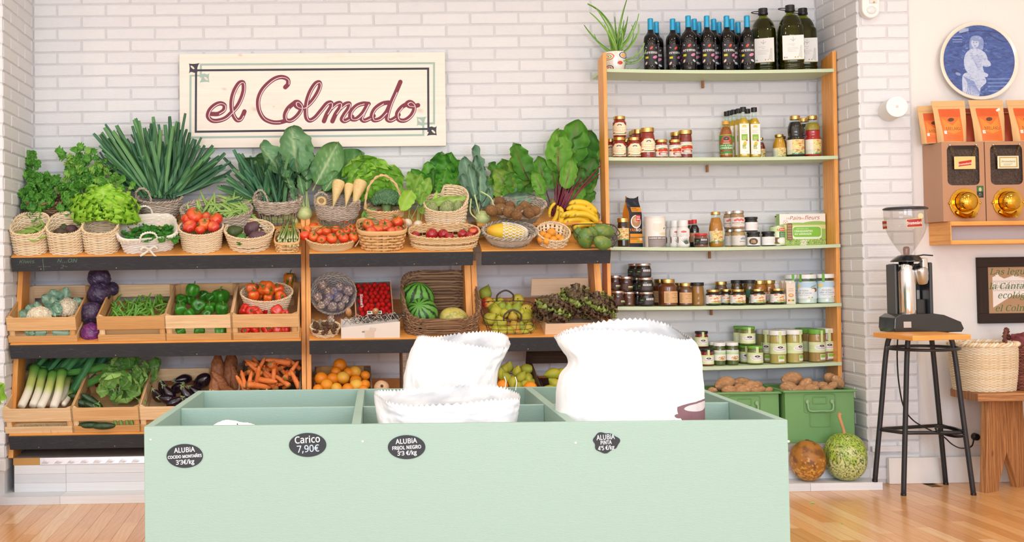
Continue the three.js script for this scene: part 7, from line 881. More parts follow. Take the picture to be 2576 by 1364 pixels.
const VK = {
wine: vessel({ prof: [[0, 0.012], [0.026, 0.008], [0.034, 0.002], [0.0385, 0.006], [0.0385, 0.06], [0.0385, 0.14], [0.0385, 0.186], [0.034, 0.208], [0.022, 0.224], [0.0155, 0.238], [0.0145, 0.26], [0.0145, 0.304]], seg: 60, glass: mat('#0b0a0a', 0.05), cap: { p: [[0.0004, 0.3085], [0.0135, 0.3085], [0.0155, 0.306], [0.0155, 0.295], [0.0148, 0.292], [0.0152, 0.288], [0.0162, 0.244], [0.0162, 0.2435], [0.0145, 0.2432]], m: mat('#2fa3cf', 0.35, { metalness: 0.35 }) }, labels: [{ r: 0.0389, y0: 0.03, y1: 0.158, arc: 2.5, m: paper(LB.wine, 0.5) }] }),
jug: vessel({ square: 1.12, sqTop: 0.255, seg: 90, prof: [[0, 0.01], [0.045, 0.006], [0.06, 0.001], [0.066, 0.01], [0.064, 0.022], [0.067, 0.034], [0.064, 0.046], [0.067, 0.07], [0.065, 0.09], [0.067, 0.11], [0.065, 0.13], [0.067, 0.15], [0.065, 0.17], [0.067, 0.19], [0.066, 0.215], [0.064, 0.25], [0.055, 0.285], [0.04, 0.31], [0.025, 0.325], [0.022, 0.335], [0.022, 0.35]], glass: pane('#b9c23c', 0.04), content: mat('#3f3810', 0.2), fill: 0.315, cap: { p: [[0.0005, 0.374], [0.024, 0.374], [0.025, 0.372], [0.025, 0.35], [0.027, 0.348], [0.027, 0.338], [0.022, 0.337]], m: M.plastic }, labels: [{ flat: 1, w: 0.112, r: 0.0755, y0: 0.055, y1: 0.192, m: paper(LB.jug) }], extra: [['handle', sweep(spline([[-0.024, 0.345, 0.008], [-0.05, 0.35, 0.008], [-0.062, 0.357, 0], [-0.05, 0.362, -0.008], [-0.024, 0.362, -0.008]], 20), 0.0025, 6), M.plastic]] }),
tom1: jar(0.036, 0.115, 0.0305, tomC, lidM.gold, { m: paper(LB.tom1), a: 0.1, b: 0.72, arc: 3.2 }), tom1t: jar(0.039, 0.168, 0.0345, tomC, lidM.gold, { m: paper(LB.tom1), a: 0.2, b: 0.66, arc: 3 }),
tom2: jar(0.034, 0.103, 0.03, tomC, lidM.gold, { m: paper(LB.tom2), a: 0.1, b: 0.72 }), tom2t: jar(0.037, 0.156, 0.034, C('#8e2019', 0.3), lidM.gold, { m: paper(LB.tom2), a: 0.16, b: 0.58 }),
vinegar: vessel({ prof: [[0, 0.004], [0.03, 0.001], [0.0345, 0.006], [0.0345, 0.07], [0.0345, 0.13], [0.028, 0.158], [0.018, 0.175], [0.0155, 0.185], [0.0155, 0.2]], content: C('#a8561c', 0.25), fill: 0.172, cap: { p: capDisc(0.0185, 0.186, 0.02), m: mat('#d9a53c', 0.35) }, labels: [{ r: 0.0351, y0: 0.018, y1: 0.128, arc: 3.4, m: paper(LB.vinegar) }] }),
oil: vessel({ square: 1.16, sqTop: 0.2, seg: 60, prof: [[0, 0.004], [0.024, 0.001], [0.0285, 0.005], [0.0285, 0.06], [0.0285, 0.12], [0.0285, 0.18], [0.026, 0.2], [0.018, 0.22], [0.0135, 0.232], [0.0125, 0.25], [0.0125, 0.27]], content: C('#dba81a', 0.2), fill: 0.222, cap: { p: capDisc(0.016, 0.258, 0.024), m: M.plastic }, labels: [{ flat: 1, w: 0.05, r: 0.0302, y0: 0.02, y1: 0.187, m: paper(LB.oil) }] }),
sauce: vessel({ prof: [[0, 0.003], [0.02, 0.001], [0.025, 0.005], [0.025, 0.05], [0.022, 0.075], [0.014, 0.1], [0.011, 0.112], [0.011, 0.12]], content: C('#8a2a1c', 0.3), fill: 0.1, cap: { p: capDisc(0.0135, 0.113, 0.012), m: lidM.gold }, labels: [{ r: 0.0256, y0: 0.01, y1: 0.06, arc: 3.2, m: paper(LB.juice) }] }),
nectar: vessel({ prof: [[0, 0.003], [0.028, 0.001], [0.0345, 0.006], [0.0345, 0.05], [0.033, 0.075], [0.025, 0.105], [0.0205, 0.117], [0.0205, 0.124]], content: C('#dc9a1e', 0.25), fill: 0.114, cap: { p: capDisc(0.0235, 0.118, 0.014), m: lidM.gold }, labels: [{ r: 0.0351, y0: 0.004, y1: 0.056, arc: 3.4, rot: 0.2, m: paper(LB.juice) }] }),
juiceD: vessel({ prof: [[0, 0.004], [0.038, 0.001], [0.046, 0.008], [0.046, 0.06], [0.046, 0.098], [0.042, 0.113], [0.039, 0.12], [0.041, 0.14], [0.039, 0.17], [0.03, 0.195], [0.0245, 0.208], [0.0245, 0.222]], seg: 60, content: C('#1c0f12', 0.2), fill: 0.198, cap: { p: capDisc(0.0275, 0.212, 0.02), m: lidM.gold }, labels: [{ r: 0.0467, y0: 0.016, y1: 0.098, arc: 3.6, rot: 0.15, m: paper(LB.juice) }] }),
juiceR: vessel({ prof: [[0, 0.004], [0.038, 0.001], [0.046, 0.008], [0.046, 0.06], [0.046, 0.098], [0.042, 0.113], [0.039, 0.12], [0.041, 0.14], [0.039, 0.17], [0.03, 0.195], [0.0245, 0.208], [0.0245, 0.222]], seg: 60, content: C('#c22a2c', 0.3), fill: 0.15, cap: { p: capDisc(0.0275, 0.212, 0.02), m: lidM.gold }, labels: [{ r: 0.0467, y0: 0.016, y1: 0.098, arc: 3.6, rot: 0.75, m: paper(LB.juice) }], extra: [['settled_top', lathe([[0.0385, 0.151], [0.0385, 0.168], [0.029, 0.193], [0.0005, 0.195]], 24), C('#ad9432', 0.3)]] }),
honey3: jar(0.0315, 0.157, 0.028, C('#3a1a10', 0.2), lidM.gold, { m: paper(LB.juice), a: 0.24, b: 0.66 }),
agave: vessel({ glass: null, seg: 50, content: mat('#efe9e4', 0.35), fill: 0.2, prof: [[0, 0.003], [0.028, 0.001], [0.034, 0.006], [0.0355, 0.03], [0.031, 0.062], [0.0345, 0.09], [0.03, 0.108], [0.026, 0.113], [0.026, 0.12]], cap: { p: capDisc(0.027, 0.116, 0.035), m: lidM.white }, labels: [{ r: 0.0362, y0: 0.012, y1: 0.1, arc: 2.2, m: paper(LB.agave) }] }),
redcap: vessel({ prof: [[0, 0.003], [0.024, 0.001], [0.0275, 0.006], [0.0275, 0.09], [0.0275, 0.105], [0.02, 0.122], [0.013, 0.134], [0.013, 0.146]], content: C('#170c0a', 0.15), fill: 0.128, cap: { p: capDisc(0.0145, 0.134, 0.022), m: lidM.red }, labels: [{ r: 0.0281, y0: 0.03, y1: 0.082, arc: 2.6, m: mat('#c88a6a', 0.6) }] }),
redlid: jar(0.036, 0.074, 0.032, C('#8a4a34', 0.4), lidM.red, { m: paper(LB.jam), a: 0.2, b: 0.66 }),
apple: vessel({ prof: [[0, 0.004], [0.032, 0.001], [0.038, 0.007], [0.038, 0.06], [0.038, 0.09], [0.035, 0.125], [0.027, 0.155], [0.024, 0.168], [0.024, 0.188]], content: C('#c47a18', 0.2), fill: 0.165, cap: { p: capDisc(0.0265, 0.18, 0.016), m: lidM.gold }, labels: [{ r: 0.0386, y0: 0.028, y1: 0.09, arc: 3.6, m: paper(LB.juice) }] }),
tahini: jar(0.036, 0.098, 0.032, C('#b98a62', 0.5), lidM.silver, { m: paper(LB.tahini), a: 0.12, b: 0.64, arc: 3.2 }), tahiniB: jar(0.036, 0.098, 0.032, C('#c79a62', 0.5), lidM.silver, { m: paper(LB.tahiniB), a: 0.1, b: 0.64, arc: 3.2 }),
blackA: jar(0.036, 0.08, 0.033, C('#1c1512', 0.3), lidM.black, { m: paper(LB.nuts), a: 0.08, b: 0.66, arc: 3.6, rot: -0.1 }), blackB: jar(0.036, 0.08, 0.033, C('#1c1512', 0.3), lidM.black, { m: paper(LB.plain), a: 0.08, b: 0.66, arc: 3.6 }),
can: vessel({ glass: null, content: mat('#cfd0d2', 0.3, { metalness: 1 }), fill: 1, prof: [[0, 0.002], [0.038, 0.001], [0.0405, 0.003], [0.04, 0.006], [0.04, 0.05], [0.04, 0.108], [0.0405, 0.112], [0.039, 0.1135], [0.037, 0.11], [0, 0.11]], labels: [{ r: 0.0407, y0: 0.006, y1: 0.108, arc: 6.1, rot: -0.25, m: paper(LB.can) }] }),
jamD: jar(0.0435, 0.076, 0.04, C('#120c0c', 0.2), lidM.pink, { m: paper(LB.jam), a: 0.08, b: 0.64, arc: 3.8 }), jamB: jar(0.036, 0.082, 0.034, C('#4a2216', 0.25), lidM.pink, { m: paper(LB.jamW), a: 0.1, b: 0.6, arc: 3.0, rot: 0.5 }), jamC: jar(0.034, 0.076, 0.032, C('#6a3216', 0.25), lidM.pink, { m: paper(LB.jamW), a: 0.1, b: 0.6, arc: 2.0, rot: -1.4 }),
honeyBig: jar(0.052, 0.146, 0.036, C('#7a3a1c', 0.3), lidM.gold, { m: paper(LB.kraft), a: 0.12, b: 0.56, arc: 1.8, rot: 0.3 }), honeyS: jar(0.037, 0.124, 0.029, C('#6e3c26', 0.3), lidM.gold, { m: paper(LB.kraft), a: 0.12, b: 0.6, arc: 2.2 }),
seeds: jar(0.035, 0.126, 0.033, mat('#b8792c', 0.6, { bumpMap: rep(grainTex, 8, 8), bumpScale: 0.002 }), lidM.black), jelly: jar(0.041, 0.086, 0.033, C('#2e1812', 0.2), lidM.gold, { m: paper(LB.jelly), a: 0.12, b: 0.66, arc: 3.8 }),
amber: jar(0.037, 0.13, 0.032, C('#b96a14', 0.2), lidM.gold, { m: paper(LB.jelly), a: 0.1, b: 0.5, arc: 2.4 }), olive: jar(0.034, 0.135, 0.031, C('#5a3a12', 0.2), lidM.black, { m: mat('#2f5a3c', 0.6), a: 0.3, b: 0.62, arc: 2 }), jarBr: jar(0.036, 0.128, 0.031, C('#6a4632', 0.3), lidM.gold),
coco: jar(0.0505, 0.158, 0.047, C('#efeeea', 0.5), lidM.white, { m: paper(LB.coco), a: 0.17, b: 0.74, arc: 4.2, rot: -0.2 }, { fill: 0.78, labels: [{ r: 0.0508, y0: 0.118, y1: 0.162, arc: 0.28, rot: -0.5, name: 'seal', m: lidM.green }] }),
};
const vTop = (r, h, nr, c, lid, f) => jar(r, h, nr, c, lid, { m: paper(LB.vlab), a: f ? 0.3 : 0.1, b: f ? 0.62 : 0.66, arc: f ? 3.4 : 3.6, rot: 0.12 }, { labels: [{ r: r + 0.001, y0: h * 0.6, y1: h * 0.98, arc: 0.34, rot: 0.18, name: 'seal', m: mat('#d6e2a0', 0.6) }].concat(f ? [{ r: r + 0.001, y0: h * 0.08, y1: h * 0.25, arc: 0.75, rot: 0.3, name: 'label', m: paper(LB.euro) }] : []) });
const chick = mat('#d9ae6c', 0.6), chickGeo = (() => { const gs = []; for (let r = 0; r < 15; r++) for (let k = 0; k < 12; k++) { const a = (k + (r % 2) / 2) / 12 * 2 * PI + rr(-0.06, 0.06); gs.push(move(orb(d => sp(d, 0.0062), 8, 6), 0.036 * sin(a), 0.008 + r * 0.0106, 0.036 * cos(a))); } return merge(gs); })();
const spearGeo = (() => { const gs = []; for (let k = 0; k < 11; k++) { const a = k / 11 * 2 * PI; gs.push(sweep([V(0.031 * sin(a), 0.006, 0.031 * cos(a)), V(0.032 * sin(a), 0.08, 0.032 * cos(a)), V(0.031 * sin(a), 0.158, 0.031 * cos(a))], t => 0.0105 * (1 - 0.12 * t), 8)); } return merge(gs); })();
VK.vRed = vTop(0.037, 0.09, 0.033, C('#8e1f1c', 0.3), lidM.black); VK.vGreen = vTop(0.042, 0.1, 0.039, C('#7d7a3a', 0.35), lidM.green); VK.vAsp = vTop(0.0445, 0.18, 0.042, C('#c7ab5e', 0.4), lidM.white, 1); VK.vChick = vTop(0.0455, 0.178, 0.043, C('#b98a4c', 0.6), lidM.green, 1); VK.vLent = vTop(0.044, 0.178, 0.042, C('#a8744c', 0.6), lidM.white, 1);
VK.pickle = jar(0.033, 0.122, 0.03, C('#5a6224', 0.3), lidM.white, { m: paper(LB.pickle), a: 0.22, b: 0.68, arc: 3.6, rot: -0.1 });
part(VK.vAsp, 'contents', spearGeo, C('#dcc07a', 0.4)); part(VK.vChick, 'contents', chickGeo, chick).userData.kind = 'stuff';
const yOn = {};                                            // puts copies of one kind on a shelf: [px, z, height above the board, turn]
function stock(kind, name, cat, shelf, list, text, group) {
const os = list.map(([px, z, up = 0, ry = 0]) => { const o = VK[kind].clone(); o.name = nm(name); scene.add(o); const p = onShelf(shelf, px, z); o.position.set(p.x, p.y + up + 0.0006, p.z); o.rotation.y = ry - 0.24; o.userData.category = cat; return o; });
if (os.length == 1 && !group) os[0].userData.label = text; else labelSet(os, text, group); return os;
}
const one = (kind, name, cat, shelf, px, z, text, up = 0, ry = 0) => stock(kind, name, cat, shelf, [[px, z, up, ry]], text);
// top board
stock('wine', 'wine_bottle', 'bottle', 0, [[1638.6, 0.155, 0, 0.05], [1653.4, 0.072, 0, -0.25], [1694.7, 0.155, 0, 0.35], [1707.3, 0.072], [1733.8, 0.235, 0, 0.05], [1749, 0.155, 0, -0.3], [1760.6, 0.072], [1780.6, 0.235, 0, 0.25], [1798, 0.155, 0, -0.35], [1811.4, 0.072], [1830.5, 0.235, 0, 0.4], [1843.4, 0.155, 0, -0.3], [1859, 0.072], [1881.6, 0.235, 0, -0.08]], 'dark wine bottle with bright blue neck foil', 'dark wine bottles with blue foil on the top board');
one('jug', 'oil_jug', 'oil jug', 0, 1923, 0.12, 'dark green oil jug nearest the wine bottles', 0, -0.15); one('jug', 'oil_jug', 'oil jug', 0, 1991, 0.19, 'dark green oil jug standing in front of the other two', 0, 0.02); one('jug', 'oil_jug', 'oil jug', 0, 2023, 0.105, 'dark green oil jug behind, at the right end of the board', 0, 0.1)[0].children[2].rotation.y = 0;
{ // spotted pot with a spider plant
const p = onShelf(0, 1547, 0.15), t = thing('potted_plant', 'spider plant in a white pot with coloured rings on the top board', 'plant', p), pr = spline([[0, 0.002, 0], [0.045, 0.001, 0], [0.052, 0.006, 0], [0.062, 0.05, 0], [0.066, 0.09, 0], [0.062, 0.113, 0], [0.058, 0.114, 0], [0.058, 0.1, 0]], 40).map(q => [max(0.0005, q.x), max(0, q.y)]), pg = lathe(pr, 48); const u = pg.attributes.uv, q = pg.attributes.position; for (let i = 0; i < u.count; i++) u.setXY(i, ((Math.atan2(q.getX(i), q.getZ(i)) / (2 * PI)) + 1.42) % 1, q.getY(i) / 0.115);
const pot = part(t, 'pot', pg.toNonIndexed(), mat('#ffffff', 0.2, { map: LB.pot, clearcoat: 0.6 })); { const uu = pot.geometry.attributes.uv; for (let i = 0; i < uu.count; i += 3) { const a = [uu.getX(i), uu.getX(i + 1), uu.getX(i + 2)]; if (max(...a) - min(...a) > 0.5) for (let j = 0; j < 3; j++) if (a[j] < 0.5) uu.setX(i + j, a[j] + 1); } LB.pot.wrapS = THREE.RepeatWrapping; }
part(t, 'soil', lathe([[0.0005, 0.1], [0.058, 0.098]], 24), mat('#4a3626', 0.95));
const vs = [0, 1, 2, 3].map(i => leaf({ len: 0.28, W: 0.0075, sh: k => pow(max(0, 1 - k), 0.5) * 0.9 + 0.1, bend: [1.1, 1.8, 2.4, 0.5][i], fold: 0.6, ruf: 0.02, nu: 4, nv: 18, a: '#4f8a2c', b: '#7fb044', rib: '#d2dc98', vein: 0, sr: 0.0006, s: i * 3 }));
const L0 = [[1478, 8], [1484, 30], [1468, 62], [1494, 86], [1536, 118], [1577, -4], [1546, 40], [1608, 34], [1580, 40], [1600, 52], [1606, 80], [1622, 108], [1612, 168], [1592, 172], [1598, 150], [1620, 140], [1626, 125], [1500, 20], [1560, 62], [1570, 50], [1590, 62], [1520, 60], [1608, 60], [1582, 172], [1604, 128]];
L0.forEach(([x, y], i) => { const l = part(t, 'leaf', vs[y > 95 ? 2 : i % 2 ? 0 : 1], leafMatt); setLeaf(l, V(rr(-0.015, 0.02), 0.1, rr(-0.01, 0.02)), at(x, y, 0.15 + rr(-0.08, 0.11)).sub(p), V((1560 - x) * -0.02, 2, 0.6), 0); });
for (let k = 0; k < 22; k++) { const l = part(t, 'leaf', vs[3], leafMatt), a = rr(-PI, PI); setLeaf(l, V(rr(-0.012, 0.016), 0.1, rr(-0.01, 0.015)), V(0.02 + 0.05 * sin(a), 0.1 + rr(0.09, 0.17), 0.05 * cos(a)), V(sin(a), 0.6, 1), 0); }
}
// second board
stock('tom1', 'tomato_jar', 'jar', 1, [[1558.2, 0.205, 0, -0.05], [1595.7, 0.205, 0, 0.12], [1560, 0.19, 0.118, 0], [1537, 0.12], [1576, 0.12]], 'tomato jar with an arched cream label on the second board', 'tomato jars with arched cream labels');
stock('tom1t', 'tomato_jar', 'jar', 1, [[1629.8, 0.205, 0, 0.15], [1607, 0.13], [1600, 0.06]], 'tall tomato jar with an arched cream label', 'tall tomato jars with arched labels');
stock('tom2', 'tomato_jar', 'jar', 1, [[1664, 0.205], [1698.6, 0.205, 0, 0.12]], 'short tomato jar with a tomato picture', 'short tomato jars with a tomato picture');
stock('tom2t', 'tomato_jar', 'jar', 1, [[1724.8, 0.2, 0, -0.1], [1704, 0.11]], 'tall tomato jar with a tomato picture', 'tall tomato jars with a tomato picture');
one('vinegar', 'vinegar_bottle', 'bottle', 1, 1827, 0.22, 'amber vinegar bottle with a green label and yellow cap');
stock('oil', 'oil_bottle', 'bottle', 1, [[1872, 0.225, 0, 0.05], [1899.5, 0.205, 0, 0.05], [1861, 0.165, 0, 0.05], [1849, 0.125, 0, 0.05], [1839, 0.085, 0, 0.05], [1831, 0.05, 0, 0.05], [1883, 0.15, 0, 0.05]], 'square oil bottle with a black cap', 'square oil bottles with black caps');
one('sauce', 'sauce_bottle', 'bottle', 1, 1915, 0.1, 'small red sauce bottle behind the square oil bottles'); one('nectar', 'juice_bottle', 'bottle', 1, 1961, 0.18, 'small orange juice bottle standing alone in front'); one('nectar', 'juice_bottle', 'bottle', 1, 1967, 0.09, 'small orange juice bottle hidden behind the other small one');
one('juiceD', 'juice_bottle', 'bottle', 1, 2001.8, 0.2, 'large dark juice bottle in front on the second board', 0, 0.1); one('juiceD', 'juice_bottle', 'bottle', 1, 2024, 0.09, 'large dark juice bottle behind the red one'); one('juiceR', 'juice_bottle', 'bottle', 1, 2045, 0.19, 'large red juice bottle at the right of the second board', 0, -0.05);
// third board
one('honey3', 'honey_jar', 'jar', 2, 1568, 0.215, 'tall dark honey jar with a gold lid beside the mangoes');
{
const p = onShelf(2, 1592, 0.16), t = thing('coffee_pack', 'dark blue and orange instant coffee pack on the third board', 'pack', p), w = 0.092, h = 0.285, D = 0.065;
const f = (u, v, z) => { const y = v * h, pinch = sstep(0.62, 0.96, v); return [(u - 0.5) * w * (1 - 0.06 * sin(PI * v)) , y - (v > 0.9 ? 0.012 * sin(PI * u) : 0), z * (1 - pinch) * (0.5 + 0.5 * sin(PI * min(1, max(0, u * 1.0)) ) * 0.25 + 0.4) + 0.002 * sin(u * 9 + v * 22) * pinch]; };
const fr = part(t, 'front', grid(14, 30, (u, v) => f(u, v, D / 2)), mat('#ffffff', 0.32, { map: LB.tannoh })); { const uv = fr.geometry.attributes.uv; for (let i = 0; i < uv.count; i++) uv.setY(i, (uv.getY(i) - 0.2) / 0.8); LB.tannoh.wrapT = THREE.ClampToEdgeWrapping; }
const lo = part(t, 'front_label', grid(8, 4, (u, v) => { const q = f(u, v * 0.2, D / 2); return [q[0], q[1], q[2] + 0.0006]; }), mat('#ffffff', 0.32, { map: LB.tannohB })); part(t, 'back', grid(10, 20, (u, v) => f(u, v, -D / 2)), mat('#1e2836', 0.35));
for (const s of [0, 1]) part(t, 'side', grid(6, 20, (u, v) => { const a = f(s, v, D / 2), b = f(s, v, -D / 2); return [a[0] + (s ? -1 : 1) * 0.008 * sin(PI * u) * sstep(0.5, 1, v), a[1], mixN(a[2], b[2], u)]; }), mat(s ? '#1e2836' : '#e08a22', 0.35)); part(t, 'seal', bx(w * 0.98, 0.022, 0.004, 0, h - 0.022, 0), mat('#1a2330', 0.35)); t.rotation.y = 0.42;
}
{ const p = onShelf(2, 1649, 0.19), t = thing('powder_tub', 'white round tub with a milk glass picture', 'tub', p); part(t, 'body', wrapLabel(0.055, 0.166, 2 * PI).translate(0, 0.085, 0), paper(LB.tub)); part(t, 'lid', lathe(capDisc(0.0565, 0.162, 0.01), 36), mat('#e9e2da', 0.4)); part(t, 'base', lathe([[0.0005, 0], [0.0555, 0], [0.0558, 0.003], [0.0548, 0.004]], 32), M.metal); t.rotation.y = -0.12; }
stock('agave', 'syrup_bottle', 'bottle', 2, [[1719.4, 0.2, 0, 0.05], [1700, 0.15, 0, 0.2], [1689, 0.1, 0, 0.2]], 'white waisted agave syrup bottle', 'white agave syrup bottles');
stock('redcap', 'syrup_bottle', 'bottle', 2, [[1747.5, 0.15], [1739, 0.08]], 'dark syrup bottle with a red cap', 'dark bottles with red caps'); one('redlid', 'spread_jar', 'jar', 2, 1764.3, 0.215, 'small jar with a bright red lid');
one('apple', 'juice_bottle', 'bottle', 2, 1801.7, 0.2, 'amber apple juice bottle with a gold lid on the third board');
{ const p = onShelf(2, 1824, 0.12), t = thing('grain_pouch', 'grey see-through pouch behind the amber juice bottle', 'pouch', p), f = (u, v, s) => [(u - 0.5) * 0.05, v * 0.18, s * 0.02 * sin(PI * u) * (1 - v * 0.8)]; part(t, 'front', grid(8, 10, (u, v) => f(u, v, 1)), mat('#b5aca0', 0.3)); part(t, 'back', grid(8, 10, (u, v) => f(u, v, -1)), mat('#b5aca0', 0.3)); part(t, 'label', grid(4, 4, (u, v) => { const q = f(0.2 + u * 0.6, 0.25 + v * 0.4, 1); q[2] += 0.001; return q; }), paper(LB.plain)); }
stock('tahini', 'tahini_jar', 'jar', 2, [[1857.1, 0.2, 0.1005, 0.1], [1838, 0.13, 0.1005, 0.1]], 'tahini jar with a red figure label, upper layer', 'upper tahini jars'); stock('tahiniB', 'tahini_jar', 'jar', 2, [[1858, 0.2, 0, -0.25], [1838, 0.13, 0, -0.2]], 'tahini jar with a blue-grey label, lower layer', 'lower tahini jars');
one('blackB', 'spread_jar', 'jar', 2, 1890.7, 0.19, 'black-lidded jar stacked on top of another', 0.083); one('blackA', 'spread_jar', 'jar', 2, 1895.7, 0.205, 'black-lidded jar with a round nut picture'); one('blackB', 'spread_jar', 'jar', 2, 1932.9, 0.205, 'black-lidded jar with a plain white label by the can', 0, -0.1);
one('can', 'food_can', 'can', 2, 1956, 0.175, 'pale green can with a coconut picture');
{ const p = onShelf(2, 2016, 0.14), t = thing('cracker_box', 'large cracker box reading Pain des fleurs with a green meadow', 'box', p), w = 0.262, h = 0.178; part(t, 'box', bx(w, h, 0.045, 0, h / 2, 0, 0.001), mat('#a9cf7c', 0.6)); const f = part(t, 'front_print', new THREE.PlaneGeometry(w - 0.002, h - 0.002), paper(LB.pain, 0.5)); f.position.set(0, h / 2, 0.0229); t.rotation.y = 0.02; const q = onShelf(2, 1960, 0.09), b = thing('cracker_box', 'second cracker box, mostly hidden behind the first', 'box', q); part(b, 'box', bx(0.15, 0.172, 0.03, 0.06, 0.086, 0, 0.001), mat('#d5e8c4', 0.6)); part(b, 'side_print', new THREE.PlaneGeometry(0.024, 0.12), paper(LB.plain)).position.set(-0.002, 0.1, 0.0153); part(b, 'top_band', bx(0.026, 0.01, 0.0312, -0.002, 0.168, 0), lidM.green); }
// fourth board
stock('jamD', 'jam_jar', 'jar', 3, [[1626, 0.19, 0, 0.1], [1624.5, 0.19, 0.0785, -0.2], [1619.5, 0.19, 0.157, 0.1], [1606, 0.1], [1606, 0.1, 0.0785], [1601, 0.11, 0.157]], 'dark jam jar with a pinkish lid', 'stacked dark jam jars');
stock('jamB', 'jam_jar', 'jar', 3, [[1553.8, 0.19, 0, 0.4], [1548, 0.13, 0.0845], [1576, 0.16, 0.079, 0.2]], 'reddish-brown jam jar with a pinkish lid', 'reddish-brown jam jars'); one('jamC', 'jam_jar', 'jar', 3, 1581.7, 0.18, 'short amber-brown jam jar in front on the fourth board');
one('honeyBig', 'honey_jar', 'jar', 3, 1680.7, 0.185, 'large honey jar with a kraft label', 0, 0.15); one('honeyBig', 'honey_jar', 'jar', 3, 1664, 0.09, 'large honey jar behind the front one', 0, -1.2); one('honeyS', 'honey_jar', 'jar', 3, 1725, 0.19, 'medium honey jar with a kraft label'); one('honeyS', 'honey_jar', 'jar', 3, 1712, 0.1, 'medium honey jar hidden between two others', 0, 2); one('seeds', 'seed_jar', 'jar', 3, 1755.2, 0.18, 'jar of golden pollen grains with a black rim');
stock('jelly', 'jam_jar', 'jar', 3, [[1794.3, 0.2], [1827, 0.14], [1856.5, 0.215, 0, -0.1], [1906.8, 0.205], [1956.5, 0.2, 0, 0.1]], 'short jam jar with a white and yellow label', 'short jam jars with white and yellow labels');
one('jarBr', 'jam_jar', 'jar', 3, 1814, 0.08, 'brown jar with a gold lid behind the short jam jars'); one('amber', 'jam_jar', 'jar', 3, 1911, 0.12, 'orange marmalade jar behind the short jars', 0.0); one('amber', 'jam_jar', 'jar', 3, 1935, 0.08, 'amber jar with a tall yellow label behind the short jars'); stock('olive', 'olive_jar', 'jar', 3, [[1855, 0.09, 0, 0.5], [1886, 0.14, 0, 0.3]], 'tall dark jar with a black lid and green seal', 'tall dark jars with green seals');
[[1986.3, 0.19, 'small beige carton in front of the coconut jars'], [1976, 0.12, 'small beige carton behind another'], [1951, 0.07, 'grey-white carton at the back']].forEach(([px, z, lb], i) => { const t = thing('drink_carton', lb, 'carton', onShelf(3, px, z)), w = 0.05, h = 0.115; part(t, 'body', bx(w, h, 0.045, 0, h / 2, 0, 0.001), mat(i == 2 ? '#cfcdc8' : '#ecd9c6', 0.6)); const f = part(t, 'print', new THREE.PlaneGeometry(w - 0.002, h - 0.01), paper(i == 2 ? LB.plain : LB.carton)); f.position.set(0, h / 2, 0.0229); const s = new THREE.Shape([new THREE.Vector2(-0.0225, 0), new THREE.Vector2(0.0225, 0), new THREE.Vector2(0.004, 0.014), new THREE.Vector2(-0.004, 0.014)]); part(t, 'gable', planarUV(new THREE.ExtrudeGeometry(s, { depth: w, bevelEnabled: false })).translate(0, h, -w / 2).rotateY(PI / 2), mat('#efe6da', 0.6)); part(t, 'cap', lathe(capDisc(0.009, h, 0.01), 16), lidM.white).position.z = 0.012; });
stock('coco', 'coconut_oil_jar', 'jar', 3, [[2031, 0.2, 0, -0.35], [2078.3, 0.2, 0, 0.1], [1998, 0.11, 0, 0.3], [2050, 0.095]], 'coconut oil jar with a pale blue label', 'coconut oil jars with pale blue labels');
// fifth board
one('vRed', 'preserve_jar', 'jar', 4, 1779, 0.21, 'red preserve jar with a round white label, in front'); one('vRed', 'preserve_jar', 'jar', 4, 1766, 0.13, 'red preserve jar stacked on another behind the bag', 0.0935); one('vRed', 'preserve_jar', 'jar', 4, 1766, 0.13, 'lower red preserve jar behind the bag');
stock('pickle', 'caper_jar', 'jar', 4, [[1810.8, 0.2], [1843, 0.205], [1800, 0.13], [1834, 0.13], [1792, 0.07], [1826, 0.07]], 'green caper jar with a white lid', 'caper jars with white lids');
stock('vGreen', 'preserve_jar', 'jar', 4, [[1900, 0.215], [1881.6, 0.16, 0.1035], [1866, 0.09, 0.1035], [1881, 0.14, 0, -0.4], [1866, 0.07]], 'short green-lidded preserve jar with a round white label', 'short green-lidded preserve jars');
stock('vAsp', 'asparagus_jar', 'jar', 4, [[1957.6, 0.215], [1998.9, 0.21, 0, 0.5], [1940, 0.14, 0, -0.9], [1925, 0.075, 0, 1], [1980, 0.13], [1970, 0.06]], 'tall white-lidded asparagus jar', 'tall white-lidded asparagus jars');
stock('vChick', 'chickpea_jar', 'jar', 4, [[2055.7, 0.205, 0, 0.3], [2036, 0.12, 0, 0.4], [2024, 0.06]], 'tall green-lidded chickpea jar', 'tall green-lidded chickpea jars'); stock('vLent', 'lentil_jar', 'jar', 4, [[2081, 0.17, 0, 0.0], [2070, 0.08]], 'tall white-lidded lentil jar by the right upright', 'tall lentil jars');
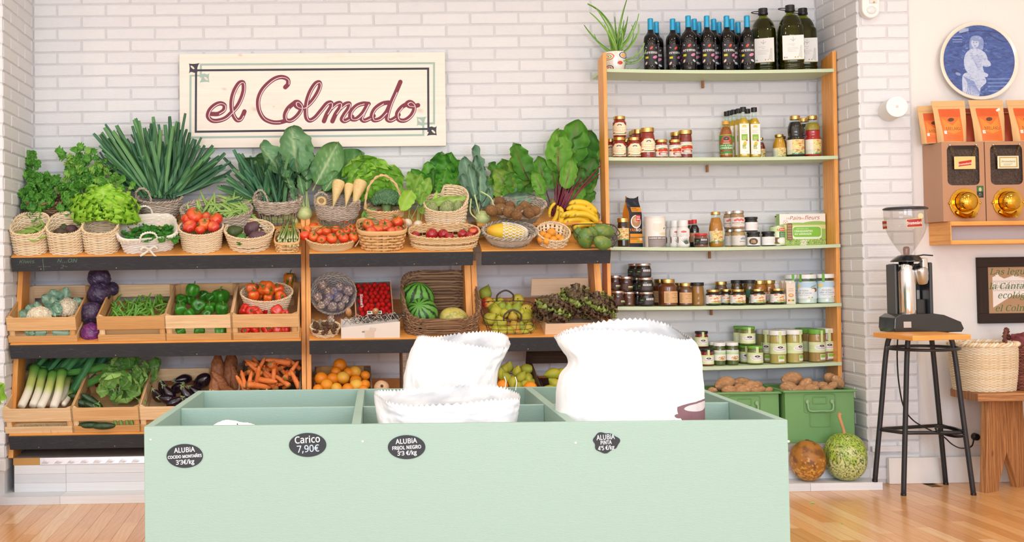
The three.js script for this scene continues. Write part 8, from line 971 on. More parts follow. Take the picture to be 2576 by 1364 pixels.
// ---------------------------------------------------------------- green metal bins of potatoes, squash and gourd
const binM = mat('#6f9f60', 0.5, { bumpMap: rep(fineTex, 3, 3), bumpScale: 0.0004 }), binD = mat('#5c8a52', 0.5);
function bin(x0, x1, z, yt, label) {
const y = yTOPD, xa = X(x0, yt, z), xb = X(x1, yt, z), w = xb - xa, h = yt - y, D = 0.33, t = thing('metal_bin', label, 'bin', [(xa + xb) / 2, y, z]), P = (n, ...a) => part(t, n, bx(...a), binM);
P('front', w, h, 0.004, 0, h / 2, -0.002); P('back', w, h, 0.004, 0, h / 2, -D); P('side', 0.004, h, D, -w / 2, h / 2, -D / 2); P('side', 0.004, h, D, w / 2, h / 2, -D / 2); P('bottom', w, 0.004, D, 0, 0.004, -D / 2);
part(t, 'rim', merge([bx(w + 0.03, 0.012, 0.02, 0, h, 0.006, 0.004), bx(w + 0.03, 0.012, 0.02, 0, h, -D - 0.006, 0.004), bx(0.02, 0.012, D, -w / 2 - 0.005, h, -D / 2, 0.004), bx(0.02, 0.012, D, w / 2 + 0.005, h, -D / 2, 0.004)]), binM);
const fr = (cx, cy, a, b, r) => { const p = []; for (let k = 0; k < 40; k++) { const q = k / 40 * 2 * PI; p.push(V(cx + sg(sin(q), 0.2) * a / 2, cy + sg(cos(q), 0.2) * b / 2, 0.0005)); } return sweep(p, r, 6, true); };
part(t, 'pressed_panel', merge([fr(0, h * 0.76, w * 0.46, h * 0.36, 0.0025), fr(0, h * 0.46, w * 0.3, h * 0.3, 0.0022), fr(0, h * 0.82, w * 0.2, h * 0.13, 0.003)]), binM);
part(t, 'handle', sweep(spline([[-w * 0.18, h * 0.8, 0.006], [-w * 0.185, h * 0.72, 0.014], [-w * 0.165, h * 0.63, 0.014], [0, h * 0.62, 0.015], [w * 0.165, h * 0.63, 0.014], [w * 0.185, h * 0.72, 0.014], [w * 0.18, h * 0.8, 0.006]], 40), 0.0045, 8), mat('#8fb382', 0.4)); for (const s of [-1, 1]) part(t, 'handle_lug', move(orb(d => [d.x * 0.012, d.y * 0.014, d.z * 0.007], 14, 10), s * w * 0.18, h * 0.79, 0.005), mat('#86a97a', 0.4));
return t;
}
bin(1975, 2147, 0.5, Yof(2050, 984, 0.5), 'green metal bin of potatoes at the right, handle in front'); bin(1786, 1958, 0.46, Yof(1870, 989, 0.46), 'green metal bin of potatoes partly behind the counter');
const pots = (l, text, group) => labelSet(l.map(([x, y, a, rz, z, k = 1], i) => fruit('potato', 'potato', FR.potato[i % 3], mat('#ffffff', 0.75, { vertexColors: true }), at(x, y, z), a * S(z) * 0.74, [rr(-0.3, 0.3), rr(-0.4, 0.4), rz])), text, group);
pots([[1824, 966, 26, 0.3, 0.34], [1866, 968, 27, 0.05, 0.24], [1888, 974, 24, -0.1, 0.38], [1858, 976, 15, 0.2, 0.4], [1834, 983, 20, 0, 0.42], [1868, 984, 22, 0, 0.42], [1916, 980, 12, 0, 0.4], [1934, 982, 12, 0.2, 0.4], [1792, 983, 12, 0, 0.4], [1907, 968, 13, -0.4, 0.34], [1900, 985, 16, 0, 0.41]], 'brown potato in the left green bin', 'potatoes in the left bin');
pots([[1993, 954, 26, 0.15, 0.34], [1985, 977, 24, -0.1, 0.42], [2026, 968, 20, 0.8, 0.42], [2048, 970, 15, 0.3, 0.38], [2068, 971, 15, 0.3, 0.4], [2090, 954, 20, -0.7, 0.3], [2108, 962, 20, -0.9, 0.36], [2094, 971, 14, 0.6, 0.42], [2040, 980, 20, 0, 0.44], [2010, 982, 18, 0, 0.44], [2080, 980, 16, 0, 0.44]], 'brown potato in the right green bin', 'potatoes in the right bin');
{ const ps = onY(2033, 1206, ySTEP).z, z = 0.625, pb = at(2032, 1159, z), f = fruit('squash', 'squash', FR.squash, skin, pb, V(44 * S(z), (pb.y - ySTEP) / 1.12, 44 * S(z)), [0, 0, 0], [['stalk_scar', move(orb(d => [d.x * 0.12, d.y * 0.04, d.z * 0.12], 10, 6), 0, 1.12, 0), stemBrown]]); f.userData.label = 'round brown mottled squash on the white step';
const pg = at(2127, 1149, z), g = fruit('gourd', 'gourd', FR.gourd, skin, pg, V(57 * S(z), (pg.y - ySTEP) / 1.06, 57 * S(z)), [0, 0, 0], [['stalk', sweep(spline([[0, 0.95, 0], [-0.06, 1.2, 0], [-0.16, 1.5, 0.05], [-0.25, 1.85, 0.05], [-0.2, 1.95, 0.05]], 20), t => 0.075 + 0.05 * pow(abs(t - 0.4) * 1.6, 3), 8), mat('#c89a6a', 0.7)]]); g.userData.label = 'green gourd with pale netting and a long stalk on the step'; }
// ---------------------------------------------------------------- right-hand wall: plate, lamps, coffee corner, stool, bench
{
const z = ZW + 0.03, p = at(2460, 154, z), R = 101 * S(z), t = thing('wall_plate', 'round blue and white painted plate hung on the plaster wall', 'plate', p); t.rotation.x = -0.03;
const pr = [[0.0005, 0.0], [R * 0.6, 0.002], [R * 0.88, 0.006], [R * 0.91, 0.012], [R * 0.98, 0.018], [R, 0.016], [R * 0.98, 0.006], [R * 0.6, -0.012], [0.0005, -0.012]];
part(t, 'dish', lathe(spline(pr.map(q => [q[0], q[1], 0]), 60).map(q => [max(0.0005, q.x), q.y]), 64).rotateX(PI / 2), mat('#efe3d2', 0.15, { clearcoat: 0.8 }));
const tx = canvas(512, 512, (g) => {
g.fillStyle = '#32549c'; g.fillRect(0, 0, 512, 512); for (let i = 0; i < 900; i++) { const x = rnd() * 512, y = rnd() * 512; blob(g, x, y, rr(8, 34), rr(3, 10), rr(-0.5, 0.5), `rgba(${[[30, 52, 120], [70, 104, 176], [96, 130, 196], [24, 40, 100]][i % 4]},0.22)`); }
g.fillStyle = 'rgba(190,205,230,0.7)'; g.fillRect(120, 20, 70, 34); for (const y of [76, 100, 116]) g.fillRect(70, y, 70, 4); for (const y of [384, 412, 436, 470]) { g.fillStyle = 'rgba(120,150,205,0.7)'; g.fillRect(310, y, 180, 10); }
g.strokeStyle = 'rgba(28,44,104,0.8)'; g.lineWidth = 8; g.beginPath(); g.moveTo(130, 60); g.quadraticCurveTo(260, 20, 420, 60); g.moveTo(330, 60); g.quadraticCurveTo(420, 130, 470, 120); g.stroke();
const W = '#b9c6e0', sh = '#8498c6', poly = (pts, c) => { g.fillStyle = c; g.beginPath(); spline(pts.map(q => V(q[0], q[1], 0)), 60, true).forEach((q, i) => i ? g.lineTo(q.x, q.y) : g.moveTo(q.x, q.y)); g.fill(); };
poly([[205, 86], [250, 74], [288, 96], [292, 150], [276, 186], [222, 176], [196, 200], [190, 160]], '#7f94c4'); blob(g, 232, 128, 28, 36, 0.1, W); poly([[206, 96], [240, 78], [280, 100], [262, 112], [220, 112]], sh); blob(g, 222, 124, 6, 2.5, 0, '#4a62a0'); blob(g, 242, 124, 6, 2.5, 0, '#4a62a0'); blob(g, 230, 148, 8, 3, 0, '#6a80b4');
poly([[172, 190], [232, 166], [300, 200], [316, 260], [280, 300], [288, 350], [210, 356], [160, 330], [146, 250]], W); poly([[160, 240], [190, 250], [250, 320], [316, 356], [306, 374], [230, 350], [170, 300]], W); poly([[268, 230], [330, 262], [338, 290], [300, 300], [250, 270]], W);
for (let i = 0; i < 9; i++) { g.strokeStyle = 'rgba(120,140,190,0.7)'; g.lineWidth = 4; g.beginPath(); g.moveTo(190 + i * 6, 214 + i * 10); g.quadraticCurveTo(240, 230 + i * 12, 288 - i * 3, 222 + i * 12); g.stroke(); }
poly([[140, 350], [220, 340], [280, 362], [300, 410], [260, 452], [240, 512], [140, 512], [126, 430]], W); for (let i = 0; i < 10; i++) { g.strokeStyle = 'rgba(110,130,186,0.75)'; g.lineWidth = 5; g.beginPath(); g.moveTo(136 + i * 8, 366 + i * 4); g.quadraticCurveTo(190 + i * 6, 420 + i * 8, 150 + i * 14, 500); g.stroke(); }
for (let i = 0; i < 260; i++) { const x = rr(130, 320), y = rr(80, 500); blob(g, x, y, rr(3, 14), rr(2, 5), rr(-0.8, 0.8), i % 3 ? 'rgba(60,84,150,0.16)' : 'rgba(236,240,248,0.22)'); } blob(g, 80, 330, 30, 16, 0.4, '#26407e'); blob(g, 100, 350, 20, 10, 0.4, sh);
});
const f = part(t, 'painted_centre', new THREE.CircleGeometry(R * 0.905, 64), mat('#ffffff', 0.12, { map: tx, clearcoat: 1, clearcoatRoughness: 0.05 })); f.position.z = 0.0125;
}
{ // cylindrical wall spot on the brick pier, emergency light above it
const A = at(2234, 280, ZP), B = at(2257, 268, ZP + 0.13), t = thing('wall_spotlight', 'white cylindrical wall spotlight on the brick pier', 'spotlight', B), d = A.clone().sub(B), r = 27 * S(ZP + 0.13);
const b = part(t, 'housing', lathe([[0.0005, 0.002], [r * 0.1, 0.002], [r * 0.12, 0], [r * 0.96, 0], [r, -0.003], [r, -d.length()], [0.0005, -d.length()]], 40), mat('#f2efeb', 0.55)); b.quaternion.setFromUnitVectors(V(0, -1, 0), d.clone().normalize()); const k = part(t, 'screw_cover', move(lathe(capDisc(0.007, 0, 0.003), 16), 0, 0, 0), mat('#d8d0c8', 0.5)); k.quaternion.copy(b.quaternion);
const e = thing('emergency_light', 'white emergency light with a rounded end high on the pier', 'light fixture', at(2188, 10, ZP + 0.03)), w = 38 * S(ZP);
const s = new THREE.Shape(); s.moveTo(-w / 2, 0.1); s.lineTo(-w / 2, -0.03); s.absarc(0, -0.03, w / 2, PI, 2 * PI); s.lineTo(w / 2, 0.1); part(e, 'body', new THREE.ExtrudeGeometry(s, { depth: 0.03, bevelSize: 0.008, bevelThickness: 0.008, bevelSegments: 3 }).translate(0, 0, -0.022), mat('#eeebe8', 0.4)); part(e, 'lens', orb(q => [q.x * w * 0.34, q.y * 0.022, q.z * 0.012], 20, 12).translate(0, -0.036, 0.014), mat('#e3e2e2', 0.15)); part(e, 'cover', bx(w * 0.5, 0.1, 0.006, w * 0.12, 0.05, 0.018), mat('#dcdad8', 0.3)); part(e, 'switch', orb(q => sp(q, 0.005), 10, 8).translate(w * 0.16, 0.004, 0.022), M.gold);
}
// box shelf with two coffee dispensers and the bags on top
const ZD = 0.69, xS0 = X(2393, 1.2, ZD + 0.02), ySh = Yof(2420, 557, ZD + 0.02);
{
const t = thing('box_shelf', 'hollow orange wooden wall shelf under the coffee dispensers', 'shelf', [xS0, ySh, ZD + 0.02]), D = ZD + 0.02 - ZW, w = 0.62, h = 0.118, P = (n, ...a) => part(t, n, uvShift(bx(...a), rnd(), rnd()), M.orange);
P('top_board', w, 0.022, D, w / 2, -0.011, -D / 2); P('bottom_board', w, 0.022, D, w / 2, -h + 0.011, -D / 2); P('end_board', 0.006, h, D, 0.002, -h / 2, -D / 2); P('end_board', 0.022, h, D, w - 0.011, -h / 2, -D / 2);
}
const beanTex = canvas(256, 256, g => { g.fillStyle = '#3a261c'; g.fillRect(0, 0, 256, 256); for (let i = 0; i < 900; i++) blob(g, rnd() * 256, rnd() * 256, rr(5, 8), rr(3, 4.5), rnd() * 3, ['#5c4030', '#4a3226', '#6a4c3a', '#2e1d16'][i % 4]); });
const plaqueTex = G(128, 80, '#e2cf8a', g => { g.fillStyle = '#c8382e'; g.beginPath(); g.moveTo(26, 34); g.lineTo(104, 22); g.lineTo(102, 54); g.lineTo(24, 64); g.fill(); g.save(); g.translate(64, 48); g.rotate(-0.13); T(g, 'Dromedario', 0, 4, 15, '#f4ead8', 'sans-serif', 'bold'); g.restore(); }), plaqueTex2 = G(128, 80, '#efe6c8', g => { g.strokeStyle = '#b89a4a'; g.lineWidth = 6; g.strokeRect(12, 10, 104, 60); T(g, 'Dromedario', 64, 40, 15, '#4a4030', 'serif', 'italic'); lines(g, 34, 50, 60, 2, 8, '#8a8068'); });
const dispM = mat('#b98a68', 0.38, { metalness: 0.25, clearcoat: 0.3, clearcoatRoughness: 0.3 }), brass = mat('#d9a93e', 0.12, { metalness: 1 });
function dispenser(x0, x1, plq, label) {
const za = ZD, xa = X(x0, 1.2, za), xb = X(x1, 1.2, za), w = xb - xa, h = Yof(2420, 357, za) - ySh, D = za - ZW - 0.003, t = thing('coffee_dispenser', label, 'dispenser', [(xa + xb) / 2, ySh, za]);
const s = new THREE.Shape([new THREE.Vector2(-w / 2 + 0.001, 0.001), new THREE.Vector2(w / 2 - 0.001, 0.001), new THREE.Vector2(w / 2 - 0.001, h), new THREE.Vector2(-w / 2 + 0.001, h)]), ww = w * 0.76, wh = h * 0.5, r = 0.03, cx = 0, cy = h * 0.705, ho = new THREE.Path();
const rp = (P, a, b, r) => { P.moveTo(cx - a / 2 + r, cy - b / 2); P.lineTo(cx + a / 2 - r, cy - b / 2); P.quadraticCurveTo(cx + a / 2, cy - b / 2, cx + a / 2, cy - b / 2 + r); P.lineTo(cx + a / 2, cy + b / 2 - r); P.quadraticCurveTo(cx + a / 2, cy + b / 2, cx + a / 2 - r, cy + b / 2); P.lineTo(cx - a / 2 + r, cy + b / 2); P.quadraticCurveTo(cx - a / 2, cy + b / 2, cx - a / 2, cy + b / 2 - r); P.lineTo(cx - a / 2, cy - b / 2 + r); P.quadraticCurveTo(cx - a / 2, cy - b / 2, cx - a / 2 + r, cy - b / 2); };
rp(ho, ww, wh, r); s.holes.push(ho); part(t, 'front_panel', new THREE.ExtrudeGeometry(s, { depth: 0.003, bevelEnabled: false }).translate(0, 0, -0.003), dispM);
part(t, 'body', merge([bx(0.003, h, D, -w / 2 + 0.0015, h / 2, -D / 2), bx(0.003, h, D, w / 2 - 0.0015, h / 2, -D / 2), bx(w, 0.003, D, 0, h - 0.0015, -D / 2), bx(w, 0.003, D, 0, 0.0015, -D / 2), bx(w, h, 0.003, 0, h / 2, -D)]), dispM);
const gl = new THREE.Shape(); rp(gl, ww + 0.008, wh + 0.008, r); part(t, 'window', new THREE.ShapeGeometry(gl, 6).translate(0, 0, -0.0035), pane('#e8e4e0', 0.05));
const bg = grid(40, 40, (u, v) => [(u - 0.5) * (ww + 0.02), cy - wh / 2 - 0.01 + v * (wh - 0.008), -0.02 + 0.006 * noise(u * 30, v * 34) + 0.004 * noise(u * 9, v * 9)]); const bt = rep(beanTex, 1, 1); bt.wrapS = bt.wrapT = THREE.RepeatWrapping; bt.repeat.set(1.4, 1.8); part(t, 'coffee_beans', bg, mat('#ffffff', 0.5, { map: bt }));
const py = cy + wh * 0.06, pw = w * 0.5; part(t, 'plaque', new RoundedBoxGeometry(pw, 0.066, 0.004, 3, 0.002).translate(0.004, py, 0.008), mat('#ffffff', 0.3, { map: plq, metalness: 0.35 })); for (const q of [-1, 1]) { part(t, 'chain', merge(Array.from({ length: 9 }, (_, k) => move(new THREE.TorusGeometry(0.0034, 0.0011, 5, 9), q * mixN(w * 0.31, pw * 0.42, k / 8), mixN(cy + wh * 0.5, py + 0.024, k / 8), 0.006, 0, (k % 2) * 1.5, 0))), mat('#8a7040', 0.35, { metalness: 1 })); part(t, 'stud', orb(d => sp(d, 0.006), 12, 8).translate(q * w * 0.31, cy + wh * 0.51, 0.003), M.metal); }
const R = w * 0.345, dy = h * 0.225; part(t, 'spout_plate', lathe([[0.0005, 0.004], [R * 0.9, 0.004], [R, 0.009], [R * 1.02, 0.004], [R, 0]], 40).rotateX(PI / 2).translate(0, dy, 0), brass); part(t, 'spout_dome', lathe(spline([[0.0005, 0.058, 0], [R * 0.35, 0.052, 0], [R * 0.6, 0.036, 0], [R * 0.7, 0.004, 0]], 20).map(q => [q.x, q.y]), 36).rotateX(PI / 2).translate(0.004, dy + 0.008, 0.004), brass);
part(t, 'chute_flap', grid(16, 8, (u, v) => { const a = mixN(-2.5, -0.75, u); return [R * (0.72 + 0.26 * v) * cos(a) + 0.006, dy + R * (0.72 + 0.3 * v) * sin(a), 0.014 + 0.03 * sin(PI * u) * v]; }), brass); for (const q of [-1, 1]) part(t, 'stud', orb(d => sp(d, 0.007), 12, 8).translate(q * R * 1.03, dy + 0.002, 0.004), brass);
return [t, w, h];
}
{
const [a, w, h] = dispenser(2376, 2483, plaqueTex, 'copper-brown coffee bean dispenser with a red plaque, on the left'); const st = G(64, 112, '#1c241e', g => { g.fillStyle = '#2a7a3c'; g.fillRect(4, 4, 56, 50); blob(g, 32, 34, 14, 20, 0, '#c8b48a'); T(g, 'Nº1', 32, 78, 14, '#e8e4dc'); lines(g, 14, 86, 36, 2, 10, '#d8d4cc'); }); part(a, 'sticker', new THREE.PlaneGeometry(0.034, 0.06), paper(st)).position.set(w * 0.38, h * 0.37, 0.0006);
dispenser(2485, 2592, plaqueTex2, 'copper-brown coffee bean dispenser with a cream plaque, on the right');
const lab = G(256, 384, '#e8702c', g => { g.fillStyle = '#d85a22'; g.fillRect(0, 0, 256, 96); for (let i = 0; i < 7; i++) { g.strokeStyle = '#f0943a'; g.lineWidth = 10; g.beginPath(); g.moveTo(20, 120 + i * 22); g.lineTo(128, 210 + i * 14); g.lineTo(236, 120 + i * 22); g.stroke(); } blob(g, 128, 130, 40, 22, -0.2, '#5a3a2a'); T(g, 'MELAKU', 138, 256, 52, '#7a3a22', 'sans-serif'); g.fillStyle = '#f4f0ea'; g.fillRect(14, 262, 30, 36); T(g, '3', 28, 290, 28, '#5a4a44'); lines(g, 40, 320, 180, 3, 16, '#c04a1c', 3); lines(g, 40, 20, 180, 4, 18, '#b8481c', 2); });
const km = mat('#dcb078', 0.75), yT = ySh + h, bag = (px, z, w, hh, ry, label, dark) => { const p = V(X(px, yT, z), yT + 0.001, z), t = thing('coffee_bag', label, 'bag', p); t.rotation.y = ry; const f = (u, v, s) => { const pin = 1 - sstep(0.05, 0.78, v), edge = pow(max(0, sin(PI * min(1, max(0, u)))), 0.5); return [(u - 0.5) * w * (0.86 + 0.14 * v), v * hh, s * (0.034 * pin * edge + 0.0012) - 0.03 * v * v + 0.002 * noise(u * 5, v * 6, px)]; }; part(t, 'front', grid(16, 22, (u, v) => f(u, v, 1)), dark ? mat('#9a3a22', 0.7) : km); part(t, 'back', grid(16, 22, (u, v) => f(u, v, -1)), km); part(t, 'label', grid(14, 20, (u, v) => { const q = f(0.16 + 0.66 * u, 0.02 + 0.78 * v, 1); q[2] += 0.0012; return q; }), dark ? mat('#b84a2a', 0.6) : paper(lab)); part(t, 'zip_ridge', grid(10, 2, (u, v) => { const q = f(0.02 + 0.96 * u, 0.86 + 0.015 * v, 1); q[2] += 0.0016; return q; }), km); return t; };
const z1 = ZD - 0.045; bag(2352, z1 - 0.05, 0.15, 0.205, -0.25, 'kraft coffee bag leaning behind, at the left end'); bag(2394, z1, 0.172, 0.222, -0.05, 'kraft coffee bag with an orange label, second from the left'); const b = bag(2490, z1, 0.185, 0.224, 0.04, 'kraft coffee bag with a white price tag on its edge'); part(b, 'price_tag', bx(0.022, 0.012, 0.001), M.white).position.set(0.058, 0.17, -0.014); b.children[4].rotation.z = 0.5; bag(2584, z1, 0.18, 0.222, 0.05, 'kraft coffee bag cut by the right edge of the picture'); bag(2441, z1 - 0.07, 0.14, 0.19, 0, 'dark red coffee bag between two kraft ones, behind', 1); bag(2538, z1 - 0.07, 0.14, 0.19, 0, 'dark red coffee bag behind, beside the right-hand one', 1);
}
// bar stool and coffee grinder
{
const zS = 0.86, c = V(X(2322, 0.75, zS), 0, zS), yS = Yof(2300, 833, zS), t = thing('bar_stool', 'tall black tubular bar stool with a square wooden top', 'stool', c), tub = M.blackPaint;
const sh = (px, py, y) => { const q = onY(px, py, y); return q.sub(c); };
const feet = [[2201, 1212, 0.042], [2273, 1247, 0], [2367, 1215, 0], [2449, 1246, 0]].map(([x, y, h]) => { const q = onY(x, y, h).sub(c); q.y = h + 0.004; q.z = max(q.z, 0.575 - zS); return q; });
const tops = [[2232, 880], [2283, 880], [2345, 880], [2398, 880]].map(([x, y], i) => { const q = at(x, y, c.z + feet[i].z * 0.72).sub(c); q.y = yS - 0.06; return q; });
feet.forEach((f, i) => { const a = tops[i], up = V(a.x * 0.86, yS - 0.022, a.z * 0.86), inn = V(a.x * 0.3, yS - 0.018, a.z * 0.3); part(t, 'leg', sweep(spline([f, f.clone().lerp(a, 0.3), f.clone().lerp(a, 0.6), f.clone().lerp(a, 0.92), a.clone().lerp(up, 0.35), up, inn], 40), 0.0125, 10), tub); const q = part(t, 'leg_cap', lathe(capDisc(0.0135, -0.004, 0.012), 14), M.plastic); q.position.copy(f); });
const ring = []; for (let k = 0; k < 48; k++) { const a = k / 48 * 2 * PI, rx = 0.165; ring.push(V(rx * cos(a), yS - 0.085, rx * 0.9 * sin(a))); } part(t, 'ring', sweep(ring, 0.008, 8, true), tub);
const fh = 0.31, ft = feet.map((f, i) => { const q = f.clone().lerp(tops[i], (fh - f.y) / (tops[i].y - f.y)); q.multiply(V(1.03, 1, 1.03)); return q; }), order = [0, 1, 3, 2], fr = []; order.forEach((k, i) => { const a = ft[k], b = ft[order[(i + 1) % 4]]; for (let j = 0; j < 8; j++) fr.push(a.clone().lerp(b, 0.06 + j / 8 * 0.94)); }); part(t, 'footrest', sweep(fr, 0.0095, 8, true), tub);
const A = sh(2198, 837, yS), B = sh(2296, 846, yS), D = sh(2441, 842, yS), E = A.clone().add(D).sub(B), shp = new THREE.Shape([A, B, D, E].map(q => new THREE.Vector2(q.x, -q.z))); part(t, 'seat_board', uvShift(planarUV(new THREE.ExtrudeGeometry(shp, { depth: 0.02, bevelSize: 0.0015, bevelThickness: 0.0015, bevelSegments: 1 }).rotateX(-PI / 2).translate(0, yS - 0.0205, 0)), 0.3, 0.2), M.orange);
// grinder
const gz = zS, s = S(gz), o = V(X(2300, yS, gz), yS + 0.001, gz), g = thing('coffee_grinder', 'chrome and black coffee grinder with a clear hopper on the bar stool', 'grinder', o), U = (px, py) => [(px - 2300) * s, (833 - py) * s];
const blk = mat('#1b1c1d', 0.25, { clearcoat: 0.5 }), chrome = mat('#e2e4e6', 0.12, { metalness: 1 }), alu = mat('#c4c4c2', 0.3, { metalness: 1 });
const bs = new THREE.Shape(); [[2233, 800], [2246, 792], [2330, 791], [2356, 795], [2396, 812], [2402, 826], [2398, 832], [2234, 832], [2231, 824]].forEach(([x, y], i) => bs[i ? 'lineTo' : 'moveTo'](...U(x, y))); part(g, 'base', new THREE.ExtrudeGeometry(bs, { depth: 0.15, bevelSize: 0.006, bevelThickness: 0.006, bevelSegments: 3 }).translate(0, 0, -0.075), blk);
for (const [x, z] of [[2240, 0.05], [2390, 0.05], [2240, -0.05], [2390, -0.05]]) part(g, 'foot', lathe(capDisc(0.012, -0.0005, 0.012), 14), M.plastic).position.set((x - 2300) * s, 0, z);
part(g, 'tray', lathe([[0.0005, 0.006], [0.045, 0.004], [0.054, 0.012], [0.058, 0.012], [0.056, 0], [0.0005, 0]], 32), mat('#141414', 0.12, { clearcoat: 1 })).position.set(...U(2344, 800), 0.012); g.children[g.children.length - 1].rotation.z = -0.22;
part(g, 'badge', bx(0.038, 0.03, 0.001), M.metal).position.set(...U(2262, 815), 0.0815);
part(g, 'side_shell', bx(0.012, 128 * s, 0.09, ...U(2249, 728), -0.015, 0.005), mat('#4a4a4b', 0.35)); part(g, 'back_shell', bx(0.018, 136 * s, 0.11, ...U(2335, 728), -0.01, 0.006), mat('#38383a', 0.35)); part(g, 'rear_panel', bx(82 * s, 130 * s, 0.02, ...U(2296, 728), -0.06), mat('#3a3a3c', 0.4));
part(g, 'motor_column', lathe([[0.0005, 0], [0.044, 0], [0.044, 0.222], [0.034, 0.236], [0.034, 0.285], [0.0005, 0.285]], 36), chrome).position.set(...U(2276, 797), 0.03);
part(g, 'splash_plate', bx(38 * s, 64 * s, 0.004, ...U(2308, 762), -0.04), mat('#d8d0c4', 0.2, { metalness: 0.6 })); part(g, 'lower_plate', bx(40 * s, 42 * s, 0.05, ...U(2308, 774), -0.012), blk);
part(g, 'collar', lathe(spline([[0.0005, 0.034, 0], [0.04, 0.033, 0], [0.064, 0.018, 0], [0.08, 0.004, 0], [0.08, 0, 0]], 20).map(q => [q.x, q.y]), 36), blk).position.set(...U(2287, 658), 0.005);
part(g, 'spout', move(lathe([[0.024, 0], [0.03, 0.02], [0.032, 0.07], [0.02, 0.085], [0.0005, 0.085]], 28), 0, 0, 0, 0.25, 0, 0.2), alu).position.set(...U(2312, 712), 0.045); part(g, 'dosing_lever', bx(0.03, 0.088, 0.034, ...U(2323, 672), 0.06, 0.008), mat('#d2ccc4', 0.3, { metalness: 0.8 })); g.children[g.children.length - 1].rotation.z = 0.06;
part(g, 'adjusting_lever', sweep([V(...U(2290, 645), 0.03), V(...U(2316, 641), 0.05), V(...U(2337, 643), 0.06)], 0.0035, 8), M.plastic); part(g, 'switch_light', orb(d => sp(d, 0.007), 12, 8).translate(...U(2272, 790), 0.058), mat('#1f8a6a', 0.2));
const hp = spline([[0.022, 0, 0], [0.026, 0.012, 0], [0.052, 0.05, 0], [0.082, 0.105, 0], [0.096, 0.155, 0], [0.101, 0.21, 0], [0.101, 0.228, 0]], 40).map(q => [q.x, q.y]); part(g, 'hopper', lathe(hp, 44), pane('#f0eeec', 0.03)).position.set(...U(2284, 643), 0.005);
part(g, 'hopper_gate', lathe([[0.014, 0], [0.016, 0.03], [0.012, 0.04], [0.0005, 0.042]], 20), pane('#d8c4bc', 0.1)).position.set(...U(2284, 640), 0.005);
part(g, 'hopper_lid', lathe([[0.0005, 0.012], [0.09, 0.012], [0.103, 0.006], [0.104, 0], [0.098, -0.003], [0.0005, 0]], 44), mat('#2b2d2f', 0.3)).position.set(...U(2284, 525), 0.005);
const dl = G(256, 96, '#a8242e', gg => { T(gg, 'Dromedario', 128, 64, 46, '#f2ead8', 'sans-serif', 'bold italic'); gg.strokeStyle = '#e0c870'; gg.lineWidth = 6; gg.strokeRect(3, 3, 250, 90); }), lr = (rot, label) => { const q = part(g, label, wrapLabel(0.1045, 0.042, 0.72, rot), paper(dl)); q.position.set(U(2284, 0)[0], U(0, 561)[1], 0.005); q.rotation.z = 0.05; }; lr(-0.06, 'label'); lr(-1.75, 'label'); part(g, 'emblem', lathe(capDisc(0.014, 0, 0.001), 20).rotateX(PI / 2), mat('#e6cf9a', 0.5)).position.set(U(2296, 0)[0], U(0, 544)[1], 0.106);
const pk = fruit('crumpled_wrapper', 'wrapper', lump(0.016, 0.011, 0.014, 0.3, 3, () => L('#c87a80')), mattFruit, V(X(2408, yS, gz + 0.03), yS + 0.011, gz + 0.03), 1); pk.userData.label = 'small crumpled pink wrapper on the stool beside the grinder';
// cable from the grinder to the wall socket
const zw = ZW + 0.012, so = thing('wall_socket', 'white wall socket with a black plug beside the bench leg', 'socket', at(2450, 1100, ZW + 0.006)), w = 40 * S(ZW); part(so, 'plate', bx(w, w, 0.012, 0, 0, 0, 0.003), mat('#efe6da', 0.4)); part(so, 'plug', lathe([[0.0005, 0.03], [0.014, 0.03], [0.018, 0.024], [0.02, 0.002], [0.0005, 0.002]], 24).rotateX(PI / 2), M.plastic).position.set(0, 0.004, 0.004);
const cb = thing('power_cable', 'thin black power cable hanging from the stool to the socket', 'cable', c); part(cb, 'cord', sweep(spline([at(2258, 850, gz - 0.1), at(2257, 900, gz - 0.12), at(2262, 970, gz - 0.14), at(2276, 1030, gz - 0.16), at(2300, 1060, gz - 0.18), at(2345, 1085, gz - 0.1), at(2372, 1098, gz - 0.05), at(2395, 1118, gz - 0.1), at(2425, 1128, ZW + 0.1), at(2445, 1122, ZW + 0.06), at(2450, 1104, ZW + 0.045)].map(q => q.sub(c)), 90), 0.0036, 7), M.plastic);
const lp = []; for (let k = 0; k < 5; k++) { const ph = k * 0.7, p = []; for (let j = 0; j <= 24; j++) { const a = j / 24 * 2 * PI; p.push(at(2390 + 38 * cos(a) + 3 * sin(ph), 1086 + (6 + k * 1.6) * sin(a) + 0.2 * (38 * cos(a)), gz - 0.02 + 0.02 * sin(a * 2 + ph)).sub(c)); } lp.push(sweep(p, 0.0032, 6)); } part(cb, 'coiled_loops', merge(lp), M.plastic);
}
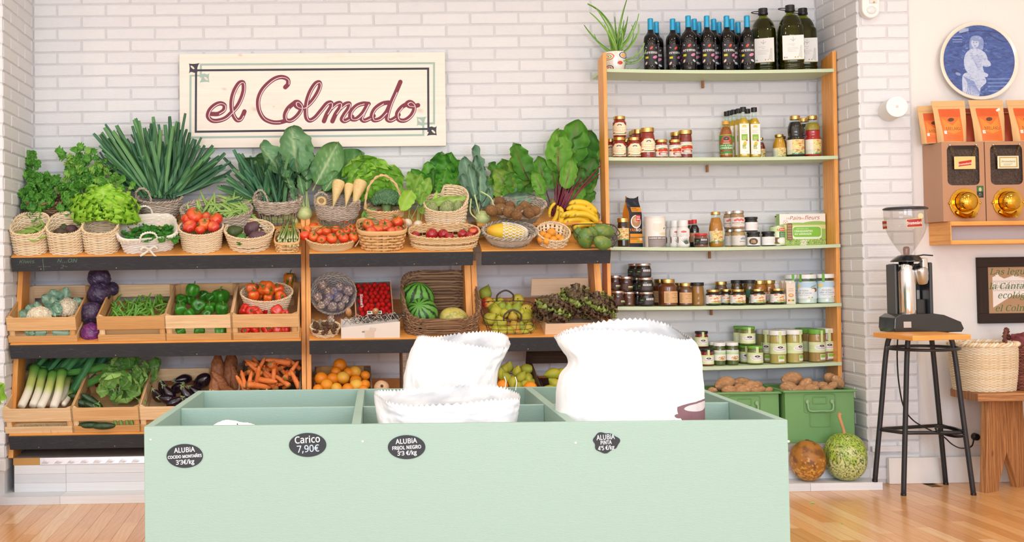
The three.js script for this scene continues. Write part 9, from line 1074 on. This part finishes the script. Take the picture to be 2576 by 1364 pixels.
{ // framed drawing
const z = ZW + 0.014, A = at(2457, 648, z), B = at(2457, 814, z), h = A.y - B.y, w = h * 1.4, t = thing('framed_drawing', 'dark wooden frame with a white house drawing and green handwriting', 'picture', [A.x + w / 2, (A.y + B.y) / 2, z]), f = 0.052, fm = mat('#5a4438', 0.75, { map: wGrey });
for (const s of [-1, 1]) { part(t, 'frame_bar', uvShift(bx(w, f, 0.024, 0, s * (h / 2 - f / 2), 0), rnd(), 0), fm); part(t, 'frame_bar', uvShift(bx(f, h - 2 * f, 0.024, s * (w / 2 - f / 2), 0, 0), rnd(), 0), fm); }
const tx = canvas(512, 360, g => { g.fillStyle = '#b48e68'; g.fillRect(0, 0, 512, 360); g.fillStyle = '#efe4da'; g.beginPath(); [[40, 80], [62, 72], [64, 54], [84, 54], [86, 72], [120, 92], [190, 66], [280, 92], [280, 220], [180, 220], [40, 312]].forEach((q, i) => i ? g.lineTo(...q) : g.moveTo(...q)); g.fill(); g.strokeStyle = '#8a7c74'; g.lineWidth = 2; for (let i = 0; i < 16; i++) { g.strokeRect(46 + (i % 8) * 28, 118 + Math.floor(i / 8) * 36, 18, 30); } g.beginPath(); g.moveTo(40, 110); g.lineTo(280, 110); g.moveTo(120, 92); g.lineTo(190, 70); g.lineTo(270, 96); g.moveTo(40, 160); g.lineTo(280, 160); g.stroke(); g.fillStyle = '#3f6a44'; g.font = 'italic 64px serif'; g.fillText('Las legumbres', 18, 62); g.fillText('la Cántara', 12, 172); g.fillText('ecológicas', 70, 242); g.fillText('el Colmado', 50, 340); });
part(t, 'drawing', new THREE.PlaneGeometry(w - 2 * f + 0.006, h - 2 * f + 0.006), paper(tx, 0.8)).position.z = 0.002;
}
{ // bench with two baskets
const z1 = 0.86, yB = Yof(2500, 990, z1), xa = X(2400, yB, 0.64), t = thing('wooden_bench', 'old rustic wooden bench with a cut-out leg against the right wall', 'bench', [xa, 0, z1]), D = z1 - 0.53, w = 1.0, sh = new THREE.Shape([[0.0, D], [0, 0.08], [0.075, 0], [w, 0], [w, D]].map(q => new THREE.Vector2(q[0], q[1]))); part(t, 'seat_plank', planarUV(new THREE.ExtrudeGeometry(sh, { depth: 0.034, bevelSize: 0.003, bevelThickness: 0.003, bevelSegments: 2 }).rotateX(PI / 2).translate(0, yB - 0.003, -D)), M.old);
const H = yB - 0.036, ls = new THREE.Shape(), d2 = D - 0.04; ls.moveTo(-d2 * 0.5, H); ls.lineTo(d2 * 0.5, H); ls.lineTo(d2 * 0.62, 0); ls.lineTo(d2 * 0.3, 0); ls.quadraticCurveTo(d2 * 0.2, H * 0.2, 0, H * 0.42); ls.quadraticCurveTo(-d2 * 0.2, H * 0.2, -d2 * 0.3, 0); ls.lineTo(-d2 * 0.62, 0); ls.closePath(); const lg = planarUV(new THREE.ExtrudeGeometry(ls, { depth: 0.032, bevelSize: 0.003, bevelThickness: 0.003, bevelSegments: 2 })); for (const x of [0.2, w - 0.2]) { const l = part(t, 'leg', lg, M.old); l.position.set(x, 0.001, -D / 2); l.rotation.y = x < 0.5 ? 0.5 : PI / 2; }
const bz = z1 - 0.16, b = thing('basket', 'pale straw storage basket on the rustic bench', 'basket', [X(2476, yB, bz), yB + 0.001, bz]); basket(b, { a: 0.145, b: 0.135, ab: 0.13, bb: 0.12, n: 2.8, h: 0.235, rows: 38, stakes: 40, tone: 'pale', rimR: 0.008, braid: 3, bulge: 0.004, seg: 120 }); b.rotation.y = 0.25;
const r = thing('basket', 'dark reddish-brown basket with a loop handle on the bench', 'basket', [X(2590, yB, bz - 0.02), yB + 0.001, bz - 0.02]); basket(r, { a: 0.14, b: 0.13, ab: 0.11, bb: 0.1, n: 2.6, h: 0.22, rows: 26, stakes: 30, tone: 'red', rough: 0.3, rimR: 0.006 }); ropeHandle(r, [[-0.128, 0.19, 0.03], [-0.135, 0.27, 0.02], [-0.11, 0.305, 0], [-0.085, 0.26, -0.03], [-0.08, 0.19, -0.05]], 0.009, 'red');
const cl = solo('cloth', 'dark red cloth bundled in the reddish-brown basket', 'cloth', lump(0.11, 0.07, 0.1, 0.22, 4, (d) => mix(L('#6e2a34'), L('#8a4448'), 0.5 + noise(d.x * 4, d.y * 4, d.z * 4)), 40, 28), mattFruit, V(r.position.x, yB + 0.215, r.position.z));
}
// ---------------------------------------------------------------- white cloth bags in the counter, chalk labels, floor bits
const cloth = mat('#f6f4f1', 0.85, { bumpMap: rep(fineTex, 6, 6), bumpScale: 0.0005, sheen: 0.2 }), clothB = mat('#f1efec', 0.85, { bumpMap: rep(fineTex, 6, 6), bumpScale: 0.0005 });
function sack(label, z, yb, L0, R0, o = {}) {                // outline given as left and right edges, pairs of [px, py] from the bottom up
const zf = z, P = (px, py) => at(px, py, z), lc = spline(L0.map(q => P(...q)), 60), rc = spline(R0.map(q => P(...q)), 60), c = lc[0].clone().add(rc[0]).multiplyScalar(0.5), t = thing('cloth_bag', label, 'bag', V(c.x, yb, z)), oo = t.position, dp = o.depth ?? 0.11, s = o.seed ?? 0;
const n = 160, m = 40, top = o.top ?? (() => 0);
const f = (u, v, off = 0) => { const k = min(59.99, v * 60), i = Math.floor(k), a = lc[i].clone().lerp(lc[i + 1] ?? lc[i], k - i), b = rc[i].clone().lerp(rc[i + 1] ?? rc[i], k - i), q = u * 2 * PI, mid = a.clone().add(b).multiplyScalar(0.5), w = a.distanceTo(b) / 2, fl = mixN(1, o.flat ?? 0.55, v), x = sg(sin(q), 0.85) * (w + off), zz = sg(cos(q), 0.7) * dp * fl; const cq = cos(q), sq = sin(q), fd = (0.012 * fbm(cq * 1.6 + s, v * 1.6, sq * 1.6) + 0.003 * sin(q * 7 + v * 9 + s)) * (0.3 + v) + 0.004 * fbm(cq * 4, v * 9, sq * 4 + s), zig = v > 0.985 ? 0.0035 * (Math.round(u * n) % 2 ? 1 : -1) : 0; return [mid.x + x - oo.x + fd * 0.5 * sin(q), mixN(a.y, b.y, (sin(q) + 1) / 2) + v * v * top(q) + zig - oo.y, mid.z + zz - oo.z + fd * cos(q) - (o.lean ?? 0) * v]; };
part(t, 'cloth', grid(n, m, (u, v) => f(u, v)), cloth); part(t, 'inner_cloth', grid(n, 10, (u, v) => { const q = f(u, 0.72 + 0.275 * v); q[0] *= 0.992; q[2] = (q[2]) * 0.97; return q; }), clothB); return [t, f];
}
{
const fl = CTR.floor + 0.003, zB = CTR.t.localToWorld(V(0, 0, (CTR.zl - CTR.D) / 2)).z, zFm = CTR.t.localToWorld(V(0, 0, CTR.zl / 2)).z, pyf = (px, z) => proj(V(X(px, fl, z), fl, z))[1];
sack('tall white cloth bag standing in the back row of the counter', zB, fl, [[1040, pyf(1100, zB)], [1018, 1060], [1014, 985], [1020, 930], [1034, 880], [1052, 846]], [[1240, pyf(1200, zB)], [1252, 1060], [1250, 985], [1252, 936], [1268, 900], [1281, 874]], { depth: 0.1, top: q => 0.012 * cos(q - 2) - 0.014 * sin(2 * q) + 0.01 * (1 - cos(q)), seed: 2 });
const sB = sack('low wide white cloth bag in the middle front compartment', zFm, fl, [[985, pyf(1000, zFm)], [955, 1120], [948, 1040], [944, 985]], [[1270, pyf(1260, zFm)], [1292, 1120], [1300, 1040], [1305, 980]], { depth: 0.13, flat: 0.95, top: q => -0.012 - 0.012 * cos(q) + 0.006 * sin(q * 3), seed: 5 });
for (const x of [1270, 1297]) part(sB[0], 'tie_string', sweep([at(x, 982, zFm - 0.02).sub(sB[0].position), at(x + 3, 960, zFm - 0.02).sub(sB[0].position), at(x - 1, 948, zFm - 0.02).sub(sB[0].position)], 0.0013, 5), cloth);
const [sC, fC] = sack('biggest white cloth bag, with a brown bowl print, in the right compartment', zFm, fl, [[1430, pyf(1450, zFm)], [1408, 1100], [1402, 1010], [1412, 950], [1432, 918], [1412, 888], [1396, 862]], [[1745, pyf(1740, zFm)], [1764, 1100], [1763, 1030], [1760, 950], [1756, 890], [1744, 850], [1726, 824]], { depth: 0.13, flat: 0.6, top: q => 0.022 * sin(q) * -1 + 0.02 * cos(2 * q + 0.6) + 0.012 * (1 - cos(q)), seed: 9 });
const bt = canvas(256, 128, g => { g.fillStyle = '#f6f4f1'; g.fillRect(0, 0, 256, 128); g.fillStyle = '#8a6468'; g.beginPath(); g.moveTo(16, 54); g.quadraticCurveTo(110, 8, 256, 4); g.lineTo(256, 128); g.lineTo(34, 128); g.quadraticCurveTo(10, 90, 16, 54); g.fill(); blob(g, 150, 46, 104, 22, -0.16, '#e0d4d0'); blob(g, 18, 104, 16, 12, 0, '#8a6468'); });
{ const u0 = 0.066, u1 = 0.238; const g = grid(24, 10, (u, v) => { const q = fC(mixN(u0, u1, u), mixN(0.285, 0.415, v)); return [q[0] * 1.002, q[1], q[2] + 0.0016]; }); part(sC, 'bowl_print', g, mat('#ffffff', 0.85, { map: bt })); }
const zc = zFm + 0.05, bd = thing('cloth_bag', 'crumpled white cloth bag barely above the front left compartment', 'bag', at(600, 1090, zc)), o2 = bd.position; part(bd, 'cloth', grid(60, 40, (u, v) => { const q = u * 2 * PI, r = v, px = 597 + 112 * r * sg(sin(q), 0.7), top = (px < 545 ? 1050 : px < 610 ? mixN(1050, 1062, (px - 545) / 65) : px < 690 ? mixN(1062, 1056, (px - 610) / 80) : 1066), py = mixN(top + 3, 1175, pow(r, 3)), p = at(px, py, zc + 0.085 * r * sg(cos(q), 0.7)); return [p.x - o2.x + 0.004 * fbm(u * 8, v * 8), p.y - o2.y + 0.006 * fbm(px * 0.02, cos(q) * 3 + v * 4), p.z - o2.z]; }), cloth);
}
{ // hand-lettered price labels
const pl = (px, py, rx, ry, rows, label, blobby) => {
const tx = canvas(256, 160, g => { g.fillStyle = '#23282d'; g.fillRect(0, 0, 256, 160); g.textAlign = 'center'; g.save(); g.translate(128, 80); g.rotate(-0.05); rows.forEach(([s, y, sz, c]) => { g.font = `${sz}px sans-serif`; g.fillStyle = g.strokeStyle = c ?? '#e6eaec'; g.lineWidth = 1.4; g.fillText(s, 0, y - 80); g.strokeText(s, 0, y - 80); }); g.restore(); });
const zc = CTR.t.position.z, p = at(px, py, zc), lp = CTR.t.worldToLocal(p.clone()); lp.z = 0.0004; const w = CTR.t.localToWorld(lp), t = thing('price_label', label, 'label', w); t.rotation.y = CTR.t.rotation.y; const s = S(zc), sh = []; for (let k = 0; k < 56; k++) { const a = k / 56 * 2 * PI, r = 1 + (blobby ? 0.09 * sin(a * 3 + 1) + 0.05 * sin(a * 7) : 0); sh.push(new THREE.Vector2(rx * s * cos(a) * r, ry * s * sin(a) * r)); }
const g = new THREE.ShapeGeometry(new THREE.Shape(sh)), u = g.attributes.uv, q = g.attributes.position; for (let i = 0; i < u.count; i++) u.setXY(i, q.getX(i) / (2.1 * rx * s) + 0.5, q.getY(i) / (2.1 * ry * s) + 0.5); part(t, 'sticker_back', new THREE.ExtrudeGeometry(new THREE.Shape(sh), { depth: 0.0012, bevelEnabled: false }), M.black); const f = part(t, 'lettering', g, paper(tx, 0.6)); f.position.z = 0.0016;
};
pl(460, 1152, 46, 30, [['ALUBiA', 56, 42], ['COCiDO MONTAÑES', 92, 25], ["3'3€/kg", 132, 38]], 'oval black chalk label reading "ALUBiA COCiDO MONTAÑES", leftmost on the counter');
pl(773, 1122, 47, 30, [['Carico', 66, 60], ['7,90€', 124, 60, '#b8cad8']], 'oval black chalk label reading "Carico 7,90€" on the counter');
pl(1023, 1126, 47, 30, [['ALUBiA', 56, 42], ['FRijOL NEGRO', 92, 30], ["3'3 €/kg", 130, 36]], 'oval black chalk label reading "FRijOL NEGRO" on the counter');
pl(1521, 1111, 32, 25, [['ALUBiA', 58, 52], ['PiNTA', 94, 40], ["4'5 €/kg", 136, 44]], 'ragged black chalk label reading "ALUBiA PiNTA", rightmost on the counter', 1);
}
{ const lf = leaf({ len: 0.05, W: 0.01, bend: 0.6, a: '#7a9a3a', b: '#93b048', s: 2 }); const put = (px, py, y, label, sc, ry) => { const m = solo('fallen_leaf', label, 'leaf', lf, leafMatt, onY(px, py, y + 0.003)); m.rotation.set(PI / 2 - 0.1, 0, ry); m.scale.setScalar(sc); }; put(300, 1231, ySTEP, 'small green leaf scrap on the white step', 0.8, 1.3); put(2119, 1316, 0, 'tiny green leaf scrap on the wooden floor', 0.4, 0.4); put(2048, 1266, 0, 'thin reddish stalk scrap on the floor by the counter', 0.9, 1.9);
const p = at(4, 965, 1.05), t = thing('potted_shrub', 'green leaves of a plant just entering at the left edge', 'plant', V(p.x - 0.21, 0, 1.0)), vs = lettuceLeaf(3, '#6fa02e', '#96c248', '#c8dc8c'), o = t.position; part(t, 'pot', lathe([[0.0005, 0], [0.1, 0], [0.13, 0.28], [0.138, 0.29], [0.12, 0.28], [0.0005, 0.26]], 30), mat('#a8674a', 0.8)); part(t, 'stem', sweep([V(0, 0.26, 0), V(0.01, 0.4, 0.01), V(0, 0.55, 0)], 0.008, 7), stemBrown); for (let k = 0; k < 26; k++) { const a = k * 2.4, y = 0.5 + (k % 9) * 0.012; setLeaf(part(t, 'leaf', vs[k % 3], leafM), V(0, y, 0), V(0.12 * sin(a), y + rr(-0.03, 0.1), 0.12 * cos(a)), V(sin(a), 1.5, cos(a))); } setLeaf(part(t, 'leaf', vs[1], leafM), V(0.08, 0.53, 0), at(11, 965, 1.0).sub(o), V(0, 0.5, 1)); }
scene.traverse(o => { if (o.isLight) o.castShadow = true; });
renderer.render(scene, camera);
